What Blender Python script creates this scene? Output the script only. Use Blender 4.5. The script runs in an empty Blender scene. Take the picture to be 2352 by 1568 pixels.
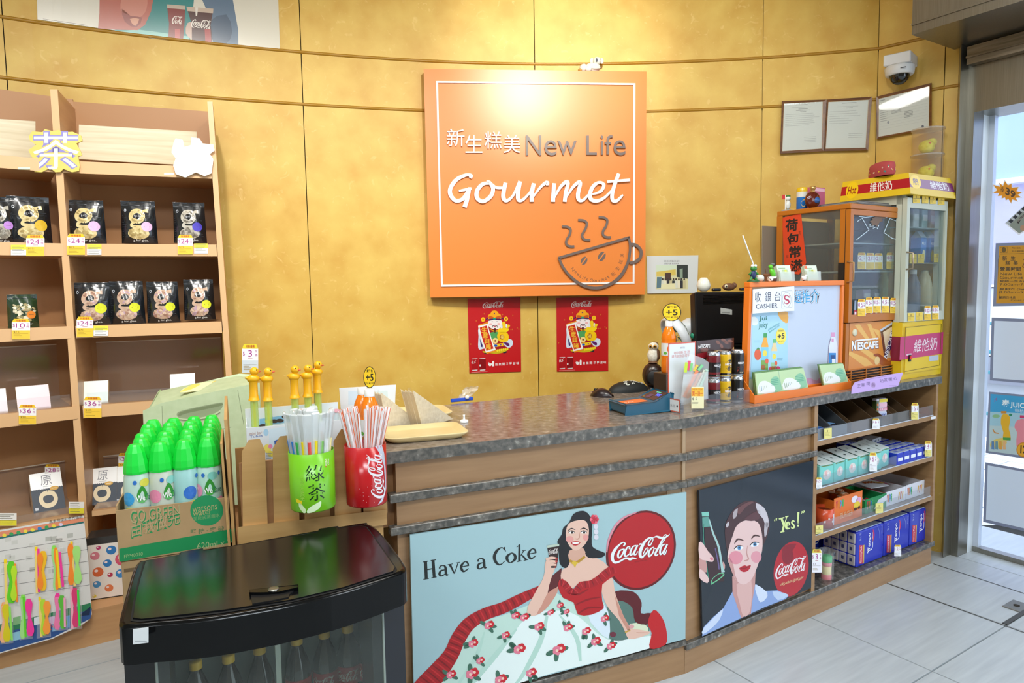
import bpy, bmesh, math, random
from mathutils import Vector, Matrix
from mathutils.geometry import tessellate_polygon
random.seed(7)
V = Vector; sc = bpy.context.scene; COL = sc.collection
pi = math.pi; R = math.radians

# ---------------------------------------------------------------- camera
CAMH = 1.43; FOC = 1568.0; PITCH = R(4.6); ROLL = R(-0.9)
_p, _r = PITCH, ROLL
FWD = V((0, math.cos(_p), -math.sin(_p)))
_up = V((0, math.sin(_p), math.cos(_p))); _rt = V((1, 0, 0))
RT = _rt*math.cos(_r) + _up*math.sin(_r); UP = -_rt*math.sin(_r) + _up*math.cos(_r)
CAM = V((0, 0, CAMH))
cd = bpy.data.cameras.new('camera'); cd.sensor_width = 36; cd.lens = FOC/2352*36; cd.clip_start = 0.05
cam = bpy.data.objects.new('camera', cd); COL.objects.link(cam)
m3 = Matrix((RT, UP, -FWD)).transposed()
cam.matrix_world = Matrix.Translation(CAM) @ m3.to_4x4()
sc.camera = cam

# ---------------------------------------------------------------- world, lights, exposure
sc.view_settings.view_transform = 'Standard'; sc.view_settings.look = 'None'
sc.view_settings.exposure = -0.25; sc.view_settings.gamma = 1.0
sc.view_settings.use_curve_mapping = False
sc.cycles.use_denoising = True
sc.cycles.max_bounces = 8; sc.cycles.transparent_max_bounces = 24
sc.cycles.sample_clamp_indirect = 6
w = bpy.data.worlds.new('sky'); sc.world = w; w.use_nodes = True
w.node_tree.nodes['Background'].inputs[0].default_value = (0.80, 0.90, 1.0, 1)
w.node_tree.nodes['Background'].inputs[1].default_value = 3.8

def lamp(name, kind, loc, target, power, col=(1, 1, 1), size=.3, sizey=None, spot=None, blend=.5):
    l = bpy.data.lights.new(name, kind); l.energy = power; l.color = col
    if kind == 'AREA':
        l.size = size
        if sizey: l.shape = 'RECTANGLE'; l.size_y = sizey
    else:
        l.shadow_soft_size = size
    if kind == 'SPOT': l.spot_size = R(spot); l.spot_blend = blend
    o = bpy.data.objects.new(name, l); COL.objects.link(o)
    o.location = loc
    d = V(target) - V(loc); o.rotation_euler = d.to_track_quat('-Z', 'Y').to_euler()
    return o
WARM = (1.0, .96, .86); COOL = (.84, .93, 1.0)
lamp('spot_light', 'SPOT', (.46, 1.35, 3.16), (.28, 3.8, 2.20), 185, WARM, .05, spot=92, blend=1)
lamp('spot_light', 'SPOT', (.50, 1.35, 3.16), (.30, 3.8, 2.72), 230, WARM, .05, spot=34, blend=1)
lamp('spot_light', 'SPOT', (-.70, 1.15, 3.16), (-1.30, 2.95, 1.75), 165, (1, .97, .9), .05, spot=74, blend=1)
lamp('overhead_lamp', 'AREA', (-.9, 1.5, 3.22), (-.9, 1.5, 0), 44, (1, .98, .94), 1.2, .3)
lamp('overhead_lamp', 'AREA', (1.0, 1.6, 3.22), (1.0, 1.6, 0), 20, (1, .97, .92), 1.2, .3)
lamp('overhead_lamp', 'AREA', (1.9, .5, 3.22), (1.9, .5, 0), 42, COOL, 1.2, .4)  # added fill lamp, brightens the right wing and snack shelves
lamp('overhead_lamp', 'AREA', (.2, -.6, 3.22), (.2, -.6, 0), 80, COOL, 1.4, .5)
lamp('overhead_lamp', 'AREA', (-1.4, -1.6, 3.22), (-1.4, -1.6, 0), 60, COOL, 1.4, .5)
sun = bpy.data.lights.new('sun', 'SUN'); sun.energy = 3; sun.angle = R(25); sun.color = (.9, .95, 1)
so = bpy.data.objects.new('sun', sun); COL.objects.link(so)
so.location = (6, 8, 9); so.rotation_euler = V((-.25, .15, -1)).to_track_quat('-Z', 'Y').to_euler()

# ---------------------------------------------------------------- projecting helpers
def ray(px, py): return FWD + RT*((px-1176)/FOC) - UP*((py-784)/FOC)
def Z(px, py, z):
    d = ray(px, py); return CAM + d*((z-CAMH)/d.z)
def D(px, py, depth):
    d = ray(px, py); return CAM + d*(depth/d.y)
def hit(px, py, o, n):
    d = ray(px, py); return CAM + d*(((V(o)-CAM).dot(n))/d.dot(n))
def nrm(ang):
    a = R(ang); return V((math.sin(a), -math.cos(a), 0))
def hdir(ang):
    a = R(ang); return V((math.cos(a), math.sin(a), 0))
def PL(px, py, p0, ang, off=0):
    n = nrm(ang); return hit(px, py, V((p0[0], p0[1], 0)) + n*off, n)
def at(px, py, p):              # depth of point p along the pixel's ray
    return D(px, py, V(p).y)

# ---------------------------------------------------------------- colours and materials
def C(h):
    if not isinstance(h, str): return tuple(h)
    h = h.lstrip('#'); v = [int(h[i:i+2], 16)/255 for i in (0, 2, 4)]
    return tuple(x/12.92 if x <= .04045 else ((x+.055)/1.055)**2.4 for x in v)
MATS = {}
def mat(name, col='#888888', rough=.5, metal=0, alpha=None, gloss=None, emit=None, spec=None, coat=0):
    if name in MATS: return MATS[name]
    m = bpy.data.materials.new(name); m.use_nodes = True; MATS[name] = m
    b = m.node_tree.nodes['Principled BSDF']
    b.inputs['Base Color'].default_value = (*C(col), 1)
    b.inputs['Roughness'].default_value = rough; b.inputs['Metallic'].default_value = metal
    if spec is not None: b.inputs['Specular IOR Level'].default_value = spec
    if coat: b.inputs['Coat Weight'].default_value = coat; b.inputs['Coat Roughness'].default_value = .08
    return m
def nodes(m): return m.node_tree.nodes, m.node_tree.links, m.node_tree.nodes['Principled BSDF']
def clear(name, tint='#ffffff', alpha=.1, rough=.05, fac=.12):
    """clear plastic or glass: see-through body under a glossy surface"""
    if name in MATS: return MATS[name]
    m = bpy.data.materials.new(name); m.use_nodes = True; MATS[name] = m
    n = m.node_tree.nodes; l = m.node_tree.links
    b = n['Principled BSDF']; out = n['Material Output']
    b.inputs['Base Color'].default_value = (*C(tint), 1); b.inputs['Roughness'].default_value = rough
    t = n.new('ShaderNodeBsdfTransparent'); t.inputs[0].default_value = (*[c**.35 for c in C(tint)], 1)
    g = n.new('ShaderNodeBsdfGlossy'); g.inputs['Roughness'].default_value = rough
    lw0 = n.new('ShaderNodeLayerWeight'); lw0.inputs[0].default_value = .5
    pw = n.new('ShaderNodeMath'); pw.operation = 'POWER'; pw.inputs[1].default_value = 5
    lw = n.new('ShaderNodeMath'); lw.operation = 'MULTIPLY_ADD'; lw.inputs[1].default_value = .5; lw.inputs[2].default_value = .028
    l.new(lw0.outputs['Facing'], pw.inputs[0]); l.new(pw.outputs[0], lw.inputs[0])
    mx = n.new('ShaderNodeMixShader'); mx.inputs[0].default_value = alpha
    m2 = n.new('ShaderNodeMixShader')
    l.new(t.outputs[0], mx.inputs[1]); l.new(b.outputs[0], mx.inputs[2])
    l.new(lw.outputs[0], m2.inputs[0]); l.new(mx.outputs[0], m2.inputs[1]); l.new(g.outputs[0], m2.inputs[2])
    l.new(m2.outputs[0], out.inputs[0])
    return m
def noisy(name, c1, c2, scale=(1, 1, 1), nscale=5, rough=.5, detail=4, lo=.35, hi=.65, bump=0, metal=0, c3=None, coat=0, coord='Object'):
    if name in MATS: return MATS[name]
    m = mat(name, c1, rough, metal, coat=coat); n, l, b = nodes(m)
    tc = n.new('ShaderNodeTexCoord'); mp = n.new('ShaderNodeMapping'); mp.inputs['Scale'].default_value = scale
    nz = n.new('ShaderNodeTexNoise'); nz.inputs['Scale'].default_value = nscale; nz.inputs['Detail'].default_value = detail
    rp = n.new('ShaderNodeValToRGB'); e = rp.color_ramp.elements
    e[0].position = lo; e[1].position = hi; e[0].color = (*C(c1), 1); e[1].color = (*C(c2), 1)
    if c3:
        k = e.new(min(.98, hi+.12)); k.color = (*C(c3), 1)
    l.new(tc.outputs[coord], mp.inputs[0]); l.new(mp.outputs[0], nz.inputs['Vector'])
    l.new(nz.outputs['Fac'], rp.inputs[0]); l.new(rp.outputs[0], b.inputs['Base Color'])
    if bump:
        bp = n.new('ShaderNodeBump'); bp.inputs['Strength'].default_value = bump; bp.inputs['Distance'].default_value = .002
        l.new(nz.outputs['Fac'], bp.inputs['Height']); l.new(bp.outputs[0], b.inputs['Normal'])
    return m
def printed(name, rough=.45, coat=0, spec=.5):
    if name in MATS: return MATS[name]
    m = mat(name, '#ffffff', rough, coat=coat, spec=spec); n, l, b = nodes(m)
    a = n.new('ShaderNodeAttribute'); a.attribute_name = 'Col'
    l.new(a.outputs['Color'], b.inputs['Base Color']); return m
INK = printed('print_matte', .55); INKG = printed('print_gloss', .22); PLAS = printed('plastic_coloured', .3)
FOIL = printed('foil_print', .25, coat=.6)
PAPER = printed('thin_paper', .8); _n, _l, _b = nodes(PAPER)
_t = _n.new('ShaderNodeBsdfTranslucent'); _x = _n.new('ShaderNodeMixShader'); _x.inputs[0].default_value = .6
_l.new([k for k in _n if k.type == 'ATTRIBUTE'][0].outputs[0], _t.inputs[0]); _l.new(_b.outputs[0], _x.inputs[1]); _l.new(_t.outputs[0], _x.inputs[2]); _l.new(_x.outputs[0], _n['Material Output'].inputs[0])

# ---------------------------------------------------------------- objects
def tag(o, label=None, cat=None, group=None, kind=None):
    if label: o['label'] = label
    if cat: o['category'] = cat
    if group: o['group'] = group
    if kind: o['kind'] = kind
    return o
def thing(name, label, cat, loc, yaw=0, group=None):
    o = bpy.data.objects.new(name, None); COL.objects.link(o)
    o.empty_display_size = .05
    o.location = loc; o.rotation_euler = (0, 0, R(yaw)); o.matrix_basis = Matrix.Translation(V(loc)) @ Matrix.Rotation(R(yaw), 4, 'Z')
    return tag(o, label, cat, group)
def loc_of(T, P):
    return (T.matrix_basis.inverted() @ V(P)) if T else V(P)
def copy_tree(o, parent=None):
    c = o.copy(); COL.objects.link(c)
    if parent: c.parent = parent
    for ch in list(o.children): copy_tree(ch, c)
    return c
def place(c, loc, yaw, label=None):
    c.location = loc; c.rotation_euler = (0, 0, R(yaw))
    if label: c['label'] = label
    return c

def mk(kind, nmt, *a, **k):
    m = MB(); getattr(m, kind)(*a, **k); return m.build(*nmt)
class MB:
    """collects shapes, builds one mesh object"""
    def __init__(s): s.v = []; s.f = []; s.c = []; s.m = []; s.cur = (1, 1, 1); s.mi = 0; s.sm = []; s.smooth = False; s.T = None
    def col(s, c): s.cur = C(c); return s
    def add(s, vs, fs):
        k = len(s.v)
        s.v += [(s.T @ V(v) if s.T else V(v)) for v in vs]
        for f in fs:
            s.f.append([i+k for i in f]); s.c.append(s.cur); s.m.append(s.mi); s.sm.append(s.smooth)
        return s
    def hex(s, p):             # 8 points: bottom 4 ccw, top 4 ccw
        return s.add(p, [(3, 2, 1, 0), (4, 5, 6, 7), (0, 1, 5, 4), (1, 2, 6, 5), (2, 3, 7, 6), (3, 0, 4, 7)])
    def box(s, x0, x1, y0, y1, z0, z1):
        return s.hex([(x0, y0, z0), (x1, y0, z0), (x1, y1, z0), (x0, y1, z0), (x0, y0, z1), (x1, y0, z1), (x1, y1, z1), (x0, y1, z1)])
    def rbox(s, x0, x1, y0, y1, z0, z1, b=.005, seg=1):   # bevelled box
        bm = bmesh.new(); bmesh.ops.create_cube(bm, size=1)
        for v in bm.verts:
            v.co = V(((x0+x1)/2+v.co.x*(x1-x0), (y0+y1)/2+v.co.y*(y1-y0), (z0+z1)/2+v.co.z*(z1-z0)))
        bmesh.ops.bevel(bm, geom=bm.edges[:], offset=b, segments=seg, affect='EDGES', profile=.5)
        return s.bm(bm)
    def bm(s, bm, free=True):
        bm.verts.index_update()
        s.add([v.co.copy() for v in bm.verts], [[v.index for v in f.verts] for f in bm.faces])
        if free: bm.free()
        return s
    def prism(s, poly, a, b, axis='z'):   # closed 2d outline extruded
        n = len(poly)
        def P(x, y, h): return {'z': (x, y, h), 'y': (x, h, y), 'x': (h, x, y)}[axis]
        vs = [P(x, y, a) for x, y in poly] + [P(x, y, b) for x, y in poly]
        fs = [(i, (i+1) % n, n+(i+1) % n, n+i) for i in range(n)]
        tr = tessellate_polygon([[V((x, y, 0)) for x, y in poly]])
        fs += [tuple(t) for t in tr] + [tuple(n+i for i in reversed(t)) for t in tr]
        return s.add(vs, fs)
    def sweep(s, rows, closed=False, caps=False):       # rows of points joined to a skin
        n = len(rows[0]); vs = [p for r in rows for p in r]; fs = []
        for i in range(len(rows)-1):
            for j in range(n if closed else n-1):
                fs.append((i*n+j, i*n+(j+1) % n, (i+1)*n+(j+1) % n, (i+1)*n+j))
        if caps:
            fs.append(tuple(reversed(range(n)))); k = (len(rows)-1)*n; fs.append(tuple(range(k, k+n)))
        return s.add(vs, fs)
    def lathe(s, prof, cx=0, cy=0, z=0, seg=20, sx=1, sy=1, sm=True, caps=True):
        o = s.smooth; s.smooth = sm
        rows = [[(cx+r*sx*math.cos(2*pi*k/seg), cy+r*sy*math.sin(2*pi*k/seg), z+h) for k in range(seg)] for r, h in prof]
        s.sweep(rows, True); s.smooth = o
        if caps:
            n = seg
            if prof[0][0] > 1e-5: s.add(rows[0], [tuple(reversed(range(n)))])
            if prof[-1][0] > 1e-5: s.add(rows[-1], [tuple(range(n))])
        return s
    def tube(s, pts, r, seg=8, caps=True, sm=True):
        pts = [V(p) for p in pts]; rs = r if isinstance(r, (list, tuple)) else [r]*len(pts)
        rows = []; ref = None
        for i, p in enumerate(pts):
            d = (pts[min(i+1, len(pts)-1)] - pts[max(i-1, 0)]).normalized()
            if ref is None: ref = d.orthogonal().normalized()
            a = (ref - d*ref.dot(d)).normalized(); ref = a; b = d.cross(a)
            rows.append([p + (a*math.cos(2*pi*k/seg) + b*math.sin(2*pi*k/seg))*rs[i] for k in range(seg)])
        o = s.smooth; s.smooth = sm; s.sweep(rows, True); s.smooth = o
        if caps: s.add(rows[0], [tuple(reversed(range(seg)))]); s.add(rows[-1], [tuple(range(seg))])
        return s
    def ball(s, c, rx, ry=None, rz=None, seg=16, rings=10, T=None):
        ry = ry or rx; rz = rz or rx; c = V(c); o = s.smooth; s.smooth = True
        rows = []
        for i in range(rings+1):
            t = -pi/2 + pi*i/rings; q = max(math.cos(t), .001)
            rows.append([c + (T if T else Matrix.Identity(3)) @ V((rx*q*math.cos(2*pi*k/seg), ry*q*math.sin(2*pi*k/seg), rz*math.sin(t))) for k in range(seg)])
        s.sweep(rows, True); s.smooth = o; return s
    def build(s, name, mats, parent=None, kind=None, bevel=None):
        me = bpy.data.meshes.new(name); me.from_pydata([tuple(v) for v in s.v], [], s.f)
        ms = mats if isinstance(mats, (list, tuple)) else [mats]
        for m in ms: me.materials.append(m)
        me.polygons.foreach_set('material_index', s.m); me.polygons.foreach_set('use_smooth', s.sm)
        ca = me.color_attributes.new('Col', 'FLOAT_COLOR', 'CORNER'); buf = []
        for f, c in zip(s.f, s.c): buf += [c[0], c[1], c[2], 1.0]*len(f)
        ca.data.foreach_set('color', buf)
        me.validate(); me.update()
        o = bpy.data.objects.new(name, me); COL.objects.link(o)
        if parent: o.parent = parent
        if kind: o['kind'] = kind
        if bevel:
            md = o.modifiers.new('bevel', 'BEVEL'); md.width = bevel; md.segments = 2; md.limit_method = 'ANGLE'
        return o

# ---------------------------------------------------------------- flat print: outlines drawn on a real surface
def catmull(p, n=5, closed=False):
    q = []; m = len(p)
    for i in range(m if closed else m-1):
        if closed: a, b, c, d = p[i-1], p[i], p[(i+1) % m], p[(i+2) % m]
        else: a, b, c, d = p[max(i-1, 0)], p[i], p[i+1], p[min(i+2, m-1)]
        for k in range(n):
            t = k/n
            q.append(tuple(.5*(2*b[j]+(c[j]-a[j])*t+(2*a[j]-5*b[j]+4*c[j]-d[j])*t*t+(3*b[j]-a[j]-3*c[j]+d[j])*t**3) for j in range(len(b))))
    if not closed: q.append(tuple(p[-1]))
    return q
_TX = {}
def text_mesh(s, bold=0, ext=0):
    k = (s, bold, ext)
    if k not in _TX:
        cu = bpy.data.curves.new('t', 'FONT'); cu.body = s; cu.resolution_u = 3; cu.offset = bold; cu.extrude = ext
        o = bpy.data.objects.new('t', cu); COL.objects.link(o)
        bpy.context.view_layer.update()
        me = bpy.data.meshes.new_from_object(o.evaluated_get(bpy.context.evaluated_depsgraph_get()))
        vs = [v.co.copy() for v in me.vertices]; fs = [tuple(p.vertices) for p in me.polygons]
        bpy.data.objects.remove(o); bpy.data.curves.remove(cu); bpy.data.meshes.remove(me)
        if not vs: vs = [V((0, 0, 0))]*3; fs = []
        x0 = min(v.x for v in vs); x1 = max(v.x for v in vs); y0 = min(v.y for v in vs); y1 = max(v.y for v in vs)
        w_, h_ = max(x1-x0, 1e-6), max(y1-y0, 1e-6)
        _TX[k] = ([((v.x-x0)/w_, (v.y-y0)/h_, v.z) for v in vs], fs, w_/h_)
    return _TX[k]
def clipx(pts, a, b):
    for lim, sg in ((a, 1), (b, -1)):
        out = []
        for i in range(len(pts)):
            p, q = pts[i-1], pts[i]; dp, dq = (p[0]-lim)*sg, (q[0]-lim)*sg
            if (dp >= 0) != (dq >= 0):
                t = dp/(dp-dq); out.append((p[0]+(q[0]-p[0])*t, p[1]+(q[1]-p[1])*t))
            if dq >= 0: out.append((q[0], q[1]))
        pts = out
        if not pts: break
    return pts
class Pr(MB):
    """print on a surface f(x, y, lift) -> local point"""
    def __init__(s, f, eps=.00016): super().__init__(); s.fn = f; s.eps = eps; s.strip = 0
    def tri(s, pts, faces, lay, z=None):
        s.add([s.fn(p[0], p[1], lay*s.eps + (p[2] if len(p) > 2 else 0)) for p in pts], faces)
    def poly(s, pts, c, lay=1, smooth=0):
        if smooth: pts = catmull(pts, smooth, True)
        s.col(c)
        if s.strip:          # cut into upright strips so that it follows a curved wall
            x0 = math.floor(min(p[0] for p in pts)/s.strip); x1 = math.ceil(max(p[0] for p in pts)/s.strip)
            parts = [clipx(pts, k*s.strip, (k+1)*s.strip) for k in range(x0, x1)]
        else: parts = [pts]
        for q in parts:
            if len(q) < 3: continue
            t = tessellate_polygon([[V((p[0], p[1], 0)) for p in q]])
            s.tri(q, [tuple(x) for x in t], lay)
        return s
    def rect(s, x0, y0, x1, y1, c, lay=1): return s.poly([(x0, y0), (x1, y0), (x1, y1), (x0, y1)], c, lay)
    def ell(s, cx, cy, rx, ry, c, lay=1, n=24, rot=0, shear=0):
        q = R(rot); s.col(c); P = [(cx, cy)]
        for f in (.5, 1):
            for k in range(n):
                a = f*rx*math.cos(2*pi*k/n); b = f*ry*math.sin(2*pi*k/n)
                P.append((cx+a*math.cos(q)-b*math.sin(q), cy+a*math.sin(q)+b*math.cos(q)+shear*a))
        s.tri(P, [(0, 1+k, 1+(k+1) % n) for k in range(n)] + [(1+k, 1+n+k, 1+n+(k+1) % n, 1+(k+1) % n) for k in range(n)], lay); return s
    def ribbon(s, pts, sm=5):
        """pts (x, y, width) -> left and right outlines"""
        p = catmull([tuple(map(float, q)) for q in pts], sm) if sm and len(pts) > 2 else [tuple(map(float, q)) for q in pts]
        L = []; Rr = []
        for i, q in enumerate(p):
            a = p[max(i-1, 0)]; b = p[min(i+1, len(p)-1)]
            dx, dy = b[0]-a[0], b[1]-a[1]; d = math.hypot(dx, dy) or 1
            nx, ny = -dy/d*q[2]/2, dx/d*q[2]/2
            L.append((q[0]+nx, q[1]+ny)); Rr.append((q[0]-nx, q[1]-ny))
        return L, Rr
    def stroke(s, pts, c, lay=1, sm=5, g=None, w=None):
        if w is not None: pts = [(p[0], p[1], w) for p in pts]
        L, Rr = s.ribbon(pts, sm); s.col(c); n = len(L)
        P = L + Rr
        if g: P = [g(*p) for p in P]
        s.tri(P, [(i, i+1, n+i+1, n+i) for i in range(n-1)], lay); return s
    def slab(s, pts, c, h0, h1, sm=5, g=None):
        """raised ribbon"""
        L, Rr = s.ribbon(pts, sm); s.col(c); n = len(L); P = L + Rr
        if g: P = [g(*p) for p in P]
        Q = [(p[0], p[1], h0) for p in P] + [(p[0], p[1], h1) for p in P]; m = 2*n
        fs = [(m+i, m+i+1, m+n+i+1, m+n+i) for i in range(n-1)] + [(i, i+1, m+i+1, m+i) for i in range(n-1)] + \
             [(n+i, n+i+1, m+n+i+1, m+n+i) for i in range(n-1)] + [(0, n, m+n, m), (n-1, 2*n-1, m+2*n-1, m+n-1)]
        s.tri(Q, fs, 0); return s
    def text(s, t, quad, c, lay=1, bold=0, shear=0, ext=0, lift=0):
        """quad: (x0, y0, x1, y1) with y1 the top, or four corners bl, br, tr, tl"""
        vs, fs, asp = text_mesh(t, bold, ext)
        if len(quad) == 4 and not isinstance(quad[0], (tuple, list)):
            x0, y0, x1, y1 = quad; quad = [(x0, y0), (x1, y0), (x1, y1), (x0, y1)]
        bl, br, tr, tl = quad; s.col(c); P = []
        for x, y, z in vs:
            x = x + shear*(y-.5)
            P.append((bl[0]*(1-x)*(1-y)+br[0]*x*(1-y)+tr[0]*x*y+tl[0]*(1-x)*y, bl[1]*(1-x)*(1-y)+br[1]*x*(1-y)+tr[1]*x*y+tl[1]*(1-x)*y, z+lift))
        s.tri(P, fs, lay); return s
    def line_rows(s, x0, y0, x1, n, dy, h, c, lay=1, jit=.3):
        for k in range(n):
            s.rect(x0, y0+k*dy, x0+(x1-x0)*(1-random.random()*jit), y0+k*dy+h, c, lay)
        return s
def quad_map(quad):
    bl, br, tr, tl = quad
    return lambda x, y: (bl[0]*(1-x)*(1-y)+br[0]*x*(1-y)+tr[0]*x*y+tl[0]*(1-x)*y, bl[1]*(1-x)*(1-y)+br[1]*x*(1-y)+tr[1]*x*y+tl[1]*(1-x)*y)
def pixmap(T, o, n):
    """surface seen at pixel (x, y) on the plane through o with normal n (towards the viewer)"""
    o = V(o); n = V(n).normalized(); inv = T.matrix_basis.inverted() if T else Matrix.Identity(4)
    return lambda x, y, h: inv @ hit(x, y, o + n*h, n)
def uvmap(o, u, v, n):
    o, u, v, n = V(o), V(u), V(v), V(n)
    return lambda x, y, h: o + u*x + v*y + n*h
def cylmap(r, z0=0, a0=-90, cx=0, cy=0):
    """x = arc length from direction a0 (degrees), y = height"""
    return lambda x, y, h: V((cx+(r+h)*math.cos(R(a0)+x/r), cy+(r+h)*math.sin(R(a0)+x/r), z0+y))

# ---------------------------------------------------------------- the flowing red-and-white drink lettering
COKE = [
 [(408,735,26),(438,692,22),(400,668,18),(330,715,30),(255,800,48),(210,900,55),(215,985,50),(255,1030,40),(330,1015,30),(420,965,28),(480,955,34),(525,968,50),(585,952,34),(655,968,3)],
 [(425,785,12),(350,810,26),(312,880,34),(315,935,30),(350,935,24),(395,870,24),(420,800,20),(435,800,12),(460,830,10)],
 [(512,790,26),(522,752,20),(480,755,22),(435,840,34),(430,905,32),(465,915,24),(530,860,14)],
 [(640,722,14),(580,745,24),(535,830,34),(535,895,30),(570,880,20),(640,760,16)],
 [(665,715,28),(622,800,32),(600,880,28),(635,885,18),(668,830,10)],
 [(690,705,24),(735,692,24)],
 [(888,722,20),(855,706,24),(880,640,18),(925,592,14),(940,620,14),(905,700,18),(885,722,16)],
 [(940,580,10),(870,590,30),(790,660,44),(722,790,56),(706,880,54),(730,935,44),(785,900,26),(838,830,24),(850,780,18),(825,768,12),(785,830,16),(760,885,18)],
 [(935,592,6),(1000,562,26),(1080,585,40),(1150,580,30),(1200,556,20),(1245,515,2)],
 [(1110,590,14),(1150,535,12),(1180,532,12),(1170,580,14),(1135,605,12)],
 [(955,752,12),(905,780,24),(865,850,34),(865,915,30),(900,905,24),(945,840,24),(962,775,18),(1000,792,10)],
 [(1120,600,26),(1050,740,34),(985,860,34),(992,905,26),(1035,880,14)],
 [(1160,605,12),(1100,690,12),(1050,770,12)],
 [(1165,700,14),(1110,720,24),(1070,800,34),(1070,880,30),(1105,860,20),(1160,760,14)],
 [(1198,700,28),(1155,790,32),(1130,870,28),(1160,875,20),(1190,795,8)]]
def coke(p, quad, c, lay=1, sm=4, only=None):
    """quad bl, br, tr, tl of the whole lettering"""
    g = quad_map(quad)
    def f(x, y):
        Y = y + .165*(x-185)
        return g((x-185)/1060, 1-(Y-672)/395)
    for i, st in enumerate(COKE):
        if only and i not in only: continue
        p.stroke(st, c, lay + .02*i, sm, f)
def xq(x0, y0, x1, y1): return [(x0, y0), (x1, y0), (x1, y1), (x0, y1)]
# ================================================================ SETTING
WALLM = noisy('wall_lacquer', '#cca040', '#dcba5a', (1, 1, 1), 7, .48, 8, .3, .72, bump=.05)
def _scratch():      # fine pale comb strokes of the sponged paint
    n, l, b = nodes(WALLM)
    rp = [x for x in n if x.type == 'VALTORGB'][0]; mp = [x for x in n if x.type == 'MAPPING'][0]
    vo = n.new('ShaderNodeTexNoise'); vo.inputs['Scale'].default_value = 14; vo.inputs['Detail'].default_value = 3; vo.inputs['Distortion'].default_value = 2.5
    r2 = n.new('ShaderNodeValToRGB'); r2.color_ramp.elements[0].position = .62; r2.color_ramp.elements[1].position = .78
    mx = n.new('ShaderNodeMixRGB'); mx.inputs[2].default_value = (*C('#ecce80'), 1)
    ml = n.new('ShaderNodeMath'); ml.operation = 'MULTIPLY'; ml.inputs[1].default_value = .55
    l.new(mp.outputs[0], vo.inputs['Vector']); l.new(vo.outputs['Fac'], r2.inputs[0]); l.new(r2.outputs[0], ml.inputs[0])
    l.new(ml.outputs[0], mx.inputs[0]); l.new(rp.outputs[0], mx.inputs[1]); l.new(mx.outputs[0], b.inputs['Base Color'])
_scratch()
DARK = mat('gap_dark', '#2a2010', .9)
TRIMM = mat('trim_gold', '#a77a1c', .45)
PLASTER = mat('plaster', '#d8d2c4', .8)
ctrl = [(-3.25, 2.1), (-2.75, 2.72), (-2.24, 3.14), (-1.68, 3.42), (-1.07, 3.65), (-.46, 3.815), (.15, 3.90), (.775, 3.91), (1.40, 3.855), (1.97, 3.735)]
WP = catmull(ctrl, 6); NS = 6
WP += [(2.195, 3.525), (2.245, 3.49)]
def woff(i, d):      # wall point i moved d metres into the room
    a = V((*WP[max(i-1, 0)], 0)); b = V((*WP[min(i+1, len(WP)-1)], 0)); t = (b-a).normalized()
    return V((*WP[i], 0)) + V((t.y, -t.x, 0))*d
def wall_at(px, z):  # wall surface under a pixel column at height z: (point, angle)
    best = None
    for i in range(len(WP)-1):
        a = V((*WP[i], 0)); b = V((*WP[i+1], 0)); ang = math.degrees(math.atan2(b.y-a.y, b.x-a.x))
        for y in (200, 700):
            p = PL(px, y, a, ang); t = (V((p.x, p.y, 0))-a).dot((b-a).normalized())/(b-a).length
            if -.02 <= t <= 1.02: best = (V((p.x, p.y, z)), ang)
    return best
wb = MB()
wb.sweep([[woff(i, -.03) + V((0, 0, z)) for i in range(len(WP))] for z in (0, 3.4)])
wall = wb.build('wall_back', DARK, kind='structure')
seams = [0, 12, 24, 36, 48, 54, 55, 56]
for a, b in zip(seams[:-1], seams[1:]):
    for z0, z1 in ((0, 2.386), (2.402, 2.650), (2.666, 3.35)):
        m = MB(); rows = []
        for d, z in ((0, z0), (0, z1), (-.025, z1), (-.025, z0)):
            row = [woff(i, d) + V((0, 0, z)) for i in range(a, b+1)]
            g = .0022
            row[0] = row[0] + (row[1]-row[0]).normalized()*g; row[-1] = row[-1] + (row[-2]-row[-1]).normalized()*g
            rows.append(row)
        m.sweep([rows[0], rows[1], rows[2], rows[3], rows[0]])
        m.build('panel', WALLM, wall)
for k, z in ((1, 2.394), (2, 2.658)):
    m = MB(); m.tube([woff(i, -.001) + V((0, 0, z)) for i in range(len(WP))], .0085, 8)
    m.build('trim_%d' % k, TRIMM, kind='structure')

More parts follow.
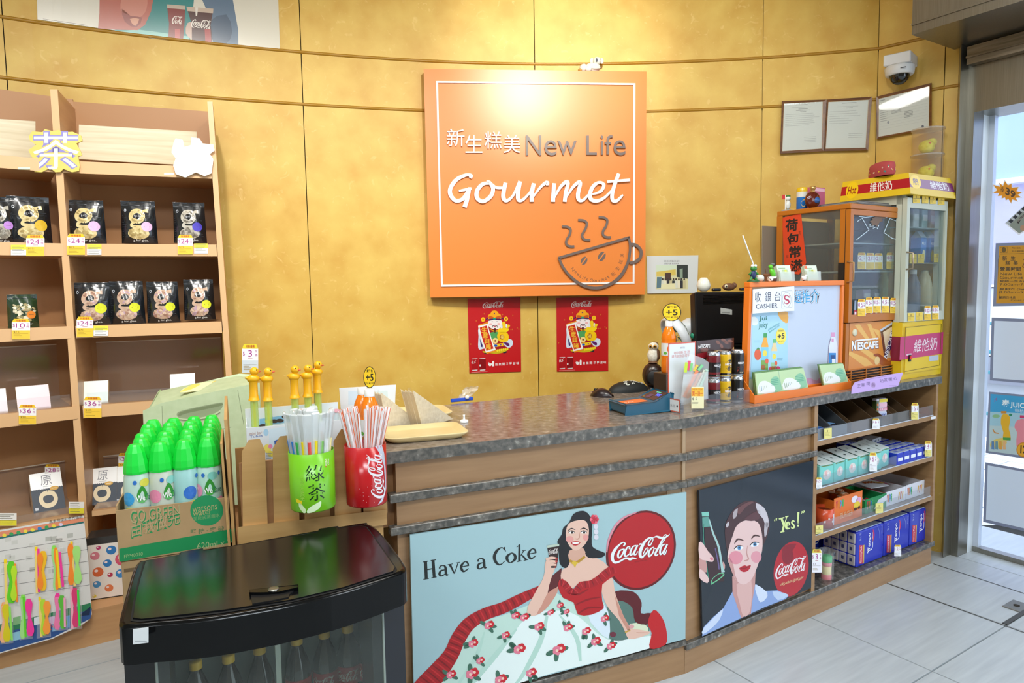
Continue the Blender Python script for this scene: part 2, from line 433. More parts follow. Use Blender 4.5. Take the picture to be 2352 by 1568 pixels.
# floor: square tiles laid along the counter's right wing
PC = V((.619, 2.40, 0)); A1, A2 = 24.05, 32.5
U1, U2 = hdir(A1), hdir(A2); N1, N2 = nrm(A1), nrm(A2)
TILE = noisy('floor_tile', '#a9afb2', '#b9bfc1', (1, 14, 1), 3, .28, 6, .3, .7, bump=.03)
GROUT = mat('grout', '#5b5c58', .8)
m = MB(); m.add([(-3.4, -3.2, -.006), (4.6, -3.2, -.006), (4.6, 3.9, -.006), (-3.4, 3.9, -.006)], [(0, 1, 2, 3)])
floor = m.build('floor', GROUT, kind='structure')
tile_me = None; o0 = V((.752, 2.487, 0)); vt = nrm(A2)
off = (Z(2311, 1436, 0)-o0).dot(vt)
for i in range(-6, 6):
    for j in range(-3, 8):
        c = o0 + U2*(.6015*(i+.5)) + vt*(off+.6015*(j-.5))
        if not (-3.3 < c.x < 4.4 and -3.1 < c.y < 3.75): continue
        # stop at the door line
        if (c - V((2.30, 3.38, 0))).dot(U2) > .42: continue
        if tile_me is None:
            t = MB(); h = .2985
            t.add([(-h, -h, -.006), (h, -h, -.006), (h, h, -.006), (-h, h, -.006), (-h+.001, -h+.001, 0), (h-.001, -h+.001, 0), (h-.001, h-.001, 0), (-h+.001, h-.001, 0)],
                  [(4, 5, 6, 7), (0, 1, 5, 4), (1, 2, 6, 5), (2, 3, 7, 6), (3, 0, 4, 7)])
            to = t.build('tile', TILE, floor); tile_me = to.data
        else:
            to = bpy.data.objects.new('tile', tile_me); COL.objects.link(to); to.parent = floor
        to.location = c; to.rotation_euler = (0, 0, R(A2))
# dark metal rails let into the floor by the shutter, and the lock plate
STEEL = noisy('brushed_steel', '#8b887e', '#98958b', (60, 60, 1), 4, .30, 3, .3, .7, metal=.9)
STEELD = mat('steel_dark', '#55534c', .4, .8)
m = MB()
for p, q in (((2038, 1339), (2352, 1452)), ((2144, 1294), (2352, 1362))):
    a = Z(*p, .0012); b = Z(*q, .0012); d = (b-a).normalized(); e = V((-d.y, d.x, 0))*.003; b = b + d*1.5
    m.add([a-e, b-e, b+e, a+e], [(0, 1, 2, 3)])
m.build('trim_3', STEELD, kind='structure')
lp = thing('lock_plate', 'small steel floor lock plate beside the dark rail near the right edge', 'lock', Z(2335, 1392, .0), A2)
mk('rbox', ('plate', STEEL, lp), -.055, .055, -.035, .035, .0005, .004, .0015)
mk('lathe', ('keyhole', DARK, lp), [(.012, 0), (.012, .0015)], z=.004, seg=16)
sb = thing('shutter_bolt_rail', 'short dark steel rail sunk in the floor next to the lock plate', 'rail', Z(2330, 1420, 0), A2)
mk('box', ('rail_bar', STEELD, sb), -.09, .22, -.009, .009, .0005, .004)

# ceiling and the walls out of sight
m = MB(); m.add([(-3.4, -3.2, 3.35), (4.6, -3.2, 3.35), (4.6, 3.95, 3.35), (-3.4, 3.95, 3.35)], [(3, 2, 1, 0)]); m.build('ceiling', PLASTER, kind='structure')
m = MB(); m.add([(-3.26, -3.2, 0), (-3.26, 2.1, 0), (-3.26, 2.1, 3.35), (-3.26, -3.2, 3.35)], [(0, 1, 2, 3)]); m.build('wall_left', PLASTER, kind='structure')
m = MB(); m.add([(-3.4, -3.0, 0), (4.6, -3.0, 0), (4.6, -3.0, 3.35), (-3.4, -3.0, 3.35)], [(0, 1, 2, 3)]); m.build('wall_rear', mat('plaster_dimmed', '#8f897d', .8), kind='structure')  # unseen wall, darkened to dim the room's reflection in the cooler

# ---------------------------------------------------------------- door front on the right
AD = A2 - 90                       # the door line runs towards the viewer
UD = hdir(AD); ND = -U2            # ND faces the shop
J2 = Z(2199, 1279, 0)              # right foot of the second steel post
def dl(s, o, z): return J2 + UD*s - ND*o + V((0, 0, z))    # s along the door, o outwards
def dbox(mb, s0, s1, o0, o1, z0, z1):
    return mb.hex([dl(s0, o0, z0), dl(s1, o0, z0), dl(s1, o1, z0), dl(s0, o1, z0), dl(s0, o0, z1), dl(s1, o0, z1), dl(s1, o1, z1), dl(s0, o1, z1)])
def sdoor(px, py, o=0):            # s, z of a pixel on the door plane at outward distance o
    p = hit(px, py, J2 - ND*o, ND); q = p - J2; return q.dot(UD), p.z
GO = (Z(2231, 1261, 0)-J2).dot(U2)   # how far out the glass stands
s_post0 = sdoor(2176, 1280)[0]; s_glass = (Z(2231, 1261, 0)-J2).dot(UD)
door = MB(); dbox(door, s_post0, 0, 0, .10, 0, 3.3)
door.build('door_frame_post', STEEL, kind='structure').name = 'trim_4'
m = MB(); dbox(m, s_post0-.030, s_post0, .015, .10, 0, 3.3); m.build('trim_5', DARK, kind='structure')
m = MB(); a = Z(2166, 1281, 0); b = V((2.244, 3.492, 0))
m.hex([b, a-U2*.0, a+U2*.1, b+U2*.1] + [p+V((0, 0, 3.3)) for p in (b, a, a+U2*.1, b+U2*.1)]); m.build('trim_6', STEEL, kind='structure')
m = MB(); dbox(m, -.0, s_glass, .10, GO+.05, 0, 2.6); m.build('trim_7', mat('steel_daylit', '#dde4e8', .3, .1), kind='structure')  # pale colour stands in for daylight reflected on the steel reveal
zl = sdoor(2247, 256)[1]
m = MB(); dbox(m, 0, 4.4, 0, GO+.05, zl, 3.3); m.build('trim_8', STEEL, kind='structure')
m = MB(); zs = sdoor(2217, 150, -.05)[1]
dbox(m, -.02, 4.4, -.05, -.005, zs, zs+.085); dbox(m, -.02, 4.4, -.06, -.05, zs+.03, zs+.038)
m.build('trim_9', noisy('shutter_bar', '#7c7466', '#a0988a', (1, 1, 20), 4, .35, 3, metal=.8), kind='structure')
m = MB()
for k in range(3): dbox(m, -.05, 4.4, -.03, .0, zs+.10+k*.075, zs+.17+k*.075)
m.build('trim_10', STEELD, kind='structure')
# shutter box
dcorner = None
SBO = -.42
s0, zb = sdoor(2094, 80, SBO)
m = MB(); dbox(m, s0, 4.4, SBO, -.02, zb, zb+.9); m.build('shutter_box', STEEL, kind='structure').name = 'trim_11'
m = MB(); dbox(m, s0, 4.4, SBO-.006, SBO, zb+.04, zb+.05); m.build('trim_12', STEEL, kind='structure')
# glass leaf
GLASS = clear('door_glass', '#eef4ff', .04, .02)
m = MB(); dbox(m, s_glass, 3.4, GO, GO+.012, .0, 2.6); gl = m.build('door_1', GLASS, kind='structure')
m = MB(); dbox(m, s_glass, s_glass+.035, GO-.012, GO+.024, 0, 2.6); m.build('glass_edge', mat('edge_rail', '#c2cad6', .3, .2), gl)
m = MB(); dbox(m, s_glass, 3.4, GO-.02, GO+.03, 0, .025); m.build('sill', STEEL, gl)

# ---------------------------------------------------------------- outside
PAVE = noisy('paving', '#c9ccd0', '#dfe1e4', (1, 1, 1), 9, .8, 4)
m = MB(); m.add([dl(-8, GO+.05, -.03), dl(8, GO+.05, -.03), dl(8, 14, -.03), dl(-8, 14, -.03)], [(0, 1, 2, 3)]); pv = m.build('pavement', mat('joint', '#8b8f94', .9), kind='structure')
pm = None
for i in range(-6, 10):
    for j in range(0, 14):
        c = dl(-1.5+.4*i+.0, GO+.3+.2*j, -.006)
        if j % 2: c = c + UD*.2
        if pm is None:
            t = MB(); t.box(-.194, .194, -.094, .094, -.02, 0); o = t.build('paving_slab', PAVE, pv); pm = o.data
        else:
            o = bpy.data.objects.new('paving_slab', pm); COL.objects.link(o); o.parent = pv
        o.location = c; o.rotation_euler = (0, 0, R(AD))
LILAC = mat('lilac_wall', '#b9b4dd', .7)
def facade(name, label, mats, boxes):
    t = thing(name, label, 'building', dl(0, 7, 0), AD)
    for nm, mt, (x0, x1, y0, y1, z0, z1) in boxes:
        q = MB(); q.box(x0, x1, y0, y1, z0, z1); q.build(nm, mt, t)
    return t
facade('canopy_building', 'pale blue and lilac canopy building across the pavement outside the glass door', 'building', [
    ('canopy', mat('canopy_blue', '#9fb6e6', .6), (-6, 6, -.2, 2, 2.75, 3.9)), ('fascia', LILAC, (-6, 6, -.05, 2, 1.35, 2.7)),
    ('canopy_lip', mat('white_paint', '#f2f4f8', .5), (-6, 6, -.26, 1.8, 2.69, 2.76)), ('lower_wall', mat('white_paint', '#f2f4f8'), (-6, 6, .1, 2, .35, 1.3)), ('plinth', mat('grey_plinth', '#9a9ca8', .8), (-6, 6, .0, 2, -.03, .33))])
rl = thing('street_railing', 'teal green metal railing on the pavement behind the glass door', 'railing', dl(.2, 3.0, -.01), AD)
TEAL = mat('teal_paint', '#3b8f9c', .4)
for k, z in enumerate((.25, .62, .80, 1.05)):
    q = MB(); q.tube([(-1.5, 0, z), (2.5, 0, z)], .016, 8); q.build('rail_bar', TEAL, rl)
for k in range(6):
    q = MB(); q.tube([(-1.5+.8*k, 0, 0), (-1.5+.8*k, 0, 1.05)], .02, 8); q.build('post', TEAL, rl)

# ================================================================ COUNTER
WOOD = noisy('beech_laminate', '#95704a', '#a78258', (1, 1, 16), 3.2, .38, 5, .3, .7, bump=.02)
WOODH = noisy('beech_laminate_horizontal', '#94704c', '#a5805a', (1.2, 1.2, 14), 3.0, .38, 5, .3, .7)
EDGE = mat('beech_edge', '#b09270', .45)
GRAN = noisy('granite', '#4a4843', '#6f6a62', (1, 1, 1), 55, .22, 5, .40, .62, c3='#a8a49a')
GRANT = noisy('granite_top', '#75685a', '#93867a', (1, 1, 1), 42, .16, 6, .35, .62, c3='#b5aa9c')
E1 = V((-.363, 1.963, 0)); L1 = (PC-E1).length
E2 = V((2.108, 3.347, 0)); L2 = (E2-PC).length
HT = .955
def cabinet(name, label, p, ang): return thing(name, label, 'counter', p, ang)
cl = cabinet('counter_cabinet', 'wooden counter front with stone rails carrying the pale blue red-dress poster', E1, A1)
mk('prism', ("body", WOODH, cl), [(.02, .015), (L1-.012, .015), (L1-.10, .62), (.02, .64)], 0, HT-.036)
mk('box', ('plinth', WOODH, cl), .0, L1, .006, .03, .0, .112)
for z0, z1 in ((.112, .134), (.702, .726), (.800, .826)):
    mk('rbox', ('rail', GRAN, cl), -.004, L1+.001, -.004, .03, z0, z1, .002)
m = MB(); m.box(L1-.075, L1-.012, .0125, .02, .134, .702); m.box(L1-.012, L1+.002, .009, .03, .112, HT-.036); m.build('corner_strip', EDGE, cl)
SX = (PL(1872, 1100, PC, A2)-PC).dot(U2)      # where the open shelves begin
cr = cabinet('shelf_cabinet', 'right counter wing with dark poster and open snack shelves near door', PC, A2)
mk('box', ('body', WOODH, cr), .01, SX-.012, .015, .45, .0, HT-.036)
mk('box', ('plinth', WOODH, cr), 0, L2-.002, .006, .03, 0, .092)
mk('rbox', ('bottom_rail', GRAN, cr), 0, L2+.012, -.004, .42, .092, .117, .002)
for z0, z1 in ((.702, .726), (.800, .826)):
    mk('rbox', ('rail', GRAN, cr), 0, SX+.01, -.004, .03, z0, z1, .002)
for _a, _b in ((SX-.012, SX+.012), (L2-.02, L2)):
    mk('box', ("side_panel", WOOD, cr), _a, _b, 0, .40, .117, HT-.036)
mk('box', ('back_panel', WOOD, cr), SX, L2, .40, .42, .1, HT-.036)
def zr(py): return PL(2147, py, PC, A2).z
SHELFZ = [(zr(963), zr(954)), (zr(1055.5), zr(1047)), (zr(1146), zr(1137))]
for z0, z1 in SHELFZ:
    mk('box', ('shelf', WOOD, cr), SX+.012, L2-.02, .001, .40, z0, z1)
# worktop
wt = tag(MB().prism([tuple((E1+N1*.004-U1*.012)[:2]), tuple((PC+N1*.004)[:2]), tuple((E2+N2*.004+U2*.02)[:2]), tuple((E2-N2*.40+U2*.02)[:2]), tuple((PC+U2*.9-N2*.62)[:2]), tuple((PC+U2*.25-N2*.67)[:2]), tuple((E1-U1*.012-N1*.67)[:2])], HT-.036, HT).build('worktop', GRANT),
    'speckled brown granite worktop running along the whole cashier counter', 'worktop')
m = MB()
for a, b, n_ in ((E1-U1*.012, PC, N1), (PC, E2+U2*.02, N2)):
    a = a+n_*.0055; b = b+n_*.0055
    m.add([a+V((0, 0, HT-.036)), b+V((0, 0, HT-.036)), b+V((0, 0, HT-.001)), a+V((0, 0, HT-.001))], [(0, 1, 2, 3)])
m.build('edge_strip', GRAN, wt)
# ================================================================ flat things
def flat(name, label, cat, pts, o, n, col, th=.0015, draw=None, group=None, material=None, back=0):
    """a card, sheet or poster lying in the plane through o; pts are its outline"""
    o = V(o); n = V(n).normalized(); P = [hit(x, y, o, n) for x, y in pts]
    c = sum(P, V((0, 0, 0)))/len(P)
    p = Pr(lambda x, y, h: hit(x, y, o + n*(h+th), n) - c)
    p.col(col); k = len(pts); tr = [tuple(t) for t in tessellate_polygon([[V((x, y, 0)) for x, y in pts]])]
    F = [q-c+n*th for q in P]; B = [q-c-n*back for q in P]
    p.add(F+B, tr + [tuple(k+i for i in reversed(t)) for t in tr] + [(i, (i+1) % k, k+(i+1) % k, k+i) for i in range(k)])
    if draw: draw(p)
    ob = p.build(name, material or INK); ob.location = c
    return tag(ob, label, cat, group)
def R4(x0, y0, x1, y1, dl_=0, dr=0): return [(x0, y1), (x1, y1+dr), (x1, y0+dr), (x0, y0)]
YEL, MAG, RED, WHT = '#f3cf22', '#a81e86', '#c8201c', '#f4f2ee'
def price_tag(label, b, price, o, n, low='$32.', group='shelf price tags', head='#f2c41d', big=True, lowcol='#f2c63a'):
    x0, y0, x1, y1 = b; w_ = x1-x0; h_ = y1-y0
    pts = [(x0, y1), (x1, y1), (x1, y0+h_*.16), (x1-w_*.12, y0), (x0+w_*.12, y0), (x0, y0+h_*.16)]
    def dr(p):
        p.poly([(x0, y0+h_*.16), (x1, y0+h_*.16), (x1-w_*.12, y0), (x0+w_*.12, y0)], head, 1)
        p.text('特惠優惠', (x0+w_*.22, y0+h_*.135, x1-w_*.22, y0+h_*.03), '#c2361a', 2, .01)
        p.text('$', (x0+w_*.05, y0+h_*.42, x0+w_*.17, y0+h_*.25), MAG, 2)
        n_ = len(price); mx = .72 if n_ > 1 else .62
        p.text(price, (x0+w_*(.22 if n_ > 1 else .38), y0+h_*.44, x0+w_*mx, y0+h_*.21), MAG, 2)
        p.text('件', (x0+w_*.80, y0+h_*.44, x0+w_*.96, y0+h_*.33), MAG, 2, .01); p.text('每', (x0+w_*.80, y0+h_*.31, x0+w_*.96, y0+h_*.20), MAG, 2, .01)
        p.rect(x0+w_*.35, y0+h_*.475, x0+w_*.65, y0+h_*.495, '#b0506a', 2)
        p.rect(x0, y0+h_*.56, x1, y1, lowcol, 1)
        if low: p.text(low, (x0+w_*.10, y0+h_*.68, x0+w_*.45, y0+h_*.60), '#5b4718', 2)
        p.rect(x0+w_*.08, y0+h_*.71, x1-w_*.1, y0+h_*.72, '#6b5a20', 2)
        for k in range(3): p.rect(x0+w_*.1, y0+h_*(.76+.06*k), x0+w_*(.45+.1*k), y0+h_*(.775+.06*k), '#9c8224', 2)
    return flat('price_tag', label, 'price tag', pts, o, n, WHT, .002, dr, group)
def info_card(label, b, o, n, ytop=True, group='yellow and white shelf info cards'):
    x0, y0, x1, y1 = b; w_ = x1-x0; h_ = y1-y0
    def dr(p):
        a, c = (y0, y0+h_*.45) if ytop else (y0+h_*.55, y1)
        p.rect(x0, a, x1, c, '#efe23c', 1)
        for k in range(6): p.rect(x0+w_*.08, y0+h_*(.12+.14*k), x0+w_*random.uniform(.6, .95), y0+h_*(.16+.14*k), '#7d7a66', 2)
    return flat('info_card', label, 'card', R4(*b), o, n, WHT, .0015, dr, group)

# ================================================================ DISPLAY SHELF on the left
AR, AL = 21.9, 41.0
SD = V((-1.845, 2.86, 0)); NR, NL = nrm(AR), nrm(AL); UR, UL = hdir(AR), hdir(AL)
SH = noisy('shelf_laminate', '#b98a5c', '#c59868', (1, 1, 10), 3, .42, 4)
SHB = mat('shelf_back', '#b07f50', .5)
SHE = mat('shelf_edge', '#dcb080', .45)
DEP = .33
shelf = thing('display_shelf', 'tall beech display shelf with open compartments against the yellow wall', 'shelf', SD, AR)
def lp3(P): return loc_of(shelf, P)
def slabq(name, px, plane, dep, material, edge=None):
    """board whose front face has pixel corners px (bl, br, tr, tl) on the given front plane"""
    a, n = plane; F = [hit(x, y, SD, n) for x, y in px]; B = [f - n*dep for f in F]
    m = MB(); P = [lp3(q) for q in (F[0], F[1], B[1], B[0], F[3], F[2], B[2], B[3])]
    m.hex(P); o = m.build(name, [material, edge or material], shelf)
    o.data.polygons[2].material_index = 1
    return o
PR_, PLf = (AR, NR), (AL, NL)
slabq('upright', [(196, 1372), (213, 1372), (132, 205), (115, 205)], PR_, DEP, SH, SHE)
slabq('upright', [(537, 1130), (551, 1130), (488, 233), (476, 233)], PR_, DEP, SH, SHE)
ZB = [PL(158, y, SD, AR).z for y in (397, 369, 588, 559, 777, 749, 963, 934, 1192, 1180)]
LR = 0.60
for k in range(5):
    z0, z1 = ZB[2*k], ZB[2*k+1]
    m = MB(); zm = .012
    def shr(z): return (.0135*(z-1.0))*2.9*-.5       # the frame leans a little sideways
    m.box(.018+shr(z0), .583+shr(z0)*.8, .0, DEP, z0, z1); o = m.build('shelf_board', [SH, SHE], shelf); o.data.polygons[2].material_index = 1
    # left bay board, turned to follow the curved wall
    m = MB(); q = [SD, SD-UL*.8, SD-UL*.8-NL*DEP, SD-NL*DEP+UR*.02]
    q = [lp3(x + UR*shr(z0)) for x in q]
    m.hex([V((p.x, p.y, z0)) for p in (q[1], q[0], q[3], q[2])] + [V((p.x, p.y, z1)) for p in (q[1], q[0], q[3], q[2])])
    o = m.build('shelf_board', [SH, SHE], shelf); o.data.polygons[2].material_index = 1
zt = hit(300, 243, SD-NR*DEP, NR).z
mk('box', ('back_panel', SHB, shelf), -.03, .572, DEP, DEP+.012, .14, zt)
m = MB(); q = [lp3(x) for x in (SD-UL*.8-NL*DEP, SD-NR*DEP, SD-NR*(DEP+.012), SD-UL*.8-NL*(DEP+.012))]
m.hex([V((p.x, p.y, .14)) for p in q] + [V((p.x, p.y, zt+.01)) for p in q]); m.build('back_panel', SHB, shelf)
m = MB(); q = [lp3(x) for x in (SD-UL*.8-NL*(DEP-.004), SD-NL*(DEP-.004)-UL*.0, SD-NL*DEP, SD-UL*.8-NL*DEP)]
m.hex([V((p.x, p.y, ZB[5])) for p in q] + [V((p.x, p.y, ZB[2])) for p in q]); m.build('green_panel', mat('olive_board', '#6b7a24', .5), shelf)
# ledge plinth
b0, b1 = Z(0, 1536, 0), Z(272, 1467, 0); bd = (b1-b0).normalized(); bn = V((bd.y, -bd.x, 0)); zl_ = hit(210, 1401, b1, bn).z
m = MB(); q = [b0-bd*.5, b1+bd*.36, b1+bd*.36-bn*.45, b0-bd*.5-bn*.55]
pl_ = [lp3(x) for x in q]; m.hex([V((p.x, p.y, 0)) for p in pl_] + [V((p.x, p.y, zl_)) for p in pl_]); m.build('plinth', SH, shelf)
# pale planks standing in the top compartments
PLANK = noisy('pale_plank', '#cdbf9c', '#e0d6ba', (1, 1, 22), 2.5, .5, 4)
for lab, px, (a, n) in (('pale wood grain board standing in the top compartment right of the divider', [(181, 366), (452, 381), (452, 303), (182, 287)], PR_),
                        ('pale wood grain board standing in the top compartment left of the divider', [(-60, 360), (81, 366), (81, 279), (-60, 270)], PLf)):
    o_ = SD - n*.17
    flat('plank', lab, 'board', px, o_, n, '#ffffff', .006, None, None, PLANK, .006)
# ---- cut-out sign boards on the top edge
def chadraw(p):
    p.text('茶', (71, 392, 186, 301), '#8d84c4', 1, .032); p.text('茶', (75, 389, 182, 304), '#d4e6ee', 2, .0)
blob = [(67, 313), (75, 302), (98, 304), (104, 297), (122, 302), (135, 299), (146, 304), (168, 303), (187, 312), (190, 324), (176, 330), (186, 348), (189, 357), (180, 360), (184, 380), (182, 393), (166, 396), (146, 388), (140, 395), (128, 396), (116, 386), (96, 396), (80, 395), (73, 386), (84, 372), (72, 358), (66, 345), (84, 333), (70, 324)]
flat('character_sign', 'yellow-edged cut-out tea character sign on the shelf top', 'sign', blob[::-1], SD+NR*.012, NR, '#dfc766', .006, chadraw, None, INK, .004)
blob2 = [(400, 325), (404, 318), (420, 322), (424, 338), (438, 334), (440, 316), (458, 318), (466, 330), (490, 332), (493, 346), (482, 354), (490, 366), (486, 398), (470, 405), (450, 396), (426, 408), (404, 400), (398, 380), (404, 364), (394, 350)]
def whitedraw(p):
    for st in ([(414, 352, 2), (436, 350, 2)], [(452, 360, 2), (480, 356, 2)], [(418, 362, 2), (414, 388, 2)], [(444, 342, 2), (444, 378, 2), (436, 390, 2)], [(462, 344, 2), (458, 380, 2)]): p.stroke(st, '#efe0d8', 1)
flat('character_sign', 'plain white cut-out sign on the shelf top by its right upright', 'sign', blob2[::-1], SD+NR*.012, NR, '#fbf8f0', .006, whitedraw, None, INK, .004)  # overexposed white put into the board colour, strokes left faint
flat('shelf_label', 'small pale green label strip left of the tea cut-out sign', 'label', R4(41, 384, 69, 389), SD+NL*.0, NL, '#c4e2c4', .001)
flat('shelf_label', 'small white label strip beside the white cut-out sign', 'label', R4(377, 397, 400, 402), SD, NR, '#eef4ee', .001)

# ---- nut pouches
BAGM = mat('black_foil', '#14161a', .22, 0, coat=.7)
def pouch(label, px, py, wpx, hpx, plane, dep, sticker, beans, body='#14171b', window='#d8c28a', group='black pouches of nuts and seeds', small=False, name='nut_pouch', glare=False):
    a, n = plane; base = hit(px, py, SD - n*dep, n); dist = base.y
    W = wpx/FOC*dist*1.02; H = hpx/FOC*dist*1.0
    t = thing(name, label, 'pouch', base, a, group)
    def surf(x, y, h):
        u = x/W*2; v = y/H; e = max(0, 1-abs(u)**2.2)
        bul = .036*e**.75*min(1, (1-v)*2.2)**.9*(.55+.45*min(1, v*5)) if v < 1 else 0
        wv = .0018*math.sin(x*170+y*60) * min(1, v*2)
        return V((x*(1-.07*v if v < .8 else .945), -bul-.002+wv-h, y))
    m = MB(); m.smooth = True; nx, ny = 12, 14
    rows = [[surf(-W/2+W*i/nx, H*j/ny, 0) for i in range(nx+1)] for j in range(ny+1)]
    m.col(body); m.sweep(rows)
    rb = [[V((p.x, -p.y*.55+.002, p.z)) for p in r] for r in rows]; m.sweep([list(reversed(r)) for r in rb])
    m.add([rows[0][0], rows[0][-1], rb[0][-1], rb[0][0]], [(0, 1, 2, 3)])
    m.build('bag', FOIL, t)
    p = Pr(lambda x, y, h: surf((x-.5)*W, y*H, h+.0006), .0006)
    def rq(x0, y0, x1, y1, c, lay):
        for k in range(6): p.poly([(x0+(x1-x0)*k/6, y0), (x0+(x1-x0)*(k+1)/6, y0), (x0+(x1-x0)*(k+1)/6, y1), (x0+(x1-x0)*k/6, y1)], c, lay)
    for k in range(11):
        y = .10+.055*k
        for q in range(3): p.rect(.04+.31*q, y, .04+.31*q+random.uniform(.12, .27), y+.008, '#3a3d42', .4)
    rq(.02, .885, .98, .90, '#2c3036', 1)
    if small:
        for k in range(60):
            p.ell(random.uniform(.14, .86), random.uniform(.2, .72), .07, .035, random.choice(beans), 1+.02*k, 8, random.uniform(-40, 40))
        p.text('g for', (.45, .08, .78, .14), '#e8e8e0', 3)
    else:
        dark = body
        # letter-shaped window: ring, neck and a big lower bowl full of nuts
        p.stroke([(.50, .50, .10), (.34, .545, .11), (.30, .63, .12), (.36, .72, .12), (.48, .76, .10), (.60, .72, .12), (.65, .63, .12), (.60, .54, .11), (.50, .50, .10)], window, 1)
        p.stroke([(.62, .735, .05), (.70, .76, .07), (.80, .765, .09)], window, 1)
        p.stroke([(.46, .505, .05), (.34, .46, .06), (.31, .405, .07), (.42, .375, .08), (.60, .36, .10)], window, 1)
        p.ell(.50, .225, .30, .135, window, 1.2, 24)
        for k in range(46):
            q = random.uniform(0, 2*pi); r_ = random.random()**.5
            p.ell(.50+.26*r_*math.cos(q), .225+.11*r_*math.sin(q), .055, .026, random.choice(beans), 1.4+.02*k, 8, random.uniform(-50, 50))
        for k in range(14):
            q = 2*pi*k/14; p.ell(.475+.17*math.cos(q), .63+.125*math.sin(q), .05, .022, random.choice(beans), 1.4+.02*k, 8, random.uniform(-40, 40))
        p.ell(.475, .63, .085, .065, dark, 2.4); p.text('g n f', (.42, .60, .53, .66), '#c9ccd0', 3)
        p.text('g for glee.', (.34, .03, .76, .085), '#f2f2ee', 2)
        p.stroke([(.10, .77, .02), (.13, .80, .02), (.16, .77, .02), (.13, .74, .02), (.10, .77, .02)], '#9a9ea4', 1)
    p.build('window_print', INKG, t)
    p = Pr(lambda x, y, h: surf((x-.5)*W, y*H, h+.0022), .0004)
    rx = .15; p.ell(.74, .385, rx, rx*W/H, sticker, 1, 24); p.rect(.66, .382, .82, .392, '#6b5a3a', 2)
    p.build('round_sticker', INK, t)
    m = MB(); m.smooth = False
    for k in range(6):
        z = H*(.905+.015*k); m.col(body if k % 2 else '#3a3f47')
        m.box(-W*.47, W*.47, -.0045-.001*(k % 2), .004, z, z+.0135*H)
    m.build('seal_strip', FOIL, t)
    return t
SEED = ['#cdb982', '#b9a36a', '#dccb98', '#a8925c']; GREY = ['#8f887c', '#a79f90', '#766f64']; PIST = ['#c8a890', '#d8bca4', '#b48a78', '#b99aa8', '#a67c6a']
GRN = ['#cfc2a0', '#e4dac0', '#a8986e', '#8f8a60']
pouch('black pouch of seeds cut by the left edge of the photo, purple sticker', 2, 560, 62, 106, PLf, .05, '#c08ad8', GREY, window='#b8b2a4')
pouch('black seed pouch with gold sticker left of the shelf divider', 71, 560, 82, 106, PLf, .05, '#d8b02c', SEED)
pouch('black pale-seed pouch with pink sticker next to the divider, upper row', 201, 559, 75, 97, PR_, .07, '#e8b8dc', SEED)
pouch('black pale-seed pouch with pink sticker alone in the middle of the upper row', 322, 559, 71, 95, PR_, .07, '#e8b8dc', SEED)
pouch('silvery-topped black pouch with blue sticker at the right of the upper row', 438, 558, 67, 91, PR_, .07, '#4d42b8', GREY, window='#bdb6a8')
pouch('small dark green nut pouch with orange sticker in the green compartment', 55, 752, 58, 76, PLf, .05, '#e8862a', GRN, '#1e3a22', small=True)
for lab, x, y, w_, h_ in (('pistachio pouch nearest the divider in the second row, lime sticker', 216, 745, 76, 96), ('second pistachio pouch from the divider, lime sticker', 295, 743, 70, 97),
                         ('third pistachio pouch from the divider, sticker at its right edge', 377, 740, 66, 93), ('pistachio pouch nearest the right upright, lime sticker', 460, 734, 64, 92)):
    pouch(lab, x, y, w_, h_, PR_, .06, '#d9dc28', PIST, window='#c8a890')
# ---- tags on the board fronts
oR, oL = SD + NR*.003, SD + NL*.003
price_tag('$24 price tag under the gold-sticker seed pouch', (60, 539, 102, 588), '24', oL, NL)
price_tag('$24 price tag in front of the seed pouch next to the divider', (154, 537, 195, 585), '24', oR, NR)
price_tag('$24 price tag in front of the blue-sticker pouch', (408, 539, 443, 584), '24', oR, NR)
price_tag('$10 price tag in front of the small green pouch', (27, 732, 69, 779), '10', oL, NL, '$15.')
price_tag('$24 price tag in front of the pistachio pouch nearest the divider', (176, 727, 214, 774), '24', oR, NR)
price_tag('$36 price tag left of the divider below the pale carton', (43, 929, 83, 974), '36', oL, NL, '$50.')
price_tag('$36 price tag right of the divider below the pale carton', (192, 911, 233, 959), '36', oR, NR, '$50.')
info_card('info card left of the $24 tag under the gold-sticker pouch', (25, 562, 60, 586), oL, NL)
info_card('info card just right of the divider on the upper board', (200, 561, 233, 585), oR, NR)
info_card('info card at the right end of the upper board', (446, 559, 477, 582), oR, NR)
info_card('info card on the second board beside a $24 tag', (215, 748, 249, 771), oR, NR)
info_card('yellow-bottomed info card at the left photo edge, lowest board', (-6, 1178, 38, 1207), oL+NL*.02, NL, False)
info_card('yellow-bottomed info card above the spinner toy card, by the divider', (158, 1152, 193, 1179), oL+NL*.02, NL, False)
# ---- clear trays in the third and fourth rows
ACR = clear('acrylic', '#f3f6fb', .035, .06)
def tray(label, plane, s0, s1, z0, hb, hf, dep0=.02, dep1=.30):
    a, n = plane; t = thing('clear_tray', label, 'tray', SD - n*dep0 + hdir(a)*s0 + V((0, 0, z0)), a, 'clear plastic shelf trays')
    L = s1-s0; d = dep1-dep0; e = .003
    for nm, b in (('base', (0, L, 0, d, 0, e)), ('back_sheet', (0, L, d-e, d, e, hb)), ('front_lip', (0, L, 0, e, e, hf))):
        mk('box', (nm, ACR, t), *b)
    mk('tube', ('rim', mat('clear_rim', '#d8c8b4', .15), t), [(0, d-.002, hb), (L, d-.002, hb)], .003, 6)
    return t
H3 = ZB[4]-ZB[7]
tray('clear plastic tray holding pale cartons right of the divider, third row', PR_, .035, .565, ZB[7]+.001, H3*.86, .05)
tray('clear plastic tray holding pale cartons left of the divider, third row', PLf, -.62, -.02, ZB[7]+.001, H3*.86, .05)
H4 = ZB[6]-ZB[9]
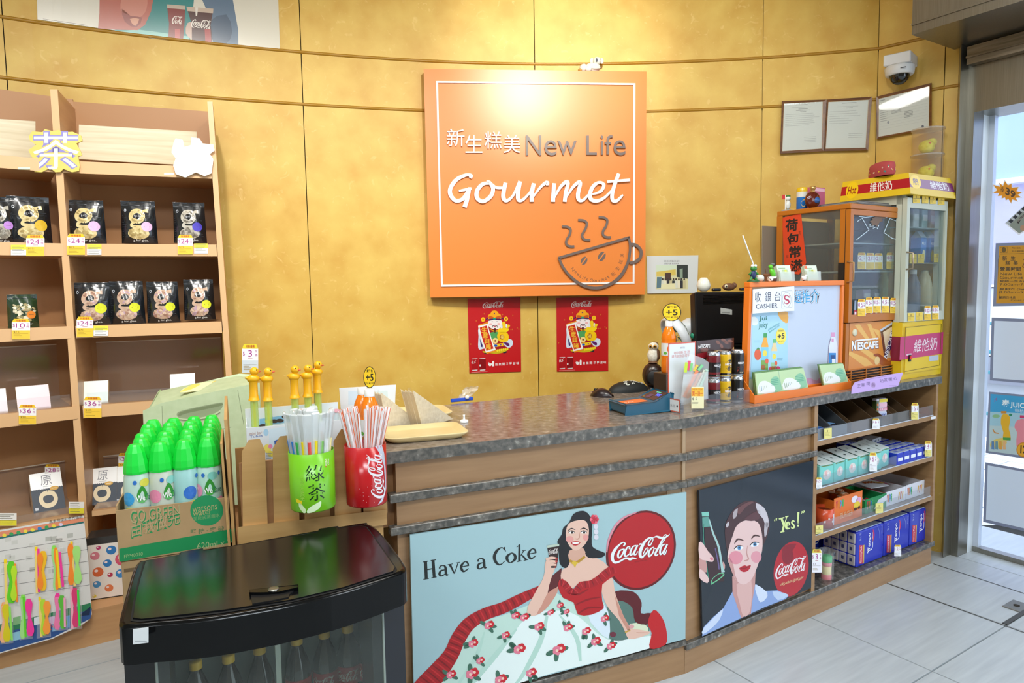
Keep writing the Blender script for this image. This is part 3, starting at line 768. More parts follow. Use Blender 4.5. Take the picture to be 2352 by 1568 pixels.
tray('clear plastic tray right of the divider in the fourth row', PR_, .035, .565, ZB[9]+.001, H4*.42, .03)
tray('clear plastic tray left of the divider in the fourth row', PLf, -.62, -.02, ZB[9]+.001, H4*.42, .03)
# ---- cartons
def carton(name, label, cat, px, py, wpx, hpx, dz, plane, dep, col, lean, draw=None, group=None, side='#c9a878'):
    """carton leaning back by 'lean' degrees; its front face carries the print"""
    a, n = plane; b = hit(px, py, SD-n*dep, n); W = wpx/FOC*b.y; H = hpx/FOC*b.y/math.cos(R(lean)) * .98
    t = thing(name, label, cat, b, a, group); q = R(lean); c, s = math.cos(q), math.sin(q)
    m = MB(); m.T = Matrix.Rotation(-q, 4, 'X')
    m.col(side); m.box(-W/2, W/2, .0005, dz, 0, H); m.col(col); m.box(-W/2+.0005, W/2-.0005, -.0005, .0005, .0005, H-.0005); m.build('box', INKG, t)
    if draw:
        T_ = Matrix.Rotation(-q, 4, 'X')
        p = Pr(lambda x, y, h: T_ @ V((-W/2+x*W, -.0006-h, y*H)), .0003); draw(p); p.build('print', INK, t)
    return t
ZT3 = 0
for lab, x, y, w_, h_, plv, c in (('white carton cut off at the left photo edge, third row', -14, 952, 54, 58, PLf, '#f3e6ea'), ('pinkish white carton left of the divider, third row', 80, 941, 64, 56, PLf, '#f6dfe4'),
                              ('pale mint carton right of the divider, third row', 216, 928, 58, 53, PR_, '#e9f3ee'), ('white carton behind the green machine, third row', 420, 910, 53, 52, PR_, '#f4f4ef')):
    carton('flat_carton', lab, 'carton', x, y, w_, h_, .022, plv, .08, c, 22, None, 'pale cartons in the clear trays')
def gen(p):
    p.rect(0, 0, 1, .56, '#39424f', 1)
    for k in range(16): p.poly([(k/16, .56), ((k+1)/16, .56), ((k+.5)/16, .585)], '#39424f', 1)
    p.text('原', (.33, .66, .68, .92), '#8b8b92', 1)
    p.rect(.38, .62, .64, .63, '#a8a8a8', 1)
    p.stroke([(.50, .46, .12), (.33, .42, .12), (.27, .29, .13), (.36, .16, .12), (.50, .13, .12), (.66, .17, .12), (.73, .29, .13), (.66, .42, .12), (.50, .46, .12)], '#e3d3b0', 2)
    p.ell(.72, .55, .14, .055, '#d6a646', 3); p.rect(.64, .545, .80, .557, '#f3e6c8', 4)
    p.rect(.06, .05, .16, .12, '#c8ccd2', 2)
carton('cereal_box', 'dark grey and white box with a ring, left of the shelf divider', 'box', 115, 1172, 63, 84, .055, PLf, .13, '#f6f6f4', 30, gen, 'boxes with a ring print', '#b9a48c')
carton('cereal_box', 'dark grey and white box with a ring, right of the shelf divider', 'box', 234, 1158, 61, 80, .055, PR_, .12, '#f6f6f4', 26, gen, 'boxes with a ring print', '#b9a48c')
carton('cereal_box', 'dark grey and white box half hidden by the green-capped bottles', 'box', 297, 1153, 60, 80, .055, PR_, .12, '#f6f6f4', 26, gen, 'boxes with a ring print', '#b9a48c')
price_tag('$28 price tag behind the ring-print box left of the divider', (103, 1066, 138, 1106), '28', SD-NL*.215, NL)
price_tag('$39 price tag above the ring-print box half hidden by bottles', (272, 1040, 306, 1082), '39', SD-NR*.21, NR)
# ---- bubble-print carton in the low opening
bt = Z(252, 1372, zl_+.001)
t = thing('bubble_carton', 'white carton printed with coloured bubbles in the low shelf opening', 'carton', bt, 20)
W, H = .145, .235; m = MB(); m.col('#33312f'); m.box(-W/2, W/2, 0, .10, 0, H+.03); m.col('#ece2d8'); m.box(-W/2+.004, W/2-.001, -.001, .001, .004, H); m.build('box', INKG, t)
p = Pr(uvmap((-W/2, -.0012, 0), (W, 0, 0), (0, 0, H), (0, -1, 0)))
for x, y, r, c in ((.2, .8, .12, '#d77f8c'), (.62, .87, .13, '#2f78b8'), (.9, .68, .2, '#d8536e'), (.5, .64, .11, '#2f78b8'), (.25, .5, .14, '#dd6a3a'), (.55, .42, .07, '#b8304e'), (.82, .42, .13, '#3c86c4'), (.2, .28, .1, '#4f8fc0'), (.5, .18, .11, '#e07a4a'), (.3, .94, .06, '#c03a70'), (.9, .94, .06, '#e8d24a'), (.12, .07, .05, '#e8d24a'), (.95, .2, .08, '#d8536e')):
    p.ell(x, y, r, r*W/H, c, 1); p.ell(x-r*.3, y+r*.3*W/H, r*.35, r*.3*W/H, '#f2d9d4', 2, 12)
p.build('carton_print', INK, t)
# ---- backing card with bagged spinner toys hanging in front of the shelf
co = hit(209, 1401, b1, bn) + bn*.03
cn = (bn + V((0, 0, .12))).normalized()
spots = [(0, 1217), (192, 1183), (203, 1290), (211, 1410), (205, 1422), (186, 1436), (120, 1466), (-30, 1508), (-30, 1223)]
def carddraw(p):
    p.poly([(-30, 1226), (192, 1188), (192, 1199), (-30, 1240)], '#d98a6a', 1); p.poly([(-30, 1238), (192, 1197), (192, 1201), (-30, 1243)], '#2f6b6a', 2)
    for k in range(9): p.ell(10+18*k*.9, 1229-3.1*k, 5, 4, random.choice(['#3a7fc4', '#e8d24a', '#d8c8e0', '#3f9a5a']), 3, 10)
    p.text('風車飛碟彩色竹蜻蜓', [(113, 1202), (190, 1190), (190, 1182), (113, 1194)], '#3a3a3a', 3)
    for k in range(5):
        y = 1243+27*k; p.poly([(-30, y+27), (198+2*k, y-9), (198+2*k, y-8), (-30, y+28)], '#6c6a6a', 1)
    for k in range(40):
        x = random.uniform(0, 185); y = random.uniform(1215, 1360)-x*.17+20; p.poly([(x, y), (x+14, y-2), (x+14, y+8), (x, y+10)], random.choice(['#c9c9c4', '#b4b4ae', '#d9d6d2']), .5)
    p.poly([(-30, 1440), (60, 1421), (208, 1384), (211, 1398), (120, 1425), (-30, 1462)], '#2c7a52', 1)
    p.poly([(-30, 1462), (120, 1425), (211, 1398), (208, 1420), (120, 1464), (-30, 1506)], '#2a4f8c', 2)
    p.poly([(120, 1425), (160, 1412), (160, 1440), (120, 1450)], '#4a9ad0', 3); p.poly([(180, 1415), (208, 1392), (206, 1412)], '#14284a', 3); p.poly([(20, 1455), (70, 1443), (70, 1462), (20, 1474)], '#8cc0d8', 3)
    for x in (30, 78, 108): p.poly([(x, 1418), (x+18, 1414), (x+18, 1432), (x, 1436)], random.choice(['#d8e0e8', '#c8b0d0', '#7fae7a']), 4)
    p.text('24', (112, 1446, 126, 1430), '#c83a3a', 5)
flat('toy_card', 'white and blue backing card with rows of bagged neon spinner toys', 'display card', spots[::-1], co, cn, '#d6d5d2', .003, carddraw, None, INKG)
BAGC = clear('poly_bag', '#ffffff', .16, .12)
GN, YL, OR, PK, LG = '#5fd01e', '#f4d413', '#f58a2a', '#f0389a', '#8ee05a'
bags = [((10, 1282, 42, 1392), [(14, 8, YL, 0), (26, 20, GN, 1), (36, 6, OR, 0), (32, 14, '#b8e028', 1)]), ((82, 1253, 107, 1366), [(85, 8, YL, 0), (90, 7, PK, 0), (99, 17, '#f0bc20', 1), (92, 14, OR, 1)]),
 ((120, 1250, 143, 1360), [(124, 12, LG, 1), (128, 9, OR, 1), (132, 7, YL, 0), (139, 7, PK, 0)]), ((155, 1241, 183, 1350), [(166, 7, YL, 0), (162, 14, OR, 1), (176, 18, '#a4e07c', 1)]),
 ((4, 1380, 28, 1480), [(10, 16, '#f2a85a', 1), (14, 18, '#d8c818', 1), (24, 6, LG, 0)]), ((48, 1363, 72, 1470), [(53, 13, LG, 1), (56, 6, GN, 0), (66, 17, PK, 1)]),
 ((87, 1368, 114, 1466), [(93, 7, YL, 0), (99, 14, '#b4d838', 1), (108, 17, '#f59a3a', 1)]), ((124, 1360, 154, 1450), [(132, 14, PK, 1), (142, 16, '#5cb83a', 1), (150, 6, '#f0a0c0', 0)]), ((161, 1343, 186, 1447), [(166, 8, '#f49ab4', 0), (172, 15, '#d83a72', 1), (181, 6, '#3fd84a', 0)])]
blab = ['cut closest to the left edge, upper row', 'second bag of the upper row', 'third bag of the upper row', 'rightmost bag of the upper row', 'leftmost bag of the lower row', 'second bag of the lower row', 'third bag of the lower row', 'fourth bag of the lower row', 'rightmost bag of the lower row']
for (bx, items), lab in zip(bags, blab):
    x0, y0, x1, y1 = bx; P0 = hit((x0+x1)/2, y1, co + cn*.006, cn)
    t = thing('spinner_toy', 'bagged neon spinner toy, ' + lab, 'toy', P0, 33, 'bagged neon spinner toys'); f = pixmap(t, co + cn*.004, cn)
    for k, (cx, w_, c, blade) in enumerate(items):
        top = y0+2+k*5; bot = y1-4-k*3; p = Pr(f); tilt = random.uniform(-3, 4)
        if blade:
            ym = (top+bot)/2
            p.slab([(cx, top, w_*.5), (cx, top+10, w_), (cx, (top+ym)/2, w_*.9), (cx+tilt*.4, ym-4, w_*.42), (cx+tilt*.5, ym, w_*.42), (cx+tilt*.6, ym+5, w_*.5), (cx+tilt, (bot+ym)/2, w_*.9), (cx+tilt, bot-10, w_), (cx+tilt, bot, w_*.5)], c, .002+.0025*k, .004+.0025*k, 3)
            p.ell(cx+tilt*.5, ym, w_*.24, w_*.24, c, 12+6*k, 10); p.build('blade', PLAS, t)
        else:
            p.slab([(cx-2, top, w_*.8), (cx+tilt+2, bot, w_*.8)], c, .002+.0025*k, .005+.0025*k, 0); p.build('stick', PLAS, t)
    p = Pr(f); p.poly([(x0-3, y1), (x1+3, y1-4), (x1+2, y0+6), (x0-2, y0+12)], '#ffffff', 40); p.build('bag', BAGC, t)
# ================================================================ LEFT FOREGROUND
BLK = mat('black_gloss', '#060708', .15, spec=.22); BLKM = mat('black_matte', '#101114', .35); CARD_ = noisy('cardboard', '#a5865c', '#b08f64', (1, 1, 1), 12, .8, 4)
# ---------------------------------------------------------------- drinks cooler
ZC = .80
cool = thing('drinks_cooler', 'low black drinks cooler with curved glass front and flat hinged lid', 'cooler', V((*Z(600, 1330, ZC)[:2], 0)), 25)
def cz(px, py, z=ZC): return loc_of(cool, Z(px, py, z))
def ring(pts, z=ZC): return [tuple(cz(x, y, z)[:2]) for x, y in pts]
rim = ring(catmull([(274, 1420), (276, 1433), (288, 1437), (362, 1430), (485, 1419), (638, 1393), (760, 1365), (852, 1337), (913, 1316), (929, 1308), (931, 1296), (905, 1258), (876, 1222), (858, 1206), (840, 1201), (820, 1201), (570, 1244), (340, 1284), (320, 1287), (308, 1300), (292, 1350)], 3, True))
m = MB(); m.prism(rim, ZC-.078, ZC-.006); n_ = len(rim); cx_ = sum(p[0] for p in rim)/n_; cy_ = sum(p[1] for p in rim)/n_
inn = [(cx_+(p[0]-cx_)*.972, cy_+(p[1]-cy_)*.965) for p in rim]
m.smooth = True; m.sweep([[(x, y, ZC-.006) for x, y in rim], [(x*.5+a*.5, y*.5+b*.5, ZC-.001) for (x, y), (a, b) in zip(rim, inn)], [(x, y, ZC) for x, y in inn]], True)
m.smooth = False; m.add([(x, y, ZC) for x, y in inn], [tuple(t) for t in tessellate_polygon([[V((*p, 0)) for p in inn]])])
m.build('rim', BLK, cool)
lid = ring([(306, 1418), (311, 1380), (322, 1330), (335, 1287), (350, 1284), (414, 1273), (416, 1267), (466, 1259), (468, 1264), (730, 1221), (733, 1214), (776, 1208), (778, 1213), (825, 1206), (840, 1209), (862, 1238), (890, 1278), (906, 1302), (903, 1311), (868, 1322), (790, 1347), (668, 1376), (515, 1400), (400, 1413), (325, 1420)], ZC+.004)
m = MB(); m.prism(lid, ZC-.002, ZC+.004); lm = m.build('lid', mat('lid_black', '#0b0c0e', .17, spec=.5), cool, bevel=.003)
gr = [(x*1.0, y) for x, y in lid]; c_ = (sum(p[0] for p in gr)/len(gr), sum(p[1] for p in gr)/len(gr))
m = MB(); g2 = [(c_[0]+(x-c_[0])*1.018, c_[1]+(y-c_[1])*1.03) for x, y in gr]; m.add([(x, y, ZC+.0008) for x, y in g2], [tuple(t) for t in tessellate_polygon([[V((*p, 0)) for p in g2]])]); m.build('groove', mat('groove', '#020202', .8), cool)
hp = ring([(575, 1362), (600, 1361), (640, 1357), (684, 1349), (665, 1364), (662, 1371), (626, 1378), (580, 1386)], ZC+.006)
mk('prism', ('grip_recess', mat('recess', '#030304', .5), lm), hp, ZC+.0036, ZC+.0062)
hp = ring([(574, 1355), (684, 1344), (684, 1350), (640, 1359), (600, 1362), (574, 1362)], ZC+.010)
m = MB(); m.prism(hp, ZC+.004, ZC+.011); m.build('grip', BLK, lm, bevel=.002)
q = cz(628, 1353, ZC+.011); mk('lathe', ('lock', STEEL, lm), [(.011, 0), (.011, .003), (.008, .004), (.0, .004)], q.x, q.y, ZC+.010, 16)
# body: corner pillars, back, floor and curved glass
fr = [cz(x, y, ZC-.078) for x, y in catmull([(283, 1492), (356, 1481), (546, 1453), (700, 1425), (790, 1405), (878, 1379), (927, 1358)], 5)]
fp = [(p.x, p.y) for p in fr]; bk = [cz(x, y) for x, y in ((325, 1287), (850, 1203))]
def off_in(p, d): return (p[0]+(c_[0]-p[0])*d, p[1]+(c_[1]-p[1])*d)
mk('prism', ('side_panel', BLKM, cool), [fp[0], fp[5], off_in(fp[5], .1), (bk[0].x+.06, bk[0].y-.04), (bk[0].x+.02, bk[0].y-.02)], 0, ZC-.078)
mk('prism', ('side_panel', mat('black_blue', '#14171f', .3), cool), [fp[-1], (bk[1].x-.01, bk[1].y-.02), (bk[1].x-.05, bk[1].y-.04), off_in(fp[25], .1), fp[25]], 0, ZC-.078)
mk('prism', ('back_panel', mat('cooler_inner', '#5c6862', .5), cool), [(bk[0].x+.02, bk[0].y-.02), (bk[1].x-.01, bk[1].y-.02), (bk[1].x-.01, bk[1].y-.05), (bk[0].x+.02, bk[0].y-.05)][::-1], 0, ZC-.078)
arc = fp[5:26]
mk('prism', ('rack', mat('cooler_rack', '#59625c', .4, .4), cool), arc + [(bk[1].x-.05, bk[1].y-.05), (bk[0].x+.05, bk[0].y-.05)], .325, .338)
mk('prism', ('base', BLKM, cool), arc + [(bk[1].x-.05, bk[1].y-.05), (bk[0].x+.05, bk[0].y-.05)], 0, .16)
CG = clear('cooler_glass', '#b4c2b8', .07, .03)
m = MB(); m.smooth = True; m.sweep([[(x, y, z) for x, y in arc] for z in (.16, ZC-.078)]); m.build('curved_glass', CG, cool)
m = MB(); a_ = arc[0]; m.tube([(a_[0], a_[1], .16), (a_[0], a_[1], ZC-.078)], .003, 6); m.build('glass_edge', mat('edge_clear', '#8a958c', .2), cool)
m = MB(); a_ = arc[-1]; m.tube([(a_[0], a_[1], .16), (a_[0], a_[1], ZC-.078)], .003, 6); m.build('glass_edge', MATS['edge_clear'], cool)
q = cz(640, 1490, .6); mk('box', ('divider_bar', mat('bar_pale', '#c8d2c6', .4), cool), q.x-.006, q.x+.006, q.y+.02, q.y+.032, .338, .60)  # pale upright strip standing on the rack
flat('sticker', 'small white blank sticker on the black cooler rim corner', 'sticker', R4(306, 1444, 341, 1479, 0, -4), Z(320, 1440, ZC)+V((0, -.004, 0)), (-.15, -1, 0), '#dfe3e6', .0008, lambda p: p.rect(310, 1471, 337, 1473, '#9aa0a6', 1))
# cola bottles inside
COLA = mat('cola', '#1c0906', .06, spec=.7); CAPY = mat('cap_yellow', '#f0c030', .4)
BPROF = [(.030, 0), (.0325, .006), (.0325, .05), (.030, .065), (.0325, .085), (.0325, .13), (.031, .15), (.024, .175), (.0155, .197), (.0125, .205), (.0125, .214)]
cb = thing('cola_bottle', 'yellow-capped cola bottle in the cooler', 'bottle', (0, 0, 0), 0, 'yellow-capped cola bottles inside the cooler')
mk('lathe', ('bottle', COLA, cb), BPROF, seg=20)
mk('lathe', ('cap', CAPY, cb), [(.0145, .212), (.0145, .228), (.013, .231), (0, .231)], seg=18)
p = Pr(cylmap(.0328));
p.col('#b3151b'); p.smooth = True; p.sweep([[V((.0330*math.cos(2*pi*k/24), .0330*math.sin(2*pi*k/24), z)) for k in range(25)] for z in (.085, .132)]); p.smooth = False
coke(p, xq(-.03, .094, .03, .124), '#f2ece8', 2, 3); p.build('label_wrap', INKG, cb)
caps = [(375, 1538), (444, 1522), (520, 1507), (592, 1487), (678, 1466), (742, 1451), (796, 1438), (845, 1431)]
clab = ['leftmost, cut by the glass edge', 'second from the left', 'third from the left', 'fourth from the left, before the bar', 'first right of the bar', 'second right of the bar', 'third right of the bar', 'rightmost, by the glass edge']
for i, (x, y) in enumerate(caps):
    q = Z(x, y, .338+.231); c = cb if i == 0 else copy_tree(cb)
    place(c, (q.x, q.y+.01, .339), random.uniform(-30, 30), 'yellow-capped cola bottle in the cooler, ' + clab[i])

# ---------------------------------------------------------------- carton of children's water bottles
AB = 22.; NB = nrm(AB); UB = hdir(AB)
B0 = D(273, 1290, 1.72); B1p = hit(541, 1244, B0, NB); zb_ = B0.z
BW = (B1p-B0).dot(UB)-.012; BD = .455
lowc = thing('brown_carton', 'plain brown carton under the green-capped bottle carton, behind the cooler', 'carton', V((B0.x, B0.y, 0)), AB)
mk('box', ('base_carton', CARD_, lowc), .004, BW-.002, .006, BD, 0, zb_-.20)
mk('rbox', ('carton', CARD_, lowc), .004, BW-.002, .004, BD, zb_-.198, zb_-.001, .003)
mk('box', ('flap_line', mat('carton_seam', '#6f583a', .8), lowc), .01, BW, .002, .0035, zb_-.03, zb_-.022)
box = thing('water_carton', 'open brown carton with green print full of green-capped water bottles', 'carton', B0, AB)
BH = hit(273, 1172, B0, NB).z - zb_
for nm, b in (('front_wall', (0, BW, 0, .004, 0, BH)), ('back_wall', (0, BW, BD-.004, BD, 0, BH)), ('side_wall', (0, .004, .004, BD-.004, 0, BH+.012)), ('side_wall', (BW-.004, BW, .004, BD-.004, 0, BH)), ('bottom', (.004, BW-.004, .004, BD-.004, 0, .004)), ('inner_pad', (.006, BW-.006, .006, BD-.006, .004, .0295))):
    mk('box', (nm, CARD_, box), *b)
f = pixmap(box, B0, NB); G1, G2 = '#1f8a4c', '#5f7a4e'
p = Pr(f)
p.poly([(274, 1260), (540, 1213), (540, 1244), (275, 1290)], '#12864a', 1)
p.text('GO GREEN', [(301, 1205), (414, 1182), (413, 1160), (299, 1174)], G1, 1, .03); p.text('GO GREEN', [(300, 1203), (413, 1180), (412, 1158), (298, 1172)], '#b59a70', 2, .0)
p.text('由我做先', [(302, 1238), (415, 1204), (413, 1172), (300, 1203)], G1, 1, .045); p.text('由我做先', [(303, 1234), (413, 1201), (411, 1172), (301, 1202)], '#b59a70', 2, .0)
p.ell(475, 1172, 38, 35, '#1d8a52', 1, 30)
p.text('watsons', [(442, 1177), (499, 1169), (499, 1156), (442, 1164)], '#a8a06a', 2); p.text('water', [(443, 1186), (487, 1179), (487, 1168), (443, 1175)], '#a8a06a', 2); p.text('屈臣氏蒸餾水', [(444, 1196), (505, 1187), (505, 1178), (444, 1187)], '#7fa068', 2)
p.text('堅 持 · 突 破', [(437, 1229), (515, 1219), (515, 1207), (437, 1216)], G2, 1, .02)
p.text('620ml x 24', [(453, 1262), (540, 1249), (540, 1235), (453, 1247)], '#9fb07a', 2); p.text('FPP40010', [(285, 1282), (328, 1275), (328, 1267), (285, 1274)], '#8fae74', 2)
p.build('printing', INK, box)
WB = [(.030, 0), (.0335, .006), (.0335, .09), (.0325, .125), (.0335, .150), (.031, .180), (.027, .200)]
GCAP = mat('cap_green', '#12d23c', .35)
kids = []
def kid(style):
    t = thing('water_bottle', 'x', 'bottle', (0, 0, 0), 0, 'green-capped water bottles in the carton')
    bg, acc, a2 = style
    m = MB(); m.col(bg); m.lathe(WB, seg=22); m.build('bottle', INKG, t)
    mk('lathe', ('cap', GCAP, t), [(.0310, .190), (.0315, .196), (.0300, .213), (.0235, .245), (.0165, .2615), (.0125, .2655), (0, .2665)], seg=12, sm=False)
    c0_ = cylmap(.0338); p = Pr(lambda x, y, h: c0_(x, y+.042, h), .0003)
    p.poly([(.004, .118), (.016, .098), (.016, .080), (.004, .072), (-.008, .080), (-.008, .098)], '#3f9a3c', 3, 3)
    p.text('We', (-.012, .078, .010, .094), '#f4f8f2', 4, .01); p.text('Care', (.011, .078, .034, .094), '#2d7f60', 4)
    p.ell(-.032, .085, .017, .018, acc, 1, 16); p.ell(-.026, .055, .016, .008, a2, 2, 14); p.ell(.012, .125, .013, .011, a2, 1, 14); p.ell(-.012, .128, .005, .006, '#2f6fc0', 2, 10); p.ell(.03, .13, .004, .006, '#2f6fc0', 2, 10); p.ell(.032, .05, .012, .014, acc, 1, 12); p.ell(0.006, .045, .014, .008, '#e8d24a', 1, 12)
    p.build('label_print', INKG, t)
    return t
styles = [('#b9d3c4', '#3f9fd6', '#d8d24a'), ('#c6cdbc', '#e58aa6', '#8fd0c4'), ('#9fcfca', '#3c74c8', '#e0d83a'), ('#b4dcca', '#ef9ab4', '#7fc8b8')]
protos = [kid(s) for s in styles]
colw = ['leftmost column', 'second column', 'third column', 'rightmost column']; roww = ['front row', 'second row', 'third row', 'fourth row', 'fifth row', 'back row']
for r in range(6):
    for c in range(4):
        src = protos[(c + r*2) % 4]
        o = src if r == 0 else copy_tree(src)
        q = box.matrix_basis @ V((.047+c*(BW-.094)/3+(.006 if r % 2 else 0)*(c < 3), .045+.073*r, .030))
        place(o, q, AB + (25, 35, 70, 8)[c] - 24 + random.uniform(-14, 14) if r else AB + (18, 26, 75, -4)[c], 'green-capped water bottle in the carton, %s, %s' % (roww[r], colw[c]))

# ---------------------------------------------------------------- pale green machine behind
MG = noisy('machine_plastic', '#b3c29a', '#bccaa4', (1, 1, 1), 30, .5, 3)
M0 = D(460, 1000, 2.52); NM = nrm(22)
mach = thing('office_machine', 'pale green plastic machine housing with a long moulded grip recess', 'machine', V((M0.x, M0.y, .62)), 22)
def mq(px, py, o=0): return loc_of(mach, hit(px, py, M0-NM*o, NM))
fr_ = [(340, 1130), (606, 1100), (598, 930), (592, 884), (545, 893), (440, 915), (372, 930), (334, 946)]
bk_ = [(366, 1085), (590, 1060), (584, 905), (578, 864), (550, 862), (470, 877), (400, 891), (367, 899)]
F = [mq(*q) for q in fr_]; F[0].z = 0; F[1].z = 0; Bk = [mq(*q, .24) for q in bk_]; Bk[0].z = 0; Bk[1].z = 0
m = MB(); n_ = len(F); m.add(F+Bk, [tuple(t) for t in tessellate_polygon([[V((p.x, p.z, 0)) for p in F]])] + [tuple(n_+i for i in reversed(t)) for t in tessellate_polygon([[V((p.x, p.z, 0)) for p in Bk]])] + [(i, (i+1) % n_, n_+(i+1) % n_, n_+i) for i in range(n_)])
m.build('housing', MG, mach, bevel=.008)
f = pixmap(mach, M0, NM)
GRO = mat('machine_seam', '#7f8c6c', .6)
p = Pr(f); sl = [(407, 948), (425, 941), (470, 931), (508, 924), (511, 927), (510, 936), (495, 948), (460, 959), (425, 962), (409, 958)]
p.poly(sl, '#8d9a78', 1, 3); p.poly([(411, 949), (425, 943), (470, 933), (507, 926), (509, 931), (470, 940), (425, 950), (411, 956)], '#76835f', 2, 3); p.build('grip_recess', INK, mach)  # recess drawn flat, its shade put into two darker greens
p = Pr(f); p.slab([(409, 961, 2.5), (440, 963, 3), (480, 957, 3), (505, 945, 2.5)], '#bccaa4', .001, .004); p.build('grip_lip', INK, mach)
p = Pr(f)
for st in ([(372, 932, 1.2), (374, 1010, 1.2), (376, 1110, 1.2)], [(404, 1010, 4), (430, 1003, 4), (480, 991, 2), (531, 981, 1)], [(546, 896, 1.2), (560, 975, 1.2)]): p.stroke(st, '#828f6e', 1)
p.build('seams', INK, mach)
stand = thing('low_stand', 'plain low wooden stand under the pale green machine', 'stand', V((M0.x, M0.y, 0)), 22)
mk('rbox', ('carcass', SH, stand), -.22, .24, .02, .30, 0, .619, .004)
nt = at(450, 893, M0+V((0, .16, 0)))
t0 = thing('paper_note', 'crumpled pale yellow note lying on the pale green machine', 'note', nt, 40)
zz = lambda px, py: loc_of(t0, hit(px, py, M0 - NM*.11, NM))
p = Pr(lambda x, y, h: loc_of(t0, hit(x, y, M0 - NM*(.04+.16*(908-y-(x-410)*-.16)/40), NM)) + V((0, 0, .004+h)))
p.poly([(413, 903), (440, 886), (500, 876), (521, 878), (503, 890), (455, 900)], '#efe9ae', 1, 2); p.poly([(413, 903), (440, 886), (462, 884), (440, 896)], '#dcca62', 3, 2); p.poly([(486, 880), (496, 876), (504, 882), (492, 886)], '#dcbf4a', 3); p.build('note', INK, t0)

# ---------------------------------------------------------------- picket planter
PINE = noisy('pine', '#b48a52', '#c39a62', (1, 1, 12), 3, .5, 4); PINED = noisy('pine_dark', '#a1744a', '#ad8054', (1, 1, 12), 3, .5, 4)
P0 = D(720, 1190, 1.885); NP = nrm(AB)
pl = thing('picket_planter', 'wooden planter box with pointed pickets holding straw cups beside the counter', 'planter', V((P0.x, P0.y, 0)), AB)
fpl = pixmap(pl, P0, NP)
def solid(name, pts, h0, h1, material, fmap=fpl, T=pl):
    p = Pr(fmap); k = len(pts); tr = [tuple(t) for t in tessellate_polygon([[V((x, y, 0)) for x, y in pts]])]
    p.add([fmap(x, y, h1) for x, y in pts] + [fmap(x, y, h0) for x, y in pts], tr + [tuple(k+i for i in reversed(t)) for t in tr] + [(i, (i+1) % k, k+(i+1) % k, k+i) for i in range(k)])
    return p.build(name, material, T)
for cx, w_ in ((583, 54), (655, 56), (726, 56), (796, 58), (859, 52)):
    dy = (583-cx)*.115; x0, x1 = cx-w_/2, cx+w_/2
    solid('picket', [(x0+2, 1215+dy), (x1+5, 1215+dy-5), (x1-1, 1035+dy), (cx+w_*.25, 1008+dy-1), (cx-w_*.22, 1009+dy+1), (x0-1, 1038+dy)], -.016, 0, PINE)
solid('rail', [(548, 1250), (889, 1204), (888, 1170), (546, 1210)], .0005, .012, PINE)
fl = loc_of(pl, hit(548, 1240, P0, NP)); fR = loc_of(pl, hit(888, 1200, P0, NP)) - V((.01, 0, 0))
mk('box', ('front_board', PINE, pl), fl.x, fR.x, .0, .012, 0, fl.z)
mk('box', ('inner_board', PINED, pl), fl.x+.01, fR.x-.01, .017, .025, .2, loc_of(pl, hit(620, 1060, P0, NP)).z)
mk('box', ('back_board', PINE, pl), fl.x, fR.x, .26, .272, 0, .95)
mk('box', ('side_board', PINE, pl), fR.x-.012, fR.x, .026, .26, 0, .93)
zz_ = loc_of(pl, hit(536, 965, P0, NP)).z
mk('hex', ('side_slat', PINE, pl), [(fl.x-.004, .0, 0), (fl.x+.004, .0, 0), (fl.x+.004, .26, 0), (fl.x-.004, .26, 0), (fl.x-.022, .02, zz_), (fl.x-.014, .02, zz_), (fl.x-.014, .26, zz_+.03), (fl.x-.022, .26, zz_+.03)])
mk('hex', ('side_slat', PINE, pl), [(fl.x-.016, .01, .3), (fl.x-.010, .01, .3), (fl.x-.010, .2, .3), (fl.x-.016, .2, .3), (fl.x-.034, .0, zz_-.06), (fl.x-.028, .0, zz_-.06), (fl.x-.028, .2, zz_-.06), (fl.x-.034, .2, zz_-.06)])
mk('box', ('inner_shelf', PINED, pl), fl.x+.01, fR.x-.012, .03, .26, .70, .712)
# toy display box with bubble wands
bxo = P0 - NP*.085
bxz = .72
q0, q1 = hit(568, 1040, bxo, NP), hit(790, 1010, bxo, NP)
tb = thing('toy_box', 'white and pastel display box of duck bubble wands inside the planter', 'box', V((q0.x, q0.y, .7125)), AB)
bwid = (q1-q0).dot(NP.cross(V((0, 0, -1)))) if False else (V((q1.x-q0.x, q1.y-q0.y, 0))).length
ht_ = hit(575, 982, bxo, NP).z - .7125; hb_ = hit(600, 962, bxo-NP*.08, NP).z - .7125
for nm, b in (('front', (0, bwid, 0, .003, 0, ht_)), ('back', (0, bwid, .10, .103, 0, hb_+.03)), ('side', (0, .003, .003, .10, 0, ht_+.01)), ('side', (bwid-.003, bwid, .003, .10, 0, ht_+.01)), ('bottom', (.003, bwid-.003, .003, .10, 0, .003)), ('insert', (.003, bwid-.003, .012, .09, ht_-.03, ht_-.026))):
    m = MB(); m.col('#dfe6ea'); m.box(*b); m.build(nm, INKG, tb)
f = pixmap(tb, bxo, NP); p = Pr(f)
p.text('mini bar', [(573, 1000), (602, 996), (602, 989), (573, 993)], '#b08a7c', 2); p.text('Tubes', [(574, 1006), (603, 1002), (603, 997), (574, 1000)], '#5a74b0', 2)
p.ell(611, 993, 6, 8, '#a8d0e8', 1); p.poly([(618, 985), (665, 978), (665, 1075), (618, 1080)], '#cfe3ee', .6); p.ell(614, 1030, 9, 10, '#efe06a', 1); p.ell(622, 1042, 8, 7, '#e8d850', 2); p.ell(621, 1025, 5, 5, '#e48ab0', 2)
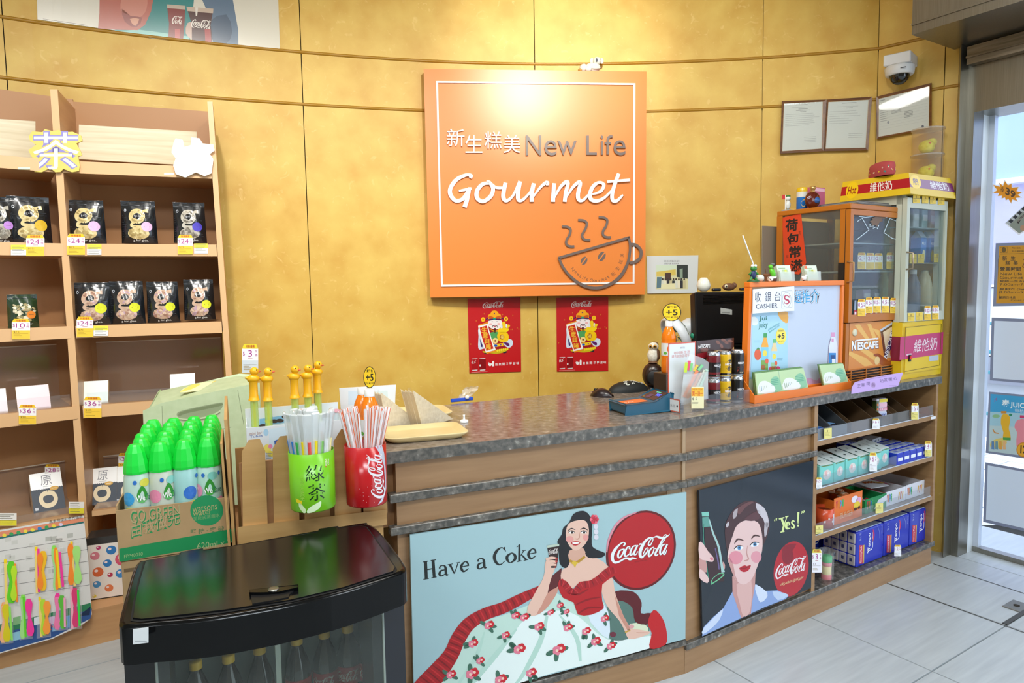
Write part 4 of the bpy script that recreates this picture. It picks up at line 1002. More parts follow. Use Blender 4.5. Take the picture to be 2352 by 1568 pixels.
p.poly([(630, 1012), (648, 1005), (650, 1030), (632, 1038)], '#2f5fa8', 3); p.poly([(633, 1014), (646, 1009), (648, 1027), (635, 1034)], '#b8434a', 4); p.poly([(608, 1068), (628, 1065), (628, 1070), (608, 1072)], '#2b86c8', 2); p.line_rows(611, 1040, 626, 6, 4, 1, '#8a96a0', 3)
p.build('box_print', INK, tb)
p = Pr(pixmap(tb, bxo-NP*.1, NP), .0005); pts = [(595, 972), (770, 948), (770, 968), (595, 990)]; p.poly(pts, '#cfd8de', 1); p.poly([(596, 962), (720, 944), (720, 962), (596, 978)], '#7fb4d8', 2)
for k in range(14): p.ell(604+13*k, 966-1.6*k+random.uniform(-5, 12), 9, 4.5, random.choice(['#3a2a26', '#3a2a26', '#e8a8b4', '#efe06a']), 3+.1*k, 12)
p.build('cow_print', INK, tb)
WY = mat('duck_yellow', '#f0b012', .35); TUBE = clear('bubble_tube', '#d5ee8a', .35, .08)
def wand():
    t = thing('bubble_wand', 'x', 'toy', (0, 0, 0), 0, 'yellow duck bubble wands in the planter')
    mk('lathe', ('tube', TUBE, t), [(.0105, -.10), (.0105, .075)], seg=14)
    mk('lathe', ('handle', WY, t), [(.0150, .075), (.0150, .079), (.0125, .081), (.0125, .088), (.0115, .092), (.0115, .127), (.0125, .130)], seg=16)
    m = MB(); m.ball((0, 0, .138), .0175, .0165, .0125, 14, 8); m.ball((.004, 0, .159), .0125, .0125, .0120, 14, 8); m.ball((-.016, 0, .141), .006, .006, .004, 8, 6); m.build('duck', WY, t)
    mk('ball', ('beak', mat('beak_red', '#e0553a', .4), t), (.017, -.001, .158), .006, .004, .0022, 10, 6)
    mk('ball', ('eye', mat('eye_black', '#111111', .3), t), (.011, -.0095, .1635), .0018, .0018, .0018, 8, 5)
    mk('box', ('inner_stick', mat('stick_yellow', '#f4e23a', .4), t), -.0035, .0035, -.001, .001, -.03, .070)
    return t
wd = wand(); wl = ['leftmost of the row, before the price card', 'second from the left', 'third from the left, beside the pale straws', 'fourth from the left', 'rightmost and tallest looking']
for i, (x, ytop, d) in enumerate(((580, 843, .115), (612, 844, .115), (674, 839, .12), (704, 837, .125), (727, 829, .155))):
    q = hit(x, ytop, P0-NP*d, NP); c = wd if i == 0 else copy_tree(wd)
    place(c, V((q.x, q.y, q.z-.171)), 18+random.uniform(-25, 10), 'yellow duck bubble wand, ' + wl[i])
p3_ = price_tag('$3 price card standing behind the leftmost duck wands', (556, 790, 593, 856), '3', P0-NP*.20, NP, None, None, '#e8d226', True, '#ced6da'); mk('tube', ('stick', mat('clear_rim', '#d8c8b4', .15), p3_), [(0, .003, -.02), (.0, .02, .955-p3_.location.z)], .0018, 6)
# ---------------------------------------------------------------- straw cups
def cup(name, label, px0, px1, ytop, ybot, dd, wallmat):
    xm = (px0+px1)/2; a = hit(xm, ybot-14, P0+NP*dd, NP); r = (px1-px0)/2/FOC*a.y
    top = hit(xm, ytop, P0+NP*dd, NP)
    t = thing(name, label, 'straw cup', a, AB); h = top.z-a.z
    mk('lathe', ('cup', wallmat, t), [(.001, 0), (r*.96, 0), (r*.98, .004), (r, h), (r-.002, h), (r*.95, .006), (.001, .006)], seg=40, caps=False)
    return t, r, h
gc, gr_, gh = cup('green_cup', 'bright green tea straw cup hung on the picket planter', 668, 772, 1032, 1176, .062, mat('green_plastic', '#6fb81e', .25))
p = Pr(cylmap(gr_*.99, 0, -97)); p.strip = .004; k = gr_
def gp(px, py): return ((px-720)/52*k*1.08, (1176-py)/144*gh)
def GT(p, t, px0, py0, px1, py1, c, lay=1, bold=0):
    p.text(t, [gp(px0, py1), gp(px1, py1), gp(px1, py0), gp(px0, py0)], c, lay, bold)
gl_ = [gp(669, 1176-3), gp(669, 1034)]
GT(p, '綠', 708, 1058, 747, 1098, '#16341c', 2, 0); GT(p, '茶', 712, 1105, 748, 1146, '#16341c', 2, 0)
a, b, c, d = gp(695, 1144), gp(695, 1060), gp(704, 1060), gp(704, 1144)
p.text('HONEY GREEN TEA', [d, c, b, a], '#9fd24e', 1)
p.poly([gp(748, 1045), gp(763, 1041), gp(763, 1066), gp(748, 1069)], '#d0302c', 1); GT(p, '道地', 750, 1046, 761, 1065, '#f2dcd2', 2)
p.poly([gp(682, 1140), gp(698, 1146), gp(696, 1156), gp(683, 1149)], '#e6d21e', 1); p.poly([gp(700, 1175), gp(690, 1160), gp(692, 1150), gp(703, 1162), gp(706, 1172)], '#cfe6b0', 1, 3)
p.poly([gp(708, 1175), gp(712, 1163), gp(730, 1152), gp(738, 1150), gp(735, 1164), gp(722, 1173)], '#d8edc0', 1, 3); p.build('cup_print', INKG, gc)
rc, rr, rh = cup('red_cup', 'red cola straw cup with white lettering beside the counter edge', 795, 891, 1018, 1166, .058, mat('red_plastic', '#b0161c', .18))
p = Pr(cylmap(rr*.995, 0, -102)); p.strip = .004
def rp(px, py): return ((px-843)/48*rr*1.08, (1166-py)/148*rh)
WH = '#e8e4e6'
coke(p, [rp(893, 1146), rp(884, 1030), rp(845, 1034), rp(853, 1150)], WH, 2)
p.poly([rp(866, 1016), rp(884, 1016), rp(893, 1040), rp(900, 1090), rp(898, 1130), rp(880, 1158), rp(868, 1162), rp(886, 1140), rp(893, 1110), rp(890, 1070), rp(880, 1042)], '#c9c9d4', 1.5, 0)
for k in range(16):
    x, y = rp(random.uniform(812, 884), random.uniform(1110, 1162)); p.ell(x, y, .001, .001, '#d89a9a', 1, 6)
p.build('cup_print', INKG, rc)
# straws
STRAW = printed('straw_plastic', .35)
s0_ = thing('drinking_straw', 'white orange-striped straw in the red cola cup', 'straw', (0, 0, 0), 0, 'orange-striped straws in the red cup')
m = MB(); sg = 10; Ls = .262; SR = .0042
for k in range(sg):
    a0, a1 = 2*pi*k/sg, 2*pi*(k+1)/sg; m.col('#e8703a' if k in (0, 5) else '#f2ecec')
    m.add([(SR*math.cos(a0), SR*math.sin(a0), 0), (SR*math.cos(a1), SR*math.sin(a1), 0), (SR*math.cos(a1), SR*math.sin(a1), Ls), (SR*math.cos(a0), SR*math.sin(a0), Ls)], [(0, 1, 2, 3)])
m.build('tube', STRAW, s0_)
rcM = rc.matrix_basis; k = 0
for i in range(34):
    a = random.uniform(0, 2*pi); q = rr*.8*random.random()**.5; bpt = V((q*.2*math.cos(a), q*.2*math.sin(a), .008))
    tpt = V((q*math.cos(a)*1.1 + random.uniform(-.006, .006), q*math.sin(a)*.9, rh)); d_ = (tpt-bpt).normalized()
    d_ = (d_ + V((random.uniform(-.05, .05), 0, 0))).normalized()
    o = s0_ if i == 0 else copy_tree(s0_)
    o.matrix_basis = rcM @ Matrix.Translation(bpt) @ d_.to_track_quat('Z', 'Y').to_matrix().to_4x4() @ Matrix.Rotation(random.uniform(0, 6), 4, 'Z')
SLV = clear('straw_sleeve', '#f2f6f6', .42, .2)
cols = ['#2f7fd0', '#3fae52', '#f2d81a', '#e8564e', '#f2d81a', '#7fc05a', '#eef0ee', '#f4e8a0']
stp = {}
for i in range(26):
    c = cols[i % 8]
    if c not in stp:
        nm = {'#2f7fd0': 'blue', '#3fae52': 'green', '#f2d81a': 'yellow', '#e8564e': 'red', '#7fc05a': 'light green', '#eef0ee': 'white', '#f4e8a0': 'pale yellow'}[c]
        t = thing('wrapped_straw', nm + ' wrapped straw in a clear sleeve in the green cup', 'straw', (0, 0, 0), 0, nm + ' wrapped straws in the green cup')
        mk('tube', ('tube', mat('straw_'+nm, c, .35), t), [(0, 0, 0), (0, 0, gh+.028)], .0058, 8)
        mk('rbox', ('sleeve', SLV, t), -.0125, .0125, -.004, .004, .1, gh+.105, .0035); stp[c] = (t, [0])
    t, used = stp[c]; o = t if used[0] == 0 else copy_tree(t); used[0] += 1
    a = random.uniform(0, 2*pi); q = gr_*.82*random.random()**.5
    if i < 8: a = R(-150+17*i); q = gr_*.8
    bpt = V((q*.62*math.cos(a), q*.62*math.sin(a), .008)); tpt = V((q*math.cos(a)*1.04, q*math.sin(a)*.95, gh)); d_ = (tpt-bpt).normalized()
    o.matrix_basis = gc.matrix_basis @ Matrix.Translation(bpt + V((0, 0, random.uniform(-.004, .0)))) @ d_.to_track_quat('Z', 'Y').to_matrix().to_4x4() @ Matrix.Rotation(random.uniform(-.4, .4), 4, 'Z')
# ---------------------------------------------------------------- orange juice bottles
OJ = mat('orange_juice', '#ef7d12', .15); CAPW = mat('cap_white', '#eef0ee', .4)
def juice(label, base, h):
    s = h/.215; t = thing('juice_bottle', label, 'bottle', base, 0)
    mk('lathe', ('bottle', OJ, t), [(r*s, z*s) for r, z in ((.028, 0), (.031, .006), (.031, .04), (.029, .055), (.031, .07), (.031, .125), (.029, .135), (.031, .142), (.026, .165), (.0165, .188), (.0135, .193), (.0135, .200))], seg=24)
    mk('lathe', ('cap', CAPW, t), [(.0155*s, .193*s), (.0155*s, .213*s), (.014*s, .215*s), (0, .215*s)], seg=20)
    p = Pr(cylmap(.0314*s, 0, -85)); p.col('#dfe6e6'); p.smooth = True
    p.sweep([[V((.0314*s*math.cos(2*pi*k/24), .0314*s*math.sin(2*pi*k/24), z*s)) for k in range(25)] for z in (.072, .124)]); p.smooth = False
    p.ell(0, .100*s, .017*s, .017*s, '#e8741c', 2); p.text('+C', (-.011*s, .092*s, .011*s, .108*s), '#fbeede', 3, .01); p.ell(-.025*s, .082*s, .008*s, .006*s, '#5fae3c', 2, 12); p.ell(.024*s, .115*s, .008*s, .006*s, '#f2b21c', 2, 12); p.rect(-.04*s, .073*s, .04*s, .078*s, '#2f8a4a', 1)
    p.build('label_wrap', INKG, t); return t
def jb(px, ycap, d, z=None):
    q = hit(px, ycap, P0-NP*d, NP); return q
qa = jb(832, 889, .20); juice('orange juice bottle at the back beside the white sheet, left of its twin', V((qa.x, qa.y, qa.z-.215)), .215)
qb = jb(848, 893, .125); juice('orange juice bottle under the yellow round disc by the red cup', V((qb.x, qb.y, qb.z-.215)), .215)
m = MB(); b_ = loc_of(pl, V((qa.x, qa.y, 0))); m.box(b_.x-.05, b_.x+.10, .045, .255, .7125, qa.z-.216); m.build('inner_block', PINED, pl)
def disc(label, cx, cy, rx, ry, o, n):
    def dr(p):
        p.ell(cx, cy, rx*.92, ry*.92, '#f2c616', 1, 28)
        p.text('買麵包', (cx-rx*.5, cy-ry*.45, cx+rx*.5, cy-ry*.72), '#221c08', 2, .02); p.text('+5', (cx-rx*.62, cy+ry*.35, cx+rx*.62, cy-ry*.32), '#221c08', 2, .02)
        p.text('GIVE ME FIVE', (cx-rx*.7, cy+ry*.66, cx+rx*.7, cy+ry*.45), '#4a3c10', 2, .01)
    return flat('promo_disc', label, 'sign', [(cx+rx*math.cos(2*pi*k/28), cy-ry*math.sin(2*pi*k/28)) for k in range(28)], o, n, '#2a2410', .002, dr, None, INK, .001)
disc('yellow +5 disc above the juice bottles by the red straw cup', 849, 866, 14, 25, V((qb.x, qb.y+.01, 0)), (0, -1, 0))
flat('sign_sheet', 'white sheet seen from behind the two juice bottles', 'sign', [(785, 975), (905, 975), (909, 883), (779, 891)], P0-NP*.29, NP, '#e3e8ea', .002, lambda p: (p.rect(800, 898, 830, 930, '#cfe0ea', 1), p.poly([(850, 900), (890, 897), (892, 930), (852, 934)], '#d4e0de', 1)), None, INK, .001)
# ================================================================ ON THE WALL
def wallhit(px, py, h=0):
    for i in range(len(WP)-1):
        a = V((*WP[i], 0)); b = V((*WP[i+1], 0)); t = (b-a).normalized(); n = V((t.y, -t.x, 0))
        p = hit(px, py, a + n*h, n); k = (V((p.x, p.y, 0)) - a - n*h).dot(t)/(b-a).length
        if -1e-3 <= k <= 1.001 and p.y > 1: return p
    return D(px, py, 3.6)
def wseg(px):
    best = None
    for i in range(len(WP)-1):
        a = V((*WP[i], 0)); b = V((*WP[i+1], 0)); t = (b-a).normalized(); n = V((t.y, -t.x, 0))
        p = hit(px, 500, a, n); k = (V((p.x, p.y, 0)) - a).dot(t)/(b-a).length
        if -1e-3 <= k <= 1.001 and p.y > 1: return a, n, math.degrees(math.atan2(t.y, t.x))
# ---------------------------------------------------------------- the big orange sign
wa, wc = wallhit(985, 420), wallhit(1484, 420)
SA = math.degrees(math.atan2(wc.y-wa.y, wc.x-wa.x)); NSg = nrm(SA); SO = V((wa.x, wa.y, 0)) + NSg*.066
sign = thing('shop_sign', 'large square orange wall sign with raised shop lettering and cup outline', 'sign', V((*(hit(1230, 680, SO, NSg))[:2], hit(1230, 680, SO, NSg).z)), SA)
f = pixmap(sign, SO, NSg)
ORG = mat('sign_orange', '#ea8636', .34, spec=.5); TXW = mat('sign_white', '#f1efec', .4); TXB = mat('sign_brown', '#6f5f57', .4)
pts = [(988, 683), (1482, 676), (1485, 164), (973, 158)]
Fp = [loc_of(sign, hit(x, y, SO, NSg)) for x, y in pts]; dpt = V((0, .06, 0))
mk('hex', ('board', ORG, sign), [Fp[0], Fp[1], Fp[1]+dpt, Fp[0]+dpt, Fp[3], Fp[2], Fp[2]+dpt, Fp[3]+dpt])
SW = noisy
p = Pr(f); bo = [(1001.7, 186), (1459.4, 191), (1457.4, 651), (1013, 658)]; bi = [(1006, 190), (1455, 195), (1453.2, 647), (1017, 653.5)]
for i in range(4):
    j = (i+1) % 4; q = [bo[i], bo[j], bi[j], bi[i]]
    k = [f(x, y, .006) for x, y in q] + [f(x, y, 0) for x, y in q]; p.add(k, [(0, 1, 2, 3), (0, 1, 5, 4), (2, 3, 7, 6)])
p.build('border_line', TXW, sign)
def raised(name, t, b, material, th=.008, bold=.0, T=sign, fm=f):
    x0, y0, x1, y1 = b; p = Pr(fm); p.text(t, (x0, y1, x1, y0), '#ffffff', 0, bold, 0, 1.0)
    # squash the unit extrusion to th
    vs, fs, asp = text_mesh(t, bold, 1.0); p.v = []; p.f = []; p.c = []; p.m = []; p.sm = []
    p.add([fm(x0+(x1-x0)*x, y1+(y0-y1)*y, .0+th*(z+1)/2) for x, y, z in vs], fs); return p.build(name, material, T)
for t, b in (('新', (1026, 296, 1067, 336)), ('生', (1069, 310, 1108, 351)), ('糕', (1113, 302, 1152, 341)), ('美', (1157, 310, 1195, 351))): raised('character', t, b, TXW, .010)
for t, b in (('N', (1208, 310.5, 1243, 356.5)), ('e', (1250.5, 321.5, 1279, 357)), ('w', (1281, 322.7, 1324.5, 356)), ('L', (1347, 311, 1371, 355.5)), ('i', (1379.5, 310.8, 1385.5, 355.3)), ('f', (1389, 310, 1407, 355)), ('e', (1409, 321.5, 1437, 356.6))): raised('letter', t, b, TXB, .012)
GOUR = [[(365,150,40),(378,118,36),(310,115,40),(200,170,48),(130,270,50),(130,350,50),(190,420,46),(270,405,44),(330,330,48),(358,272,36)], [(362,262,36),(330,400,50),(298,500,52)], [(230,305,26),(380,275,34)],
 [(600,215,30),(520,220,45),(450,300,50),(450,390,50),(520,430,45),(610,370,50),(640,280,46),(600,205,40),(560,192,30)], [(600,200,30),(670,260,34),(755,268,30)],
 [(790,205,48),(765,330,50),(770,400,50),(810,420,40),(880,360,30),(950,220,40),(965,190,48)], [(965,190,48),(940,330,48),(945,410,46),(990,415,36),(1060,350,28),(1125,255,22)],
 [(1130,212,50),(1105,330,50),(1105,436,48)], [(1120,380,20),(1200,270,30),(1260,215,40),(1290,205,46),(1295,238,34)],
 [(1375,212,48),(1365,330,48),(1360,436,50)], [(1370,400,20),(1440,270,34),(1510,200,44),(1540,212,42),(1515,320,46),(1500,436,46)], [(1510,400,20),(1590,270,34),(1660,205,44),(1688,215,44),(1660,340,48),(1670,410,46),(1720,415,36),(1785,350,26)],
 [(1830,345,18),(1930,310,36),(1970,235,40),(1920,202,34),(1850,240,44),(1805,330,48),(1812,400,48),(1880,425,44),(1970,390,34),(2065,300,26)],
 [(2150,95,44),(2100,230,46),(2070,350,46),(2080,420,44),(2130,420,38),(2200,350,22)], [(2010,195,30),(2285,172,34)]]
g5 = lambda x, y: (1010+x/5.227, 380+y/5.227)
p = Pr(f)
for i, st in enumerate(GOUR): p.slab(st, '#ffffff', 0, .012+.0004*i, 5, g5)
p.build('script_word', TXW, sign)
g8 = lambda x, y: (1270+x/7.84, 480+y/7.84)
def band(name, st, sm=5, h=.010):
    p = Pr(f); p.slab(st, '#ffffff', 0, h, sm, g8); p.build(name, TXB, sign)
for dx, dy in ((0, 0), (290, -116), (660, -166)):
    band('steam', [(x+dx, y+dy, 42) for x, y in ((165, 312), (260, 320), (318, 365), (300, 460), (240, 570), (255, 645), (315, 672), (385, 672))])
band('cup_outline', [(100, 880, 44), (740, 694, 44), (1385, 506, 44)], 0, .014)
band('cup_outline', [(1365, 500, 40), (1390, 640, 44), (1385, 780, 46), (1350, 960, 50), (1250, 1160, 56), (1100, 1310, 56), (920, 1395, 56), (760, 1420, 56), (590, 1390, 54), (420, 1300, 50), (260, 1150, 46), (170, 1020, 44), (108, 880, 40)], 5, .014)
band('cup_handle', [(1400, 632, 52), (1490, 645, 52), (1570, 715, 54), (1590, 800, 54), (1560, 890, 56), (1480, 950, 54), (1385, 970, 50)], 5, .014)
for cx, cy, s_ in ((560, 930, 1), (880, 852, 1.15)):
    p = Pr(f); a, b = g8(cx, cy); p.ell(a, b, 7.0*s_, 10.2*s_, '#5f534c', 3, 20, 28); p.build('bean', TXB, sign)
    p = Pr(f); q0 = g8(cx-48*s_, cy+62*s_); q1 = g8(cx+48*s_, cy-62*s_); p.stroke([(q0[0], q0[1], 2.6), (q1[0], q1[1], 2.6)], '#ea8636', 5); p.build('bean_slit', ORG, sign)
p = Pr(f)
for t, x, y, a, s_ in (('N', 360, 1085, 55, 62), ('e', 408, 1140, 48, 42), ('w', 450, 1180, 42, 44), ('L', 508, 1208, 33, 62), ('i', 540, 1236, 27, 50), ('f', 572, 1248, 24, 62), ('e', 618, 1272, 18, 42), ('G', 690, 1285, 8, 62), ('o', 745, 1292, 4, 42), ('u', 800, 1298, 0, 42), ('r', 843, 1292, -6, 42), ('m', 895, 1276, -12, 46), ('e', 950, 1252, -20, 42), ('t', 998, 1226, -30, 58),
                     ('新', 1085, 1168, -42, 78), ('生', 1163, 1070, -55, 74), ('糕', 1220, 952, -70, 72), ('美', 1243, 832, -82, 66)):
    vs, fs, asp = text_mesh(t, 0, 0); hgt = s_; wd_ = min(s_*asp, s_*1.1); c, s2 = math.cos(R(a)), math.sin(R(a))
    def cr(u, v): return g8(x+(u*c-v*s2), y+(u*s2+v*c))
    p.text(t, [cr(-wd_/2, hgt/2), cr(wd_/2, hgt/2), cr(wd_/2, -hgt/2), cr(-wd_/2, -hgt/2)], '#6b4a34', 1)
p.build('small_print', INK, sign)
# koala lying on the sign's top edge
kq = hit(1357, 160, SO - NSg*.03, NSg); ztop = hit(1357, 162.5, SO, NSg).z
ko = thing('koala_figure', 'small white koala figurine lying on the top edge of the orange sign', 'figurine', V((kq.x, kq.y, ztop)), SA)
KW = mat('koala_white', '#d9d8cc', .6); KB = mat('koala_dark', '#50525c', .5); KT = mat('koala_tan', '#b98a3a', .6)
mk('ball', ('body', KW, ko), (.010, 0, .026), .044, .026, .026, 16, 10)
m = MB(); m.ball((-.040, -.004, .022), .024, .022, .022, 14, 8); m.ball((-.018, -.020, .013), .020, .011, .013, 12, 8); m.build('legs', KW, ko)
mk('ball', ('tan_patch', KT, ko), (-.060, -.004, .010), .012, .016, .010, 12, 8)
mk('ball', ('arm', KW, ko), (.020, -.022, .020), .030, .010, .010, 12, 8)
mk('ball', ('head', KW, ko), (.034, -.006, .060), .024, .021, .021, 16, 10)
for sx in (-.027, .027):
    mk('ball', ('ear', KW, ko), (.034+sx, .002, .063), .012, .006, .016, 12, 8)
mk('ball', ('nose', KB, ko), (.028, -.026, .058), .0055, .005, .010, 10, 8)
for sx in (-.002, .020):
    mk('ball', ('eye', KB, ko), (.033+sx-.006, -.025, .064), .0018, .002, .0028, 8, 6)
# ---------------------------------------------------------------- two red posters under it
def wealth(quad):
    g = quad_map([quad[0], quad[1], quad[2], quad[3]])
    def G(x, y): return g(x/1115, 1-(y+42)/1580)
    def draw(p):
        P = lambda pts, c, l, s=0: p.poly([G(*q) for q in (catmull(pts, s, True) if s else pts)], c, l)
        def E(cx, cy, rx, ry, c, l, n=18): p.poly([G(cx+rx*math.cos(2*pi*k/n), cy+ry*math.sin(2*pi*k/n)) for k in range(n)], c, l)
        S = lambda st, c, l: p.stroke(st, c, l, 4, G)
        T = lambda t, b, c, l, bold=0: p.text(t, [G(b[0], b[3]), G(b[2], b[3]), G(b[2], b[1]), G(b[0], b[1])], c, l, bold)
        coke(p, [G(315, 175), G(770, 165), G(770, 25), G(315, 35)], '#e8dcd8', 2, 3)
        random.seed(3)
        for k in range(26):
            x, y = random.uniform(30, 1080), random.uniform(260, 1050); E(x, y, 12, 16, '#c86a2a', 1, 8)
        # robe, sleeves
        P([(215, 600), (330, 560), (560, 900), (300, 1030), (205, 1010), (215, 760)], '#cfdcee', 2, 3); P([(240, 800), (300, 960), (290, 1000), (260, 980)], '#3c2a6a', 3)
        P([(440, 560), (700, 560), (760, 900), (740, 1040), (330, 1060), (420, 800)], '#a01c22', 2.5, 3)
        P([(450, 700), (640, 680), (660, 800), (480, 820)], '#4fa05a', 3, 3); E(570, 865, 62, 62, '#efd88a', 4); E(570, 865, 20, 20, '#8a2a1c', 5, 10)
        P([(500, 940), (740, 920), (740, 975), (500, 1010)], '#f0c81c', 4); E(575, 970, 40, 26, '#1f5cc0', 5); E(683, 956, 20, 12, '#6a2a8a', 5, 10)
        P([(300, 1070), (420, 1100), (600, 1060), (700, 1040), (840, 1050), (760, 1110), (600, 1140), (420, 1120), (320, 1110)], '#c8b41c', 4, 3)
        for k in range(6): E(610+k*44, 1075-k*6, 20, 26, '#ecd52a', 5, 12)
        P([(720, 1105), (810, 1095), (800, 1130), (740, 1135)], '#2a2430', 3, 2); P([(325, 1110), (370, 1100), (380, 1140), (345, 1140)], '#2a2430', 3, 2)
        P([(740, 910), (840, 840), (930, 860), (945, 950), (880, 1020), (800, 1000)], '#cfdcee', 3, 3); P([(745, 905), (850, 920), (875, 975), (830, 990)], '#5a1f66', 4, 2)
        # head with plain hat
        P([(430, 440), (700, 430), (700, 560), (640, 620), (520, 610), (440, 560)], '#f1e9ea', 5, 3); P([(440, 590), (520, 640), (620, 640), (700, 590), (640, 660), (540, 670)], '#e8b81c', 5, 2)
        P([(430, 400), (430, 320), (480, 280), (510, 235), (570, 222), (620, 240), (650, 285), (695, 320), (700, 400), (640, 385), (500, 385)], '#f0a81c', 6, 2); P([(445, 340), (520, 350), (560, 390), (450, 395)], '#c85a1c', 7, 2); P([(690, 340), (610, 350), (570, 390), (685, 395)], '#c85a1c', 7, 2)
        P([(435, 400), (560, 385), (700, 400), (690, 432), (560, 420), (440, 432)], '#4a1f5a', 7); E(562, 393, 36, 20, '#1c9a7a', 8); E(560, 285, 16, 14, '#5a2a6a', 8, 10)
        S([(360, 420, 14), (425, 380, 30)], '#4a1f5a', 5); S([(760, 410, 14), (700, 380, 30)], '#4a1f5a', 5)
        for x in (318, 806): E(x, 405, 44, 48, '#f2c21c', 6); E(x, 405, 14, 15, '#b83a1c', 7, 10)
        E(480, 510, 34, 22, '#eab4b4', 6, 12); E(650, 510, 34, 22, '#eab4b4', 6, 12); S([(495, 462, 6), (515, 455, 8), (532, 464, 6)], '#4a3a3a', 7); S([(595, 462, 6), (615, 455, 8), (632, 464, 6)], '#4a3a3a', 7)
        S([(510, 590, 8), (525, 545, 12), (565, 535, 12), (610, 545, 12), (620, 590, 8)], '#2a1f22', 7); P([(530, 548), (605, 548), (590, 568), (545, 568)], '#b83a4a', 8); P([(545, 595), (590, 595), (580, 680), (568, 710), (555, 680)], '#4a2418', 7)
        # money bag
        P([(620, 680), (660, 600), (860, 610), (850, 660), (800, 690), (650, 690)], '#f2d21c', 7, 3); P([(610, 780), (650, 690), (800, 690), (860, 770), (840, 870), (760, 900), (660, 880)], '#f0c414', 7, 3); E(715, 790, 50, 56, '#a85a1c', 8); T('福', (683, 750, 748, 830), '#f6dc6a', 9, .01)
        P([(715, 490), (780, 460), (800, 540), (790, 610), (740, 600)], '#f0cc22', 8, 2); P([(830, 530), (890, 540), (870, 590), (820, 600)], '#f0cc22', 8, 2); P([(690, 540), (720, 510), (735, 590), (690, 600)], '#dfe6f0', 8, 2); P([(800, 520), (830, 520), (825, 590), (800, 590)], '#dfe6f0', 7.5, 2)
        # scroll
        P([(210, 520), (430, 455), (430, 490), (215, 540)], '#e8901c', 9); P([(210, 540), (415, 485), (440, 620), (500, 850), (580, 1060), (365, 1110), (290, 900), (235, 700)], '#f2efe8', 9); P([(243, 575), (395, 535), (420, 640), (480, 850), (530, 1030), (375, 1075), (310, 870), (265, 700)], '#c8281e', 10)
        for k, (ch, x, y) in enumerate((('生', 335, 628), ('意', 362, 748), ('興', 393, 870), ('隆', 428, 990))): T(ch, (x-58, y-56, x+58, y+56), '#f2c23a', 11, .012)
        P([(370, 1110), (575, 1065), (600, 1085), (380, 1140)], '#e8901c', 10)
        # cans and strap line
        for x, dk in ((120, 0), (288, 1)):
            P([(x-70, 1250), (x-60, 1232), (x+60, 1232), (x+70, 1250), (x+70, 1455), (x+55, 1485), (x-55, 1485), (x-70, 1455)], '#a81a20' if not dk else '#86141a', 2); P([(x-60, 1232), (x+60, 1228), (x+62, 1242), (x-62, 1245)], '#d8cfd0', 3); P([(x-60, 1470), (x+60, 1462), (x+52, 1486), (x-52, 1490)], '#d8cfd0', 3)
        coke(p, [G(52, 1340), G(190, 1330), G(190, 1258), G(52, 1268)], '#f2e8e6', 4, 3, (0, 1, 2, 7)); E(236, 1380, 17, 22, '#e8dcdc', 4, 12)
        P([(408, 1345), (490, 1345), (480, 1385), (455, 1400), (430, 1395)], '#f0ecec', 3, 2); S([(410, 1320, 8), (470, 1350, 8)], '#f0ecec', 3); P([(497, 1310), (515, 1290), (538, 1310), (536, 1405), (497, 1408)], '#f0ecec', 3)
        for k, ch in enumerate('飲樂開餐更滋味'): T(ch, (560+76*k, 1342-k*2, 615+76*k, 1398-k*2), '#f0ecec', 3, .012)
        P([(45, 1518), (395, 1508), (395, 1512), (45, 1524)], '#e0b8b4', 2)
    return draw
for lab, q, px in (('left red cola poster with scroll figure under the orange sign', [(1078, 857), (1197, 853), (1195, 683), (1074, 686)], 1135), ('right red cola poster with scroll figure under the orange sign', [(1279, 853), (1397, 851), (1397, 681), (1278, 684)], 1338)):
    o_ = wallhit(px, 760); a_, n_, an = wseg(px)
    flat('poster', lab, 'poster', q, o_ + n_*.006, n_, '#bf1d22', .001, wealth(q), 'red cola posters with a scroll figure', INKG)
random.seed(11)
# ---------------------------------------------------------------- photo print, certificates, camera
def shopphoto(p):
    p.poly([(1506, 608), (1580, 608), (1580, 664), (1506, 664)], '#d9d6a8', 1); p.poly([(1506, 608), (1554, 608), (1554, 620), (1506, 624)], '#cfe0c8', 2); p.poly([(1508, 624), (1552, 618), (1552, 632), (1508, 634)], '#d8c05a', 3); p.poly([(1527, 627), (1541, 626), (1541, 650), (1527, 650)], '#4a2f24', 4); p.poly([(1554, 608), (1580, 608), (1580, 640), (1554, 636)], '#26302c', 2); p.poly([(1561, 618), (1568, 616), (1568, 650), (1562, 650)], '#8aa08c', 3)
    p.poly([(1509, 636), (1520, 636), (1518, 660), (1508, 662)], '#5a7a86', 4)
    for k in range(9): x = 1522+6.2*k; p.ell(x, 641, 2.2, 2.4, '#3a2a26', 6, 8); p.poly([(x-3, 644), (x+3, 644), (x+3.4, 662), (x-3.4, 662)], ['#d8dccc', '#e8e4c8', '#2a2a30', '#c8c094', '#22262c'][k % 5], 5)
    p.poly([(1520, 652), (1550, 650), (1552, 663), (1518, 664)], '#e6e2b4', 6); p.text('新生糕美開業紀念留影', (1524, 601.5, 1561, 597.5), '#5a5a5a', 1); p.text('謝謝光臨 歡迎再來', (1526, 607, 1560, 603), '#5a5a5a', 1)
o_ = wallhit(1545, 630); a_, n_, an = wseg(1545)
flat('photo_sheet', 'white sheet with a shop photograph taped beside the orange sign', 'sheet', [(1487, 674), (1601, 672), (1604, 586), (1485, 588)], o_ + n_*.008, n_, '#d6dcdc', .001, shopphoto)
FRAME = noisy('walnut_frame', '#5a3414', '#744719', (1, 1, 8), 6, .35, 4); GOLD = mat('frame_gold', '#b98a2a', .3, .6)
